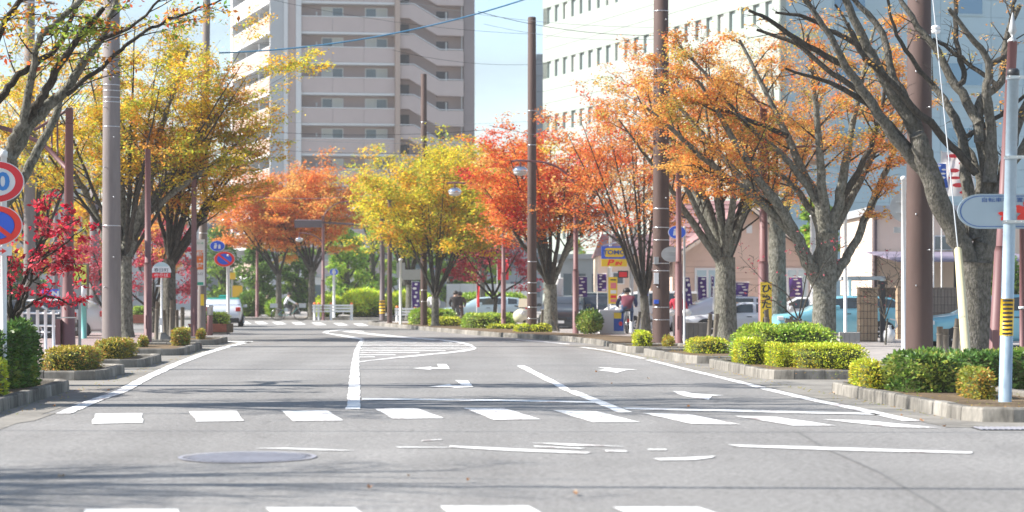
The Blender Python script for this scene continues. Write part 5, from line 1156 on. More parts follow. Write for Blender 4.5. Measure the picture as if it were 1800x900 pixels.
for ri, zc in enumerate(wz):
    zlo, zhi = zc-.60, zc+.60
    base = (wz[ri-1]+.60) if ri else 0.0; n = max(1, round((zlo-base)/.93)); st = (zlo-base)/n
    for i in range(n): obx('cladding_course', Q, ff, nn_, 0, LW, 0, .36, base+i*st+.012, base+(i+1)*st-.012, 'office_white', off)
    for j in range(NW):
        a = A0+j*PIT
        if wp is None:
            wp = obx('window', Q, ff, nn_, a, a+.80, .20, .30, zlo, zhi, 'office_glass', off)
            fp = obx('frame', Q, ff, nn_, a+.0, a+.05, .14, .195, zlo, zhi, 'office_white', wp); pp = obx('pier', Q, ff, nn_, a+.81, a+PIT-.01, .02, .34, zlo-.01, zhi+.01, 'office_white', off); w0 = (a, zc)
        else:
            d = Vector((ff[0]*(a-w0[0]), ff[1]*(a-w0[0]), zc-w0[1])); w = copy_obj(wp, off, d); copy_obj(fp, w, (0, 0, 0)); copy_obj(pp, off, d)
            if (j*7+ri*3) % 5 == 0: w.material_slots[0].link = 'OBJECT'; w.material_slots[0].material = M['curtain']
    obx('pier', Q, ff, nn_, 0, A0-.01, .02, .34, zlo-.01, zhi+.01, 'office_white', off); obx('pier', Q, ff, nn_, A0+NW*PIT-.75, LW, .02, .34, zlo-.01, zhi+.01, 'office_white', off)
zz = wz[-1]+.6; n = 3
for i in range(n): obx('cladding_course', Q, ff, nn_, 0, LW, 0, .36, zz+i*.6+.012, zz+(i+1)*.6-.012, 'office_white', off)
p0 = None
for i in range(21):
    for j in range(9):
        if p0 is None: p0 = obx('wall_panel', Q, ee, ne, .40, 3.55, 0, .3, .006, .994, 'office_shade_blue', off)
        else: copy_obj(p0, off, (ee[0]*3.17*j, ee[1]*3.17*j, i*1.0))
def oe(px): return ((px-900)*QY/FP-QX)/(ee[0]-ee[1]*(px-900)/FP)
for a, b, y0, y1 in ((1464, 1522, 22, -60), (1683, 1728, 27, -60), (1664, 1728, 152, 108), (1464, 1522, 152, 108), (1664, 1728, 262, 222), (1464, 1522, 262, 222), (1800, 1850, 152, 108)):
    Zw = QY+ee[1]*oe(a); f_ = obx('end_window', Q, ee, ne, oe(a), oe(b), -.06, -.003, H(y0, Zw), min(20.8, H(y1, Zw)), 'office_shade_blue', off)
    obx('pane', Q, ee, ne, oe(a+2), oe(b-2), -.075, -.064, H(y0-3, Zw), min(20.7, H(y1+3, Zw)), 'window_glass_sky', f_)
m_ = MB(); m_.obox(Q, ee, ne, .05, .38, -.05, .34, 0, TOPO); m_.build('corner_trim', M['office_white'], off)
# grey slab block beyond
gb = thing('grey_block', 'grey ribbed tower block half hidden behind the white office', 'building', (X(955, 215), 215, 0))
for i in range(17): m_ = MB(); z = i*1.6; m_.box(X(943, 215), X(1010, 215), 215, 235, z+.02, min(z+1.58, H(95, 215))); m_.build('cladding_course', M['block_grey'], gb)

# pink house with gable
Z = 95; s = Z/FP; xa, xb, xap = X(1182, Z), X(1436, Z), X(1316, Z); ze, za = H(458, Z), H(368, Z)
hs = thing('pink_house', 'single storey pink beige house with front gable and red tiled roof', 'house', (xap, Z, .1))
nb_ = 11
for i in range(nb_):
    z0 = .1+(ze-.1)*i/nb_; m_ = MB(); m_.box(xa, xb, Z-.0+.004*(i % 2), Z+9, z0+.004, .1+(ze-.1)*(i+1)/nb_-.004); m_.build('siding_board', M['house_wall'], hs)
m_ = MB(); m_.xz([(xa, ze), (xb, ze), (xap, za)], Z+.002, Z+8.9); m_.build('gable_wall', M['house_wall'], hs)
for sgn, xe in ((-1, xa), (1, xb)):
    sl = (za-ze)/abs(xap-xe); ov = .55
    xo = xe+sgn*ov; zo = ze-sl*ov; vs2 = []
    for y in (Z-.6, Z+9): vs2 += [(xo, y, zo+.05), (xap, y, za+.05), (xap, y, za+.22), (xo, y, zo+.22)]
    m_ = MB(); m_._add(vs2, [(0, 1, 2, 3), (7, 6, 5, 4), (0, 4, 5, 1), (3, 2, 6, 7), (0, 3, 7, 4), (1, 5, 6, 2)]); rf = m_.build('roof', M['roof_edge'], hs)
    for j in range(14):
        t0, t1 = j/14, (j+1)/14+.01; pa, pb = (xo+(xap-xo)*t0, zo+.23+(za-zo)*t0), (xo+(xap-xo)*t1, zo+.23+(za-zo)*t1)
        m_ = MB(); m_._add([(pa[0], Z-.55, pa[1]+.05), (pb[0], Z-.55, pb[1]), (pb[0], Z+9, pb[1]), (pa[0], Z+9, pa[1]+.05), (pa[0], Z-.55, pa[1]-.02), (pa[0], Z+9, pa[1]-.02)], [(0, 1, 2, 3), (4, 0, 3, 5), (4, 1, 0), (5, 3, 2)]); m_.build('tile_course', M['roof_tile'], rf)
    m_ = MB(); m_._add([(xo, Z-.62, zo+.0), (xap, Z-.62, za), (xap, Z-.62, za+.16), (xo, Z-.62, zo+.16), (xo, Z-.605, zo), (xap, Z-.605, za), (xap, Z-.605, za+.16), (xo, Z-.605, zo+.16)], [(0, 1, 2, 3), (4, 7, 6, 5), (0, 4, 5, 1), (3, 2, 6, 7)]); m_.build('bargeboard', M['house_cream'], rf)
for a, b, y0, y1 in ((1221, 1266, 528, 471), (1381, 1421, 560, 471)):
    m_ = MB(); m_.box(X(a, Z), X(b, Z), Z-.06, Z-.003, H(y0, Z), H(y1, Z)); w = m_.build('window', M['white_metal'], hs); c = (a+b)/2
    for p, q in ((a+4, c-2), (c+2, b-4)): m_ = MB(); m_.box(X(p, Z), X(q, Z), Z-.075, Z-.064, H(y0-3, Z), H(y1+4, Z)); m_.build('pane', M['paint_pale'], w)
m_ = MB(); m_.box(X(1312, Z), X(1322, Z), Z-.05, Z-.003, H(410, Z), H(396, Z)); m_.build('vent', M['white_metal'], hs)
# rear wing, roof plane facing the road
Z = 106; xa, xb = X(1143, Z), X(1330, Z); ze, za = H(470, Z), H(346, Z)
rw_ = thing('rear_house', 'house wing with broad red tiled roof slope left of the gable', 'house', (xa, Z, .1))
m_ = MB(); m_.box(xa, xb, Z, Z+8, .1, ze+.1); m_.build('wall', M['house_wall'], rw_)
m_ = MB(); m_._add([(xa-.5, Z-.7, ze-.25), (xb, Z-.7, ze-.25), (xb-.6, Z+5, za-.02), (xa+.8, Z+5, za-.02), (xa-.5, Z-.7, ze-.4), (xb, Z-.7, ze-.4), (xb, Z+9, ze), (xa, Z+9, ze)], [(0, 1, 2, 3), (4, 5, 1, 0), (1, 6, 2), (3, 7, 0), (2, 6, 7, 3), (4, 0, 7), (5, 6, 1)]); rf = m_.build('roof', M['roof_edge'], rw_)
for j in range(15):
    t0, t1 = j/15, (j+1)/15+.004; g_ = lambda t: (Z-.72+5.7*t, ze-.24+(za-ze+.24)*t); (ya, z0), (yb, z1) = g_(t0), g_(t1); e0 = xa-.5+1.3*t0; e1 = xa-.5+1.3*t1
    m_ = MB(); m_._add([(e0, ya, z0+.08), (xb, ya, z0+.08), (xb, yb, z1+.03), (e1, yb, z1+.03), (e0, ya, z0), (xb, ya, z0)], [(0, 1, 2, 3), (4, 5, 1, 0)]); m_.build('tile_course', M['roof_tile'], rf)
Z = 116; lh = thing('low_house', 'small beige house with dark red roof behind the car park sign', 'house', (X(1110, Z), Z, .1))
m_ = MB(); m_.box(X(1052, Z), X(1150, Z), Z, Z+7, .1, H(446, Z)); m_.build('wall', M['house_cream'], lh)
m_ = MB(); m_._add([(X(1048, Z), Z-.5, H(450, Z)), (X(1152, Z), Z-.5, H(450, Z)), (X(1152, Z), Z+3.5, H(408, Z)), (X(1062, Z), Z+3.5, H(408, Z)), (X(1152, Z), Z+7, H(450, Z)), (X(1048, Z), Z+7, H(450, Z))], [(0, 1, 2, 3), (2, 4, 5, 3), (1, 4, 2), (0, 3, 5), (0, 5, 4, 1)]); m_.build('roof', M['roof_tile'], lh)
m_ = MB(); m_.box(X(1075, Z), X(1098, Z), Z-.05, Z-.003, H(500, Z), H(478, Z)); w = m_.build('window', M['white_metal'], lh)
m_ = MB(); m_.box(X(1078, Z), X(1095, Z), Z-.07, Z-.053, H(498, Z), H(480, Z)); m_.build('pane', M['window_glass'], w)

# cream shop house with awning at the right
Z = 82; ch = thing('cream_house', 'cream rendered house with purple grey awning behind the big bare tree', 'house', (X(1650, Z), Z, .1))
m_ = MB(); m_.box(X(1541, Z), X(1850, Z), Z, Z+9, .1, H(376, Z)); m_.build('wall', M['house_cream'], ch)
m_ = MB(); m_.box(X(1533, Z), X(1860, Z), Z-.5, Z+9.5, H(375.5, Z), H(362, Z)); m_.build('flat_roof', M['far_grey'], ch)
m_ = MB(); m_.box(X(1536, Z), X(1541, Z), Z-.1, Z+.4, .1, H(378, Z)); m_.build('downpipe', M['pole_dark'], ch)
m_ = MB(); m_.box(X(1640, Z), X(1700, Z), Z-.06, Z-.003, H(440, Z), H(414, Z)); w = m_.build('window', M['white_metal'], ch)
m_ = MB(); m_.box(X(1643, Z), X(1697, Z), Z-.08, Z-.063, H(438, Z), H(416, Z)); m_.build('pane', M['window_glass'], w)
Za = 76; m_ = MB(); m_._add([(X(1560, Za), Za-2, H(459, Za)), (X(1830, Za), Za-2, H(459, Za)), (X(1830, Za), Za+5.9, H(436, Za)), (X(1572, Za), Za+5.9, H(436, Za)), (X(1560, Za), Za-2, H(462, Za)), (X(1830, Za), Za-2, H(462, Za)), (X(1830, Za), Za+5.9, H(439, Za)), (X(1572, Za), Za+5.9, H(439, Za))], [(0, 1, 2, 3), (7, 6, 5, 4), (0, 4, 5, 1), (3, 7, 4, 0), (1, 5, 6, 2)]); aw = m_.build('awning', M['awning'], ch)
for px in (1663, 1762): m_ = MB(); m_.tube([(X(px, Za), Za-1.8, .1), (X(px, Za), Za-1.8, H(459, Za))], .1, n=8); m_.build('awning_post', M['black_metal'], aw)

# tiled gate
def tiled(name, label, px0, px1, y0, y1, Z, th, tile, nx, ny, cat):
    x0, x1 = X(px0, Z), X(px1, Z); z0, z1 = H(y1, Z), H(y0, Z); root = thing(name, label, cat, ((x0+x1)/2, Z, .1))
    m_ = MB(); m_.box(x0, x1, Z, Z+th, .05, z1); m_.build('backing', M['grout'], root); dx = (x1-x0)/nx; dz = (z1-z0)/ny; p = None
    for i in range(nx):
        for j in range(ny):
            if p is None: m_ = MB(); m_.box(x0+.008, x0+dx-.008, Z-.022, Z-.002, z0+.008, z0+dz-.008, bev=.004); p = m_.build('tile', M[tile], root)
            else: copy_obj(p, root, (dx*i, 0, dz*j))
    p2 = None; ny_ = ny; nd = max(1, int(th/.12)); dy = th/nd
    for i in range(nd):
        for j in range(ny_):
            if p2 is None: m_ = MB(); m_.box(x0-.022, x0-.002, Z+.006, Z+dy-.006, z0+.008, z0+dz-.008); p2 = m_.build('side_tile', M[tile], root)
            else: copy_obj(p2, root, (0, dy*i, dz*j))
    m_ = MB(); m_.box(x0-.04, x1+.04, Z-.04, Z+th+.04, z1+.002, z1+.05); m_.build('capping', M[tile], root)
    return root
tiled('gate_pillar', 'tan tiled gate pillar left of the thick brown pole', 1512, 1543, 508, 612, 66, .5, 'tile_tan', 5, 8, 'gate pillar')
tiled('gate_pillar', 'narrow tan tiled gate pillar touching the white sign post', 1580, 1596, 505, 600, 70, .5, 'tile_tan', 3, 7, 'gate pillar')
tiled('tiled_wall', 'brown tiled garden wall right of the thick brown pole', 1600, 1702, 508, 606, 68, .3, 'tile_brown', 17, 7, 'wall')
tiled('tiled_wall', 'brown tiled garden wall seen through the gate', 1545, 1580, 508, 585, 80, .3, 'tile_brown', 6, 6, 'wall')
Z = 65; m_ = MB(); m_.box(X(1548, Z), X(1556.5, Z), Z, Z+.15, .1, H(497, Z)); m_.box(X(1544, Z), X(1560, Z), Z-.02, Z+.17, H(500, Z), H(494, Z)); tag(m_.build('intercom_post', M['black_metal'], loc=(X(1552, Z), Z, .1)), 'black intercom post between the tiled gate pillars', 'post')
m_ = MB(); m_.box(X(1538, Z), X(1572, Z), Z-.6, Z-.2, .05, H(606, Z), bev=.03); tag(m_.build('stone_step', M['concrete_wall'], loc=(X(1555, Z), Z-.4, .1)), 'low grey stone step before the gate', 'step')
m_ = MB(); c = (X(1563, 64), 64.0, .35); m_.lathe(c, [(.02, -.22), (.17, -.2), (.19, .0), (.17, .12), (.08, .18), (.06, .26), (.09, .30)], 14); m_.tube([(c[0]+.1, c[1], .45), (c[0]+.24, c[1], .62), (c[0]+.2, c[1], .8), (c[0]+.02, c[1], .84)], .025, n=6); tag(m_.build('white_ornament', M['paint_white'], loc=(c[0], 64, .1)), 'white garden ornament standing on the stone step', 'ornament')
Z = 74; cp = thing('carport', 'flat grey carport roof on a white pole left of the gate', 'carport', (X(1503, Z), Z, .1))
m_ = MB(); m_.box(X(1482, Z), X(1548, Z), Z-1, Z+4, H(492, Z), H(486, Z)); m_.build('roof', M['far_grey'], cp)
for px in (1487, 1544): m_ = MB(); m_.tube([(X(px, Z), Z-.8, .05), (X(px, Z), Z-.8, H(487, Z))], .07, n=8); m_.build('pole', M['white_metal'], cp)
Z = 64.5; wl2 = thing('low_wall', 'low grey concrete block wall beside the tan gate pillar', 'wall', (X(1493, Z), Z, .1))
for i in range(4): m_ = MB(); m_.box(X(1476+i*9, Z), X(1484.6+i*9, Z), Z, Z+.2, .05, H(584, Z), bev=.01); m_.build('block', M['concrete_wall'], wl2)
Z = 67; wl3 = thing('low_wall', 'dark block wall in front of the silver cars', 'wall', (X(1225, Z), Z, .1))
for i in range(5): m_ = MB(); m_.box(X(1202+i*8.6, Z), X(1210.2+i*8.6, Z), Z, Z+.25, .05, H(567, Z), bev=.01); m_.build('block', M['block_wall'], wl3)
# tall pale poles in the car park
for px, Z, yt, w, lab in ((1429, 80, 380, 10, 'pale grey flag pole behind the clipped hedge'), (1486, 70, 380, 6, 'thin white pole beside the light blue car'), (1073, 92, 400, 5, 'thin white pole behind the car park sign')):
    m_ = MB(); x0 = X(px, Z); m_.tube([(x0, Z, 0), (x0, Z, H(yt, Z))], w*.5*Z/FP, n=10); m_.lathe((x0, Z, .05), [(w*Z/FP, 0), (w*Z/FP, .1), (w*.55*Z/FP, .14)], 10); m_.lathe((x0, Z, H(yt, Z)), [(w*.6*Z/FP, -.03), (w*.6*Z/FP, .03), (.01, .06)], 10); tag(m_.build('flag_pole', M['white_metal'], loc=(x0, Z, .1)), lab, 'pole')

# far buildings and walls
def far_block(label, px0, px1, yt, Z, material, nwx, nwz, dep=10):
    x0, x1 = X(px0, Z), X(px1, Z); zt = H(yt, Z); root = thing('far_building', label, 'building', ((x0+x1)/2, Z, 0))
    m_ = MB(); m_.box(x0, x1, Z, Z+dep, 0, zt); m_.build('wall', M[material], root); m_ = MB(); m_.box(x0-.2, x1+.2, Z-.2, Z+dep+.2, zt+.003, zt+.3); m_.build('roof_edge', M['far_grey'], root)
    for i in range(nwx):
        for j in range(nwz):
            cx = x0+(x1-x0)*(i+.5)/nwx; cz = .8+(zt-1)*(j+.5)/nwz; m_ = MB(); w = (x1-x0)/nwx*.28; h = min(.7, (zt-1)/nwz*.3); m_.box(cx-w, cx+w, Z-.04, Z-.003, cz-h, cz+h); m_.build('window', M['window_glass'], root)
far_block('grey apartment building beyond the trees at the far left', -120, 128, 285, 230, 'far_grey', 8, 5)
far_block('pale low building beyond the trees left of the bus stop', 130, 345, 395, 240, 'far_white', 8, 3)
far_block('pale office building far behind the taxi', 345, 470, 380, 250, 'far_grey', 6, 4)
far_block('low white building behind the lime hedge', 545, 690, 488, 178, 'far_white', 5, 1)
far_block('dark shop building behind the yellow trees', 690, 990, 428, 190, 'block_grey', 9, 2)
far_block('shop front building behind the centre right car park', 985, 1060, 455, 130, 'far_grey', 3, 1)
Z = 140; ww = thing('white_hoarding', 'long white hoarding behind the pedestrians', 'hoarding', (X(845, Z), Z, .1))
for i in range(6): m_ = MB(); m_.box(X(785+i*24, Z), X(808.6+i*24, Z), Z, Z+.1, .1, H(499, Z)); m_.build('panel', M['far_white'], ww)
# brick planters on the left pavement
def brick_planter(label, px0, px1, yt, yb, Z, hedge_y, seed):
    x0, x1 = X(px0, Z), X(px1, Z); zt = H(yt, Z); root = thing('brick_planter', label, 'planter', ((x0+x1)/2, Z, .1)); n = max(4, int((zt-.1)/.12))
    m_ = MB(); m_.box(x0+.04, x1-.04, Z+.04, Z+2.4, .05, zt-.02); m_.build('soil', M['soil'], root); p = None; L = (x1-x0)/8; hgt = (zt-.1)/n
    for j in range(n):
        for i in range(8):
            a = x0+L*i+(L*.0 if j % 2 else L*.5); b = min(a+L, x1)
            if b-a < .05: continue
            m_ = MB(); m_.box(a+.006, b-.006, Z, Z+.1, .1+hgt*j+.005, .1+hgt*(j+1)-.005); m_.build('brick', M['brick_red'], root)
    hedge('hedge', 'green clipped hedge growing in the '+label, x0+.1, x1-.1, Z+.15, Z+2.2, zt-.05, H(hedge_y, Z), 'hedge_mid', 300, .10, seed)
brick_planter('red brick planter behind the far left posts', 330, 398, 569, 588, 84, 553, 201); brick_planter('red brick planter behind the bus stop', 225, 262, 553, 567, 112, 541, 202)

# ------------------------------------------------------------------ car park furniture
Z = 83; s = Z/FP; root = thing('parking_sign', 'blue and yellow car park sign on a steel post', 'sign', (X(1110, Z), Z, .1))
m_ = MB(); m_.tube([(X(1110, Z), Z, 0), (X(1110, Z), Z, H(396, Z))], 3.6*s, n=10); m_.build('post', M['galvanised_dull'], root)
m_ = MB(); m_.tube([P(1060, 432, Z), P(1112, 419, Z)], 1.1*s, n=6); m_.build('arm', M['galvanised_dull'], root)
m_ = MB(); m_.box(X(1057, Z), X(1102, Z), Z-.14, Z-.02, H(455, Z), H(433, Z)); b1 = m_.build('blue_box', M['sign_blue'], root)
m_ = MB(); m_.xz(stadium(X(1079.5, Z), H(444, Z), 17.5*s, 8*s, 6, .5), Z-.15, Z-.142); b2 = m_.build('yellow_face', M['sign_yellow'], b1)
lettering('TOMO', 10.5*s, (X(1079.5, Z), Z-.155, H(444, Z)), b1, M['line_blue'], sx=1.25, bold=.008)
m_ = MB(); m_.box(X(1057, Z), X(1102, Z), Z-.14, Z-.02, H(468.5, Z), H(455.4, Z)); b3 = m_.build('yellow_box', M['sign_yellow'], root)
lettering('P', 14*s, (X(1073, Z), Z-.145, H(462, Z)), b3, M['sign_red_flat'], sx=1.5, bold=.012, shear=.2); lettering('IN', 8*s, (X(1087, Z), Z-.145, H(463.5, Z)), b3, M['sign_red_flat'], sx=1.4, bold=.01, shear=.2)
m_ = MB(); m_.box(X(1086, Z), X(1104, Z), Z-.12, Z-.02, H(488.5, Z), H(476, Z)); b4 = m_.build('display_case', M['black_metal'], root)
m_ = MB(); m_.box(X(1088, Z), X(1102, Z), Z-.135, Z-.125, H(487, Z), H(478, Z)); m_.build('red_display', M['sign_red'], b4)
root = thing('price_sign', 'tall yellow price board below the car park sign', 'sign', (X(1077, 82), 82, .1)); Z = 82
m_ = MB(); m_.tube([(X(1070, Z), Z, 0), (X(1070, Z), Z, H(470, Z))], .05, n=8); m_.build('post', M['white_metal'], root)
m_ = MB(); m_.box(X(1069, Z), X(1085, Z), Z-.1, Z-.06, H(534, Z), H(487, Z)); b = m_.build('board', M['sign_yellow'], root)
for y0, y1, mt in ((491, 493, 'ink_dark'), (497, 507, 'cloth_pink'), (510, 516, 'sign_white'), (519, 524, 'sign_red'), (526, 531, 'cloth_pink')): m_ = MB(); m_.box(X(1073, Z), X(1083, Z), Z-.108, Z-.102, H(y1, Z), H(y0, Z)); m_.build('print', M[mt], b)
root = thing('ticket_machine', 'white car park ticket counter with yellow and blue poster', 'machine', (X(1078, 80), 80, .1)); Z = 80
m_ = MB(); m_.box(X(1054, Z), X(1098, Z), Z, Z+.8, .05, H(545, Z), bev=.03); m_.build('body', M['far_white'], root)
m_ = MB(); m_.box(X(1079, Z), X(1096, Z), Z-.02, Z-.003, H(582, Z), H(549, Z)); b = m_.build('poster', M['cloth_blue'], root)
m_ = MB(); m_.box(X(1079, Z), X(1092, Z), Z-.03, Z-.022, H(560, Z), H(549.5, Z)); m_.build('poster_top', M['sign_yellow'], b)
m_ = MB(); m_.disc(X(1091, Z), H(569, Z), Z-.03, Z-.022, .07, .09, 12); m_.build('poster_dot', M['sign_red'], b)
root = thing('blue_sign_box', 'tall white framed blue sign box right of the car park sign', 'sign', (X(1130, 85), 85, .1)); Z = 85
m_ = MB(); m_.box(X(1121, Z), X(1141, Z), Z-.1, Z+.15, .1, H(477, Z), bev=.04); m_.build('case', M['far_white'], root)
m_ = MB(); m_.xz([(X(1132, Z), H(530, Z)), (X(1139, Z), H(530, Z)), (X(1139, Z), H(484, Z)), (X(1136, Z), H(484, Z))], Z-.112, Z-.103); m_.build('blue_panel', M['sign_blue'], root)
def nobori(label, px, Z, w, y0, y1, cloth='cloth_purple', spots=True, lean=0, seed=0, spot='cloth_white'):
    r = random.Random(seed); s = Z/FP; x0 = X(px, Z); root = thing('banner_flag', label, 'banner', (x0, Z, .1))
    m_ = MB(); m_.tube([(x0, Z, 0), (x0, Z, H(y0-3, Z))], .02, n=6); m_.tube([(x0, Z, H(y0-1, Z)), (x0+w*s, Z, H(y0-1, Z))], .012, n=5); m_.build('pole', M['white_metal'], root)
    vs2 = []; nx, nz = 4, 8
    for y in (0, .012):
        for j in range(nz+1):
            for i in range(nx+1):
                u, v = i/nx, j/nz; vs2.append((x0+(u*w+lean*v)*s, Z+.08*math.sin(u*5+v*3+seed)+y, H(y0+(y1-y0)*v, Z)))
    k = (nx+1)*(nz+1); fs = [(j*(nx+1)+i, j*(nx+1)+i+1, (j+1)*(nx+1)+i+1, (j+1)*(nx+1)+i) for j in range(nz) for i in range(nx)]; fs += [tuple(k+a for a in f[::-1]) for f in fs]
    m_ = MB(); m_._add(vs2, fs, 0, True); cl = m_.build('cloth', M[cloth], root)
    if spots:
        for q in range(6):
            v = (q+.5)/6; u = r.uniform(.25, .75); m_ = MB(); m_.disc(x0+(u*w+lean*v)*s, H(y0+(y1-y0)*v, Z), Z-.115, Z-.11, w*s*r.uniform(.15, .28), (y1-y0)*s*r.uniform(.03, .055), 9); m_.build('printed_mark', M[spot], cl)
for i, a in enumerate([('purple banner with white marks beside the small beige house', 1016, 88, 16, 487, 522), ('purple banner with white marks left of the car park sign', 1050, 90, 16, 482, 512), ('leaning purple banner behind the lamp post', 1201, 86, 11, 488, 540, 'cloth_purple', True, 6),
        ('purple banner in front of the pink house window', 1226, 88, 15, 487, 528, 'cloth_purple', True, 2), ('narrow purple banner right of the house window', 1250, 88, 5, 486, 530), ('purple banner right of the orange tree trunk', 1293, 86, 24, 497, 527, 'cloth_purple', True, -3), ('purple banner in the right hand house window', 1386, 88, 24, 488, 526, 'cloth_purple', True, 2),
        ('purple banner behind the far sign backs', 724, 112, 14, 496, 540), ('plain red banner hanging by the red dogwood', 874, 112, 20, 456, 492, 'cloth_red', False), ('thin red banner on the pale trunk', 838, 104, 5, 500, 540, 'cloth_red', False), ('pink striped white banner high behind the big bare tree', 1655, 70, 52, 268, 345, 'cloth_white', True, 10), ('blue banner between the bare limbs', 1641, 69, 22, 288, 330, 'cloth_blue', True, 4), ('green and white banner left of the lamp post', 977, 95, 13, 490, 520, 'cloth_white', False), ('white and blue banner in front of the silver car', 1254, 80, 9, 506, 560, 'cloth_white', False)]):
    nobori(*a, seed=i+3, **({'spot': 'cloth_red'} if 'pink striped' in a[0] else {}))

# white pipe barrier at the left pavement edge
Z = 57; root = thing('pipe_barrier', 'white pipe barrier along the left pavement', 'barrier', (X(50, Z), Z, .1)); s = Z/FP
for px, w in ((-40, 6), (-12, 6), (12, 6), (38, 6), (50, 6.5), (66, 6), (80, 6), (94, 6)): m_ = MB(); m_.tube([(X(px, Z), Z, 0), (X(px, Z), Z, H(545 if px != 50 else 541, Z))], w*.5*s, n=10); m_.build('post', M['white_metal'], root)
for y in (549, 571): m_ = MB(); m_.tube([(X(-45, Z), Z, H(y, Z)), (X(104, Z), Z, H(y+2, Z))], 1.9*s, n=8); m_.build('rail', M['white_metal'], root)
root = thing('bollard', 'teal and white pipe bollard behind the near post', 'bollard', (X(147, 71), 71, .1)); Z = 71; s = Z/FP
m_ = MB(); m_.tube([(X(147, Z), Z, 0), (X(147, Z), Z, H(529, Z))], 5*s, n=12); m_.build('lower_pipe', M['plastic_teal'], root)
m_ = MB(); m_.lathe((X(147, Z), Z, H(529, Z)), [(5.6*s, 0), (5.6*s, 20*s), (4*s, 25*s), (1.5*s, 27*s)], 12); m_.build('upper_cap', M['white_metal'], root)
root = thing('yellow_box_sign', 'lime yellow box sign behind the crimson dogwood', 'sign', (X(142, 72), 72, .1)); Z = 72
m_ = MB(); m_.tube([(X(150, Z), Z, 0), (X(150, Z), Z, H(500, Z))], .06, n=8); m_.build('post', M['galvanised_dull'], root)
m_ = MB(); m_.box(X(128, Z), X(155.5, Z), Z-.1, Z+.12, H(502, Z), H(463, Z), bev=.02); b = m_.build('case', M['wood_post'], root)
m_ = MB(); m_.box(X(129, Z), X(153, Z), Z-.115, Z-.104, H(500, Z), H(466, Z)); m_.build('face', M['sign_lime'], b)
root = thing('shop_sign', 'blue shop sign with white letter at the far left', 'sign', (X(92, 100), 100, .1)); Z = 100
m_ = MB(); m_.tube([(X(100, Z), Z, 0), (X(100, Z), Z, H(526, Z))], .06, n=8); m_.build('post', M['galvanised_dull'], root)
m_ = MB(); m_.box(X(70, Z), X(104, Z), Z-.1, Z+.1, H(526, Z), H(508, Z)); b = m_.build('board', M['sign_blue'], root); lettering('N', .35, (X(98, Z), Z-.105, H(517, Z)), b, M['sign_white'], bold=.02)
root = thing('bollard_lamp', 'steel topped stone bollard beside the brick planter', 'bollard', (X(369, 82), 82, .1)); Z = 82; s = Z/FP
m_ = MB(); m_.lathe((X(369, Z), Z, 0), [(5*s, 0), (5*s, .75), (4.6*s, .78)], 14); m_.build('column', M['pole_red'], root); m_ = MB(); m_.lathe((X(369, Z), Z, .79), [(5.5*s, 0), (5.5*s, .3), (6.4*s, .31), (6.4*s, .36), (3*s, .40)], 14); m_.build('lamp_top', M['steel'], root)
# white guard fences across the junction
def guard(label, posts, Z, rails, yt, x0, x1):
    root = thing('guard_fence', label, 'fence', (X(x0, Z), Z, .1)); s = Z/FP
    for px in posts:
        m_ = MB(); m_.tube([(X(px, Z), Z, 0), (X(px, Z), Z, H(yt, Z))], 2.4*s, n=10); p = m_.build('post', M['white_metal'], root)
        m_ = MB(); m_.lathe((X(px, Z), Z, H(yt, Z)), [(2.6*s, 0), (2.6*s, 2.2*s), (1.2*s, 3.6*s)], 10); m_.build('reflector', M['sign_orange'], p)
    for y in rails: m_ = MB(); m_.box(X(x0, Z), X(x1, Z), Z-.12, Z-.08, H(y+1.6, Z), H(y-1.6, Z)); m_.build('rail', M['white_metal'], root)
guard('white guard fence with orange caps across the junction', (553, 560, 567, 582, 618), 133, (537, 542, 547), 535, 549, 621)
guard('white guard fence right of the brown poles', (698, 704, 730), 118, (543, 548, 553), 541, 694, 735)

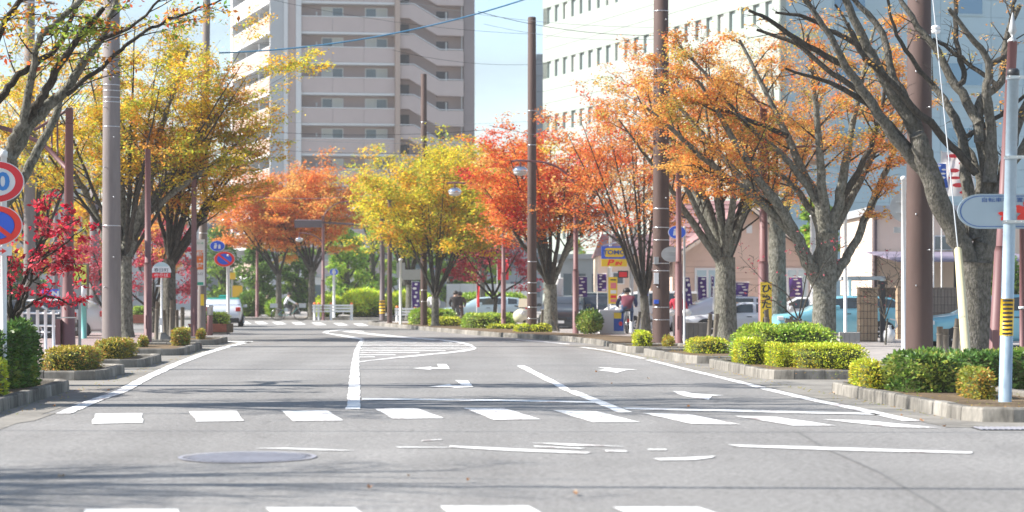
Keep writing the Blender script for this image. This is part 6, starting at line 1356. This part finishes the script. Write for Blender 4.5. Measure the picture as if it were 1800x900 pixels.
# ------------------------------------------------------------------ vehicles
def car(label, px, Z, length, height, width, paint, rot, kind='hatch', cat='car', roof=None, sx=1.0, group=None):
    """built nose to -x; rot turns it about the vertical; lofted shell, glass panes, wheels, lamps, bumpers"""
    base = Vector((X(px, Z), Z, .0)); root = thing('parked_car' if cat == 'car' else cat, label, cat, base, group)
    xf = Matrix.Translation(base) @ Matrix.Diagonal((sx, 1, 1, 1)) @ Matrix.Rotation(rot, 4, 'Z'); L, Hh, Wd = length, height, width/2
    prof = {'hatch': [(-.50, .50, .52), (-.475, .58, .58), (-.40, .60, .60), (-.27, .655, .66), (-.20, .67, .78), (-.08, .68, .97), (.05, .685, 1.0), (.25, .70, .99), (.38, .71, .95), (.45, .72, .84), (.485, .66, .68), (.50, .50, .52)],
            'sedan': [(-.50, .46, .48), (-.475, .56, .56), (-.38, .60, .60), (-.24, .65, .655), (-.12, .66, .86), (-.03, .665, .99), (.08, .67, 1.0), (.20, .68, .96), (.31, .69, .76), (.36, .70, .705), (.47, .67, .67), (.50, .50, .52)],
            'van': [(-.50, .42, .44), (-.485, .55, .56), (-.44, .58, .64), (-.36, .60, .86), (-.29, .60, .97), (-.1, .60, 1.0), (.2, .60, 1.0), (.42, .60, .985), (.485, .60, .95), (.497, .56, .62), (.50, .5, .52)]}[kind]
    zl = .18*1.45/Hh; st = []
    for i, (x, zb, zt) in enumerate(prof):
        e = 1-(abs(x)/.5)**6*.16; wb = Wd*e; wt = Wd*(.86 if zt-zb > .1 else .93)*e; st.append((x*L, zl*Hh, zb*Hh, zt*Hh, wb, wt))
    m_ = MB(xf); vs2 = []; fs = []
    for x, z0, zb, zt, wb, wt in st: vs2 += [(x, -wb*.92, z0), (x, -wb, z0+.12), (x, -wb, zb*.75+z0*.25), (x, -wb*.97, zb), (x, -wt, zt-.03), (x, -wt*.8, zt), (x, wt*.8, zt), (x, wt, zt-.03), (x, wb*.97, zb), (x, wb, zb*.75+z0*.25), (x, wb, z0+.12), (x, wb*.92, z0)]
    k = 12
    for i in range(len(st)-1):
        for j in range(k): fs.append((i*k+j, i*k+(j+1) % k, (i+1)*k+(j+1) % k, (i+1)*k+j))
    fs += [tuple(range(k))[::-1], tuple(range((len(st)-1)*k, len(st)*k))]
    m_._add(vs2, fs, 0, True); body = m_.build('body', M[paint], root)
    cab = [s_ for s_ in st if s_[3]-s_[2] > .12*Hh]; i0 = st.index(cab[0]); i1 = st.index(cab[-1])
    def side(s_, t, sg): x, z0, zb, zt, wb, wt = s_; return (x, sg*(wb*.97*(1-t)+wt*t+.012), zb*(1-t)+(zt-.03)*t)
    n = len(cab); seg = [(0, n//2), (n//2, n-1)]
    for sg in (-1, 1):
        for a, b in seg:
            lo = [side(c, .10, sg) for c in cab[a:b+1]]; hi = [side(c, .90, sg) for c in cab[a:b+1]]
            lo[0] = (lo[0][0]+.05, *lo[0][1:]); hi[0] = (hi[0][0]+.05, *hi[0][1:]); lo[-1] = (lo[-1][0]-.05, *lo[-1][1:]); hi[-1] = (hi[-1][0]-.05, *hi[-1][1:])
            m_ = MB(xf); q = len(lo); m_._add(lo+hi, [(i, i+1, q+i+1, q+i) for i in range(q-1)]); m_.build('side_window', M['car_glass'], root)
    def screen(name, A, B, d):
        m_ = MB(xf); w = A[4]*.78; m_._add([(A[0]+d, -A[4]*.86, A[3]*.99+.012), (A[0]+d, A[4]*.86, A[3]*.99+.012), (B[0]+d, B[5]*.78, B[3]-.0+.012), (B[0]+d, -B[5]*.78, B[3]-.0+.012)], [(0, 1, 2, 3)]); m_.build(name, M['car_glass'], root)
    screen('windscreen', st[i0-1] if kind != 'van' else st[i0-1], st[i0+1], -.02); screen('rear_window', st[i1+1] if kind != 'van' else st[i1], st[i1-1], .02)
    r = .31; 
    for x in (-L*.31, L*.30):
        for sg in (-1, 1):
            y = sg*(Wd-.10); a = MB(xf); a.tube([(x, y-sg*.1, r+.02), (x, sg*(Wd+.006), r+.02)], r*1.16, n=20); a.build('wheel_arch', M['car_black'], root)
            a = MB(xf); a.tube([(x, y-.1, r), (x, y-.08, r), (x, y+.10, r), (x, y+.125, r)], [r*.9, r, r, r*.9], n=20); w = a.build('tyre', M['black_rubber'], root)
            a = MB(xf); yy = y+sg*.13; a.tube([(x, yy-sg*.02, r), (x, yy+sg*.004, r)], r*.66, n=18); w2 = a.build('rim', M['car_black'], w)
            a = MB(xf)
            for q in range(6): t = q*math.pi/3; a.tube([(x, yy+sg*.012, r), (x+math.cos(t)*r*.62, yy+sg*.012, r+math.sin(t)*r*.62)], .032, n=5)
            a.tube([(x, yy, r), (x, yy+sg*.03, r)], .06, n=8); o = a.build('spokes', M['rim'], w); o['kind'] = 'stuff'
    zl_ = prof[1][1]*Hh*.86
    for sg in (-1, 1):
        a = MB(xf); a.box(-L*.497, -L*.455, sg*Wd*.80-.13, sg*Wd*.80+.13, zl_-.06, zl_+.07, bev=.03); a.build('headlight', M['lamp_clear'], root)
        zr = (.60 if kind != 'van' else .5)*Hh; a = MB(xf); a.box(L*.462, L*.497, sg*Wd*.80-.12, sg*Wd*.80+.10, zr-.08, zr+.13, bev=.03); a.build('tail_light', M['lamp_red'], root)
        a = MB(xf); xm = cab[0][0]+.1; a.box(xm-.05, xm+.07, sg*(Wd+.10)-.09, sg*(Wd+.10)+.09, st[i0][2]+.02, st[i0][2]+.16, bev=.03); a.build('wing_mirror', M[paint], root)
        a = MB(xf); a.box(0.0*L-.02+.02*L, .02*L+.14, sg*(Wd+.008)-.012, sg*(Wd+.008)+.012, st[i0][2]*.86, st[i0][2]*.86+.03); a.build('door_handle', M['car_black'], root)
    for nm, x0_, x1_ in (('front_bumper', -.508, -.47), ('rear_bumper', .47, .508)): a = MB(xf); a.box(x0_*L, x1_*L, -Wd*.84, Wd*.84, .2, .46, bev=.05); a.build(nm, M['car_black' if kind == 'sedan' else paint], root)
    a = MB(xf); a.box(-.511*L, -.502*L, -.28, .28, .47, .58); a.build('grille', M['car_black'], root)
    for x in (-.514, .510): a = MB(xf); a.box(x*L-.004, x*L+.01, -.17, .17, .34, .46); a.build('number_plate', M['sign_white'], root)
    if roof: a = MB(xf); q_ = [(c_[0], c_[5]*.86, c_[3]+.012) for c_ in st[i0:i1+1]]; a._add(q_+[(x, -y, z) for x, y, z in q_], [(i, i+1, len(q_)+i+1, len(q_)+i) for i in range(len(q_)-1)]); a.box(st[i0+1][0]-.1, st[i1-1][0]+.25, -Wd*.84, Wd*.84, Hh-.16, Hh+.02, bev=.05); a.build('roof_panel', M[roof], root); a = MB(xf); a.box(-.12, .14, -.22, .22, Hh-.005, Hh+.16, bev=.05); a.build('roof_lamp', M[roof], root)
    return root
R = math.radians
car('pale taxi with teal roof lamp driving away at the left', 393, 106, 4.4, 1.42, 1.75, 'paint_silver', R(-84), 'sedan', 'taxi', roof='paint_green', sx=1.1)
car('silver estate car parked behind the orange tree trunk', 1262, 86, 4.3, 1.52, 1.7, 'paint_silver', R(6), 'hatch', sx=1.25)
car('nearer silver car with alloy wheel beside the lamp post', 1302, 80, 3.9, 1.30, 1.7, 'paint_silver', R(4), 'sedan', sx=1.2)
car('white van behind the cyclist in maroon', 1152, 92, 3.6, 1.75, 1.6, 'paint_white', R(15), 'van', sx=1.2)
car('grey box van parked below the house window', 1203, 99, 3.8, 1.9, 1.6, 'paint_white', R(-4), 'van', sx=1.1)
car('light blue hatchback left of the tan gate pillar', 1474, 73, 3.6, 1.55, 1.65, 'paint_sky', R(2), 'hatch', sx=1.25)
car('light blue car nose out behind the posts at the right edge', 1762, 60, 3.7, 1.58, 1.65, 'paint_sky', R(4), 'hatch', sx=1.3)
car('white car seen between trunk and white pole', 1400, 84, 3.8, 1.5, 1.65, 'paint_white', R(5), 'sedan', sx=1.2)
car('pale blue car passing behind the pedestrians', 852, 114, 3.9, 1.5, 1.65, 'paint_pale', R(2), 'hatch', sx=1.2)
car('dark blue car facing the road behind the forked trunk', 992, 94, 4.2, 1.55, 1.7, 'paint_dark', R(84), 'hatch', sx=1.15)
car('dark car behind the round green bush', 1040, 96, 4.2, 1.7, 1.75, 'paint_dark', R(95), 'van', sx=1.0)
car('white car parked behind the pipe barrier', 70, 76, 3.9, 1.45, 1.65, 'paint_white', R(8), 'hatch', sx=1.2)
car('dark car parked behind the crimson dogwood', 10, 72, 3.9, 1.4, 1.65, 'paint_dark', R(4), 'sedan', sx=1.2)
# cream scooter
Z = 90; b = Vector((X(920, Z), Z, .1)); root = thing('scooter', 'cream delivery scooter beside the brown pole', 'scooter', b)
m_ = MB(); m_.lathe(b+Vector((-.08, -.1, .28)), [(.05, 0), (.26, .05), (.33, .25), (.30, .45), (.15, .58), (.05, .62)], 14, sx=1.15); m_.build('front_fairing', M['paint_cream'], root)
m_ = MB(); m_.box(b.x+.05, b.x+.45, Z+.1, Z+1.1, .55, .85, bev=.06); m_.build('seat_body', M['car_black'], root)
for dy in (-.15, 1.05): m_ = MB(); m_.tube([(b.x-.02, Z+dy, .36), (b.x+.10, Z+dy, .36)], .25, n=18); m_.build('wheel', M['black_rubber'], root)
m_ = MB(); m_.tube([(b.x-.38, Z, 1.12), (b.x-.05, Z, 1.02), (b.x+.28, Z, 1.12)], .03, n=8); m_.build('handlebar', M['black_metal'], root)
m_ = MB(); m_._add([(b.x-.22, Z-.05, 1.05), (b.x+.2, Z-.05, 1.05), (b.x+.16, Z+.12, 1.42), (b.x-.18, Z+.12, 1.42)], [(0, 1, 2, 3)]); m_.build('windshield', M['paint_cream'], root)
m_ = MB(); m_.lathe((b.x-.05, Z-.36, .82), [(.02, -.1), (.10, -.06), (.10, .06), (.02, .1)], 10); m_.build('headlight', M['lamp_clear'], root)

# ------------------------------------------------------------------ people and bicycles
def person(label, at, joints, mats, sx=1.25, hair='hair', hair_long=.0, face=-1, group=None):
    """one continuous skinned body; joints in metres from the feet point. mats: jacket, trousers, sleeve"""
    root = thing('person', label, 'person', at, group); J = joints
    order = ['pelvis', 'waist', 'chest', 'neck', 'head', 'crown', 'hipL', 'kneeL', 'ankleL', 'toeL', 'hipR', 'kneeR', 'ankleR', 'toeR', 'shL', 'elL', 'wrL', 'haL', 'shR', 'elR', 'wrR', 'haR']
    rad = dict(pelvis=(.17, .13), waist=(.155, .12), chest=(.18, .13), neck=(.055, .055), head=(.085, .095), crown=(.07, .08), hip=(.095, .095), knee=(.065, .065), ankle=(.045, .045), toe=(.04, .03), sh=(.075, .075), el=(.055, .055), wr=(.037, .037), ha=(.036, .022))
    ed = [('pelvis', 'waist'), ('waist', 'chest'), ('chest', 'neck'), ('neck', 'head'), ('head', 'crown')]
    for q in 'LR': ed += [('pelvis', 'hip'+q), ('hip'+q, 'knee'+q), ('knee'+q, 'ankle'+q), ('ankle'+q, 'toe'+q), ('chest', 'sh'+q), ('sh'+q, 'el'+q), ('el'+q, 'wr'+q), ('wr'+q, 'ha'+q)]
    idx = {n: i for i, n in enumerate(order)}; V = [Vector(J[n]) for n in order]; E = [(idx[a], idx[b]) for a, b in ed]; R_ = [rad[n[:-1]] if n[:-1] in rad else rad[n] for n in order]
    for q in 'LR':                                      # five separate, unequal, slightly curled fingers
        h = Vector(J['ha'+q]); d = (h-Vector(J['wr'+q])).normalized(); sd = d.cross(Vector((0.2, .3, 1))).normalized(); nm = d.cross(sd)
        for f, (o, ln) in enumerate(((-.032, .06), (-.012, .075), (.008, .07), (.026, .055), (.04, .045))):
            b0 = h+sd*o*(1.0 if f < 4 else 1.1)-d*(.0 if f < 4 else .03); dirf = d if f < 4 else (d*.6+sd*.8).normalized()
            i = len(V); V += [b0+dirf*ln*.5, b0+dirf*ln-nm*ln*.45]; E += [(idx['ha'+q], i), (i, i+1)]; R_ += [(.009, .009), (.0075, .0075)]
    me = bpy.data.meshes.new('body'); me.from_pydata([tuple(v) for v in V], E, []); ob = bpy.data.objects.new('body', me); COL.objects.link(ob)
    md = ob.modifiers.new('skin', 'SKIN'); md.use_smooth_shade = True
    for i, sv in enumerate(me.skin_vertices[0].data): sv.radius = R_[i]; sv.use_root = (i == 0)
    sb = ob.modifiers.new('sub', 'SUBSURF'); sb.levels = 1; sb.render_levels = 1
    bpy.context.view_layer.update(); ev = bpy.data.meshes.new_from_object(ob.evaluated_get(bpy.context.evaluated_depsgraph_get())); COL.objects.unlink(ob); bpy.data.objects.remove(ob)
    ev.materials.clear()
    for n in (mats[0], mats[1], mats[2], 'skin', 'shoe'): ev.materials.append(M[n])
    segs = [(Vector(J[a]), Vector(J[b]), a, b) for a, b in ed]
    def cls(p):
        best = None
        for a, b, na, nb in segs:
            d = b-a; t = max(0, min(1, (p-a).dot(d)/max(1e-6, d.dot(d)))); q = (p-(a+d*t)).length
            if best is None or q < best[0]: best = (q, na, nb, t)
        _, na, nb, t = best; k = na+nb
        if nb in ('head', 'crown') or (na == 'chest' and nb == 'neck' and t > .75): return 3
        if nb[:2] == 'ha': return 3
        if nb[:3] == 'toe': return 4
        if nb[:2] in ('el', 'wr'): return 2
        if nb[:3] in ('hip', 'kne', 'ank'): return 1
        return 0
    for p in ev.polygons: p.material_index = cls(p.center); p.use_smooth = True
    for v in ev.vertices: v.co.x *= sx
    body = bpy.data.objects.new('body', ev); COL.objects.link(body); body.parent = root
    hd = Vector(J['head']); cr = Vector(J['crown']); o = wloc(root); c = hd.lerp(cr, .55); m_ = MB()
    vs2 = []; fs = []; n = 14; k = 8; up = (cr-hd).normalized()
    for i in range(k+1):
        for j in range(n):
            a = math.pi*i/k*(.62 if not hair_long else .72); t = 2*math.pi*j/n; rr = .118*math.sin(a)*(1+.06*math.sin(5*t)); zz = .135*math.cos(a); y_ = math.sin(t)*rr*1.12-.02*face
            vs2.append((o.x+(c.x+math.cos(t)*rr)*sx, o.y+c.y+y_, o.z+c.z+zz+.01))
    for i in range(k):
        for j in range(n): fs.append((i*n+j, i*n+(j+1) % n, (i+1)*n+(j+1) % n, (i+1)*n+j))
    m_._add(vs2, fs, 0, True); m_.build('hair', M[hair], root)
    # face: eyes, nose, mouth, ears on the front of the head
    fv = Vector(J.get('facing', (0, -face*-1, 0))).normalized(); sv_ = fv.cross(Vector((0, 0, 1))).normalized(); m_ = MB()
    def bead(p, r, mt=0): q = hd.lerp(cr, .25)+p; m_.lathe((o.x+q.x*sx, o.y+q.y, o.z+q.z-r), [(r*.3, 0), (r, r*.6), (r, r*1.4), (r*.3, r*2)], 6, mt)
    for e in (-1, 1): bead(fv*.092+sv_*.034*e+Vector((0, 0, .025)), .012, 1); bead(sv_*.098*e, .024, 0)
    bead(fv*.108+Vector((0, 0, -.005)), .016, 0); bead(fv*.098+Vector((0, 0, -.045)), .014, 2)
    o2 = m_.build('face', [M['skin'], M['ink_dark'], M['jacket_red']], root); o2['kind'] = 'stuff'
    return root
def wheel(root, c, r, axis, sx=1.0, fat=.02):
    m_ = MB(); n = 28
    pts = []
    for i in range(n+1):
        t = 2*math.pi*i/n; pts.append((c[0]+(math.cos(t)*r*sx if axis == 'y' else 0), c[1]+(math.cos(t)*r if axis == 'x' else 0), c[2]+math.sin(t)*r))
    m_.tube(pts, fat, n=6, caps=False); w = m_.build('tyre', M['black_rubber'], root); m_ = MB()
    for i in range(14): t = 2*math.pi*i/14; m_.tube([c, (c[0]+(math.cos(t)*r*sx if axis == 'y' else 0), c[1]+(math.cos(t)*r if axis == 'x' else 0), c[2]+math.sin(t)*r)], .004, n=3)
    m_.tube([(c[0]-(.05 if axis == 'x' else 0), c[1]-(.05 if axis == 'y' else 0), c[2]), (c[0]+(.05 if axis == 'x' else 0), c[1]+(.05 if axis == 'y' else 0), c[2])], .03, n=8)
    o = m_.build('spokes', M['steel'], w); o['kind'] = 'stuff'
# far cyclist riding to the right, side view
Z = 131; b = Vector((X(509, Z), Z, .004)); k = 1.3; bk = thing('bicycle', 'city bicycle of the far cyclist in white', 'bicycle', b)
def bp(x, z, y=0): return (b.x+x*k, b.y+y, z)
wheel(bk, bp(-.55, .36), .34, 'y', k, .026); wheel(bk, bp(.55, .36), .34, 'y', k, .026)
for nm, pts, r, mt in (('frame', [bp(-.55, .36), bp(-.12, .32), bp(-.22, .78), bp(-.55, .36)], .022, 'plastic_teal'), ('down_tube', [bp(-.12, .32), bp(.18, .50), bp(.36, .80)], .026, 'plastic_teal'), ('fork', [bp(.55, .36), bp(.42, .72), bp(.36, .98)], .022, 'steel'), ('handlebar', [bp(.36, .98, -.25), bp(.38, 1.02, -.1), bp(.38, 1.02, .1), bp(.22, 1.0, .28), bp(.22, 1.0, -.28)], .016, 'steel'), ('mudguard', [bp(-.90, .36), bp(-.80, .62), bp(-.55, .74), bp(-.3, .64)], .026, 'steel')):
    m_ = MB(); m_.tube(pts, r, n=6); m_.build(nm, M[mt], bk)
m_ = MB(); m_.box(bp(-.34, 0)[0], bp(-.10, 0)[0], Z-.1, Z+.1, .80, .88, bev=.03); m_.build('saddle', M['black_rubber'], bk)
m_ = MB(); m_.box(bp(-.92, 0)[0], bp(-.58, 0)[0], Z-.17, Z+.17, .80, 1.06); m_.build('rear_basket', M['galvanised_dull'], bk); m_ = MB(); m_.box(bp(.46, 0)[0], bp(.78, 0)[0], Z-.17, Z+.17, .80, 1.08); m_.build('front_basket', M['galvanised_dull'], bk)
person('far cyclist in white jacket riding across the junction', b, dict(pelvis=(-.22, 0, .95), waist=(-.20, 0, 1.10), chest=(-.12, 0, 1.34), neck=(-.06, 0, 1.48), head=(-.02, 0, 1.56), crown=(-.01, 0, 1.68), hipL=(-.16, -.09, .92), kneeL=(.12, -.1, .72), ankleL=(.02, -.11, .34), toeL=(.12, -.11, .30), hipR=(-.16, .09, .92), kneeR=(.16, .1, .86), ankleR=(.02, .11, .50), toeR=(.14, .11, .46), shL=(-.10, -.17, 1.40), elL=(.10, -.2, 1.20), wrL=(.30, -.25, 1.06), haL=(.36, -.25, 1.03), shR=(-.10, .17, 1.40), elR=(.10, .2, 1.20), wrR=(.30, .25, 1.06), haR=(.36, .25, 1.03), facing=(1, 0, 0)), ('jacket_white', 'trousers_grey', 'jacket_white'), sx=k)
# cyclist from behind on the right pavement
Z = 80; b = Vector((X(1102, Z), Z, .1)); k = 1.3; bk = thing('bicycle', 'bicycle of the cyclist in maroon seen from behind', 'bicycle', b)
wheel(bk, (b.x, Z-.55, .1+.34), .33, 'x', 1, .024); wheel(bk, (b.x, Z+.55, .1+.34), .33, 'x', 1, .024)
for nm, pts, r, mt in (('frame', [(b.x, Z-.55, .44), (b.x, Z-.1, .42), (b.x, Z-.2, .92)], .022, 'steel'), ('down_tube', [(b.x, Z-.1, .42), (b.x, Z+.4, .85)], .025, 'steel'), ('handlebar', [(b.x-.33, Z+.2, 1.10), (b.x-.2, Z+.38, 1.12), (b.x+.2, Z+.38, 1.12), (b.x+.33, Z+.2, 1.10)], .018, 'steel'), ('fork', [(b.x, Z+.55, .44), (b.x, Z+.38, 1.1)], .02, 'steel')): m_ = MB(); m_.tube(pts, r, n=6); m_.build(nm, M[mt], bk)
m_ = MB(); m_.box(b.x-.07, b.x+.07, Z-.62, Z-.35, .83, .87); m_.tube([(b.x-.06, Z-.56, .84), (b.x-.06, Z-.55, .45)], .012, n=5); m_.tube([(b.x+.06, Z-.56, .84), (b.x+.06, Z-.55, .45)], .012, n=5); m_.build('rear_rack', M['steel'], bk)
m_ = MB(); m_.box(b.x-.05, b.x+.05, Z-.92, Z-.89, .55, .68); m_.build('rear_reflector', M['lamp_red'], bk); m_ = MB(); m_.box(b.x-.10, b.x+.10, Z-.34, Z-.08, .96, 1.04, bev=.03); m_.build('saddle', M['black_rubber'], bk)
person('cyclist in maroon vest with navy sleeves riding away on the right', b, dict(pelvis=(0, -.2, .95), waist=(0, -.16, 1.12), chest=(0, -.06, 1.34), neck=(0, .0, 1.47), head=(0, .03, 1.55), crown=(0, .03, 1.66), hipL=(-.11, -.16, .93), kneeL=(-.14, .16, .74), ankleL=(-.13, .0, .36), toeL=(-.13, .1, .31), hipR=(.11, -.16, .93), kneeR=(.15, .2, .86), ankleR=(.13, .02, .52), toeR=(.13, .12, .47), shL=(-.19, -.05, 1.38), elL=(-.28, .08, 1.16), wrL=(-.27, .2, 1.04), haL=(-.26, .26, 1.03), shR=(.19, -.05, 1.38), elR=(.28, .08, 1.16), wrR=(.27, .2, 1.04), haR=(.26, .26, 1.03), facing=(0, 1, 0)), ('jacket_maroon', 'jeans', 'jacket_navy'), sx=k, face=1)
def standing(label, px, Z, mats, h=1.0, step=.12, hl=0, facing=(0, 1, 0)):
    a = {n: tuple(c*h for c in v) for n, v in dict(pelvis=(0, 0, .92), waist=(0, 0, 1.08), chest=(0, .01, 1.32), neck=(0, .02, 1.47), head=(0, .03, 1.55), crown=(0, .03, 1.66), hipL=(-.09, 0, .9), kneeL=(-.10, step*.7, .49), ankleL=(-.10, step, .09), toeL=(-.11, step+.13, .04), hipR=(.09, 0, .9), kneeR=(.10, -step*.2, .49), ankleR=(.10, -step, .11), toeR=(.11, -step+.12, .04), shL=(-.18, 0, 1.38), elL=(-.25, .03, 1.10), wrL=(-.22, .16, .95), haL=(-.18, .2, .92), shR=(.18, 0, 1.38), elR=(.25, .03, 1.10), wrR=(.22, .16, .95), haR=(.18, .2, .92)).items()}
    a['facing'] = facing; person(label, (X(px, Z), Z, .1), a, mats, hair_long=hl, face=1 if facing[1] > 0 else -1)
standing('pedestrian in black jacket walking away behind the far hedge', 801, 108, ('jacket_black', 'trousers_grey', 'jacket_black'), .97)
standing('pedestrian in brown coat beside the one in black', 808, 109, ('jacket_brown', 'jacket_brown', 'jacket_brown'), .95, hl=1)
standing('person in pale coat half hidden by the fan limbed tree', 762, 108, ('jacket_white', 'trousers_grey', 'jacket_white'), .95)
standing('person in red jacket with white mitts behind the lamp post', 1192, 74, ('jacket_red', 'trousers_grey', 'jacket_red'), .92, facing=(0, -1, 0))
for e, nm in ((-1, 'left'), (1, 'right')):
    c = (X(1192+e*13, 73.6), 73.6, .95); m_ = MB(); m_.lathe(c, [(.05, -.12), (.15, -.06), (.17, .03), (.12, .1), (.03, .13)], 12, sx=1.3); tag(m_.build('handlebar_mitt', M['cloth_white'], loc=c), f'white handlebar mitt on the {nm} of the person in red', 'mitt')
c = Vector((X(1192, 73.6), 73.6, .1)); bk = thing('bicycle', 'parked bicycle under the person in red', 'bicycle', c)
wheel(bk, (c.x, c.y-.4, .44), .33, 'x'); wheel(bk, (c.x, c.y+.65, .44), .33, 'x')
m_ = MB(); m_.tube([(c.x-.33, c.y-.2, 1.05), (c.x, c.y-.3, 1.05), (c.x+.33, c.y-.2, 1.05)], .02, n=6); m_.build('handlebar', M['steel'], bk); m_ = MB(); m_.tube([(c.x, c.y-.4, .44), (c.x, c.y-.3, 1.05), (c.x, c.y+.1, .45), (c.x, c.y+.3, .9), (c.x, c.y+.65, .44)], .022, n=6); m_.build('frame', M['steel'], bk)

# ------------------------------------------------------------------ thin air volume added to lift the shadows and pale the distance
m = bpy.data.materials.new('shadow_lift'); m.use_nodes = True; N = m.node_tree.nodes; N.clear()
ou = N.new('ShaderNodeOutputMaterial'); pv = N.new('ShaderNodeVolumePrincipled'); pv.inputs['Density'].default_value = 0.0004; pv.inputs['Color'].default_value = (.97, .975, .98, 1); pv.inputs['Anisotropy'].default_value = 0.0
m.node_tree.links.new(pv.outputs['Volume'], ou.inputs['Volume'])
mb = MB(); mb.box(-425, 425, -65, 1005, -1.0, 46.0); tag(mb.build('shadow_lift_air', m), kind='stuff')
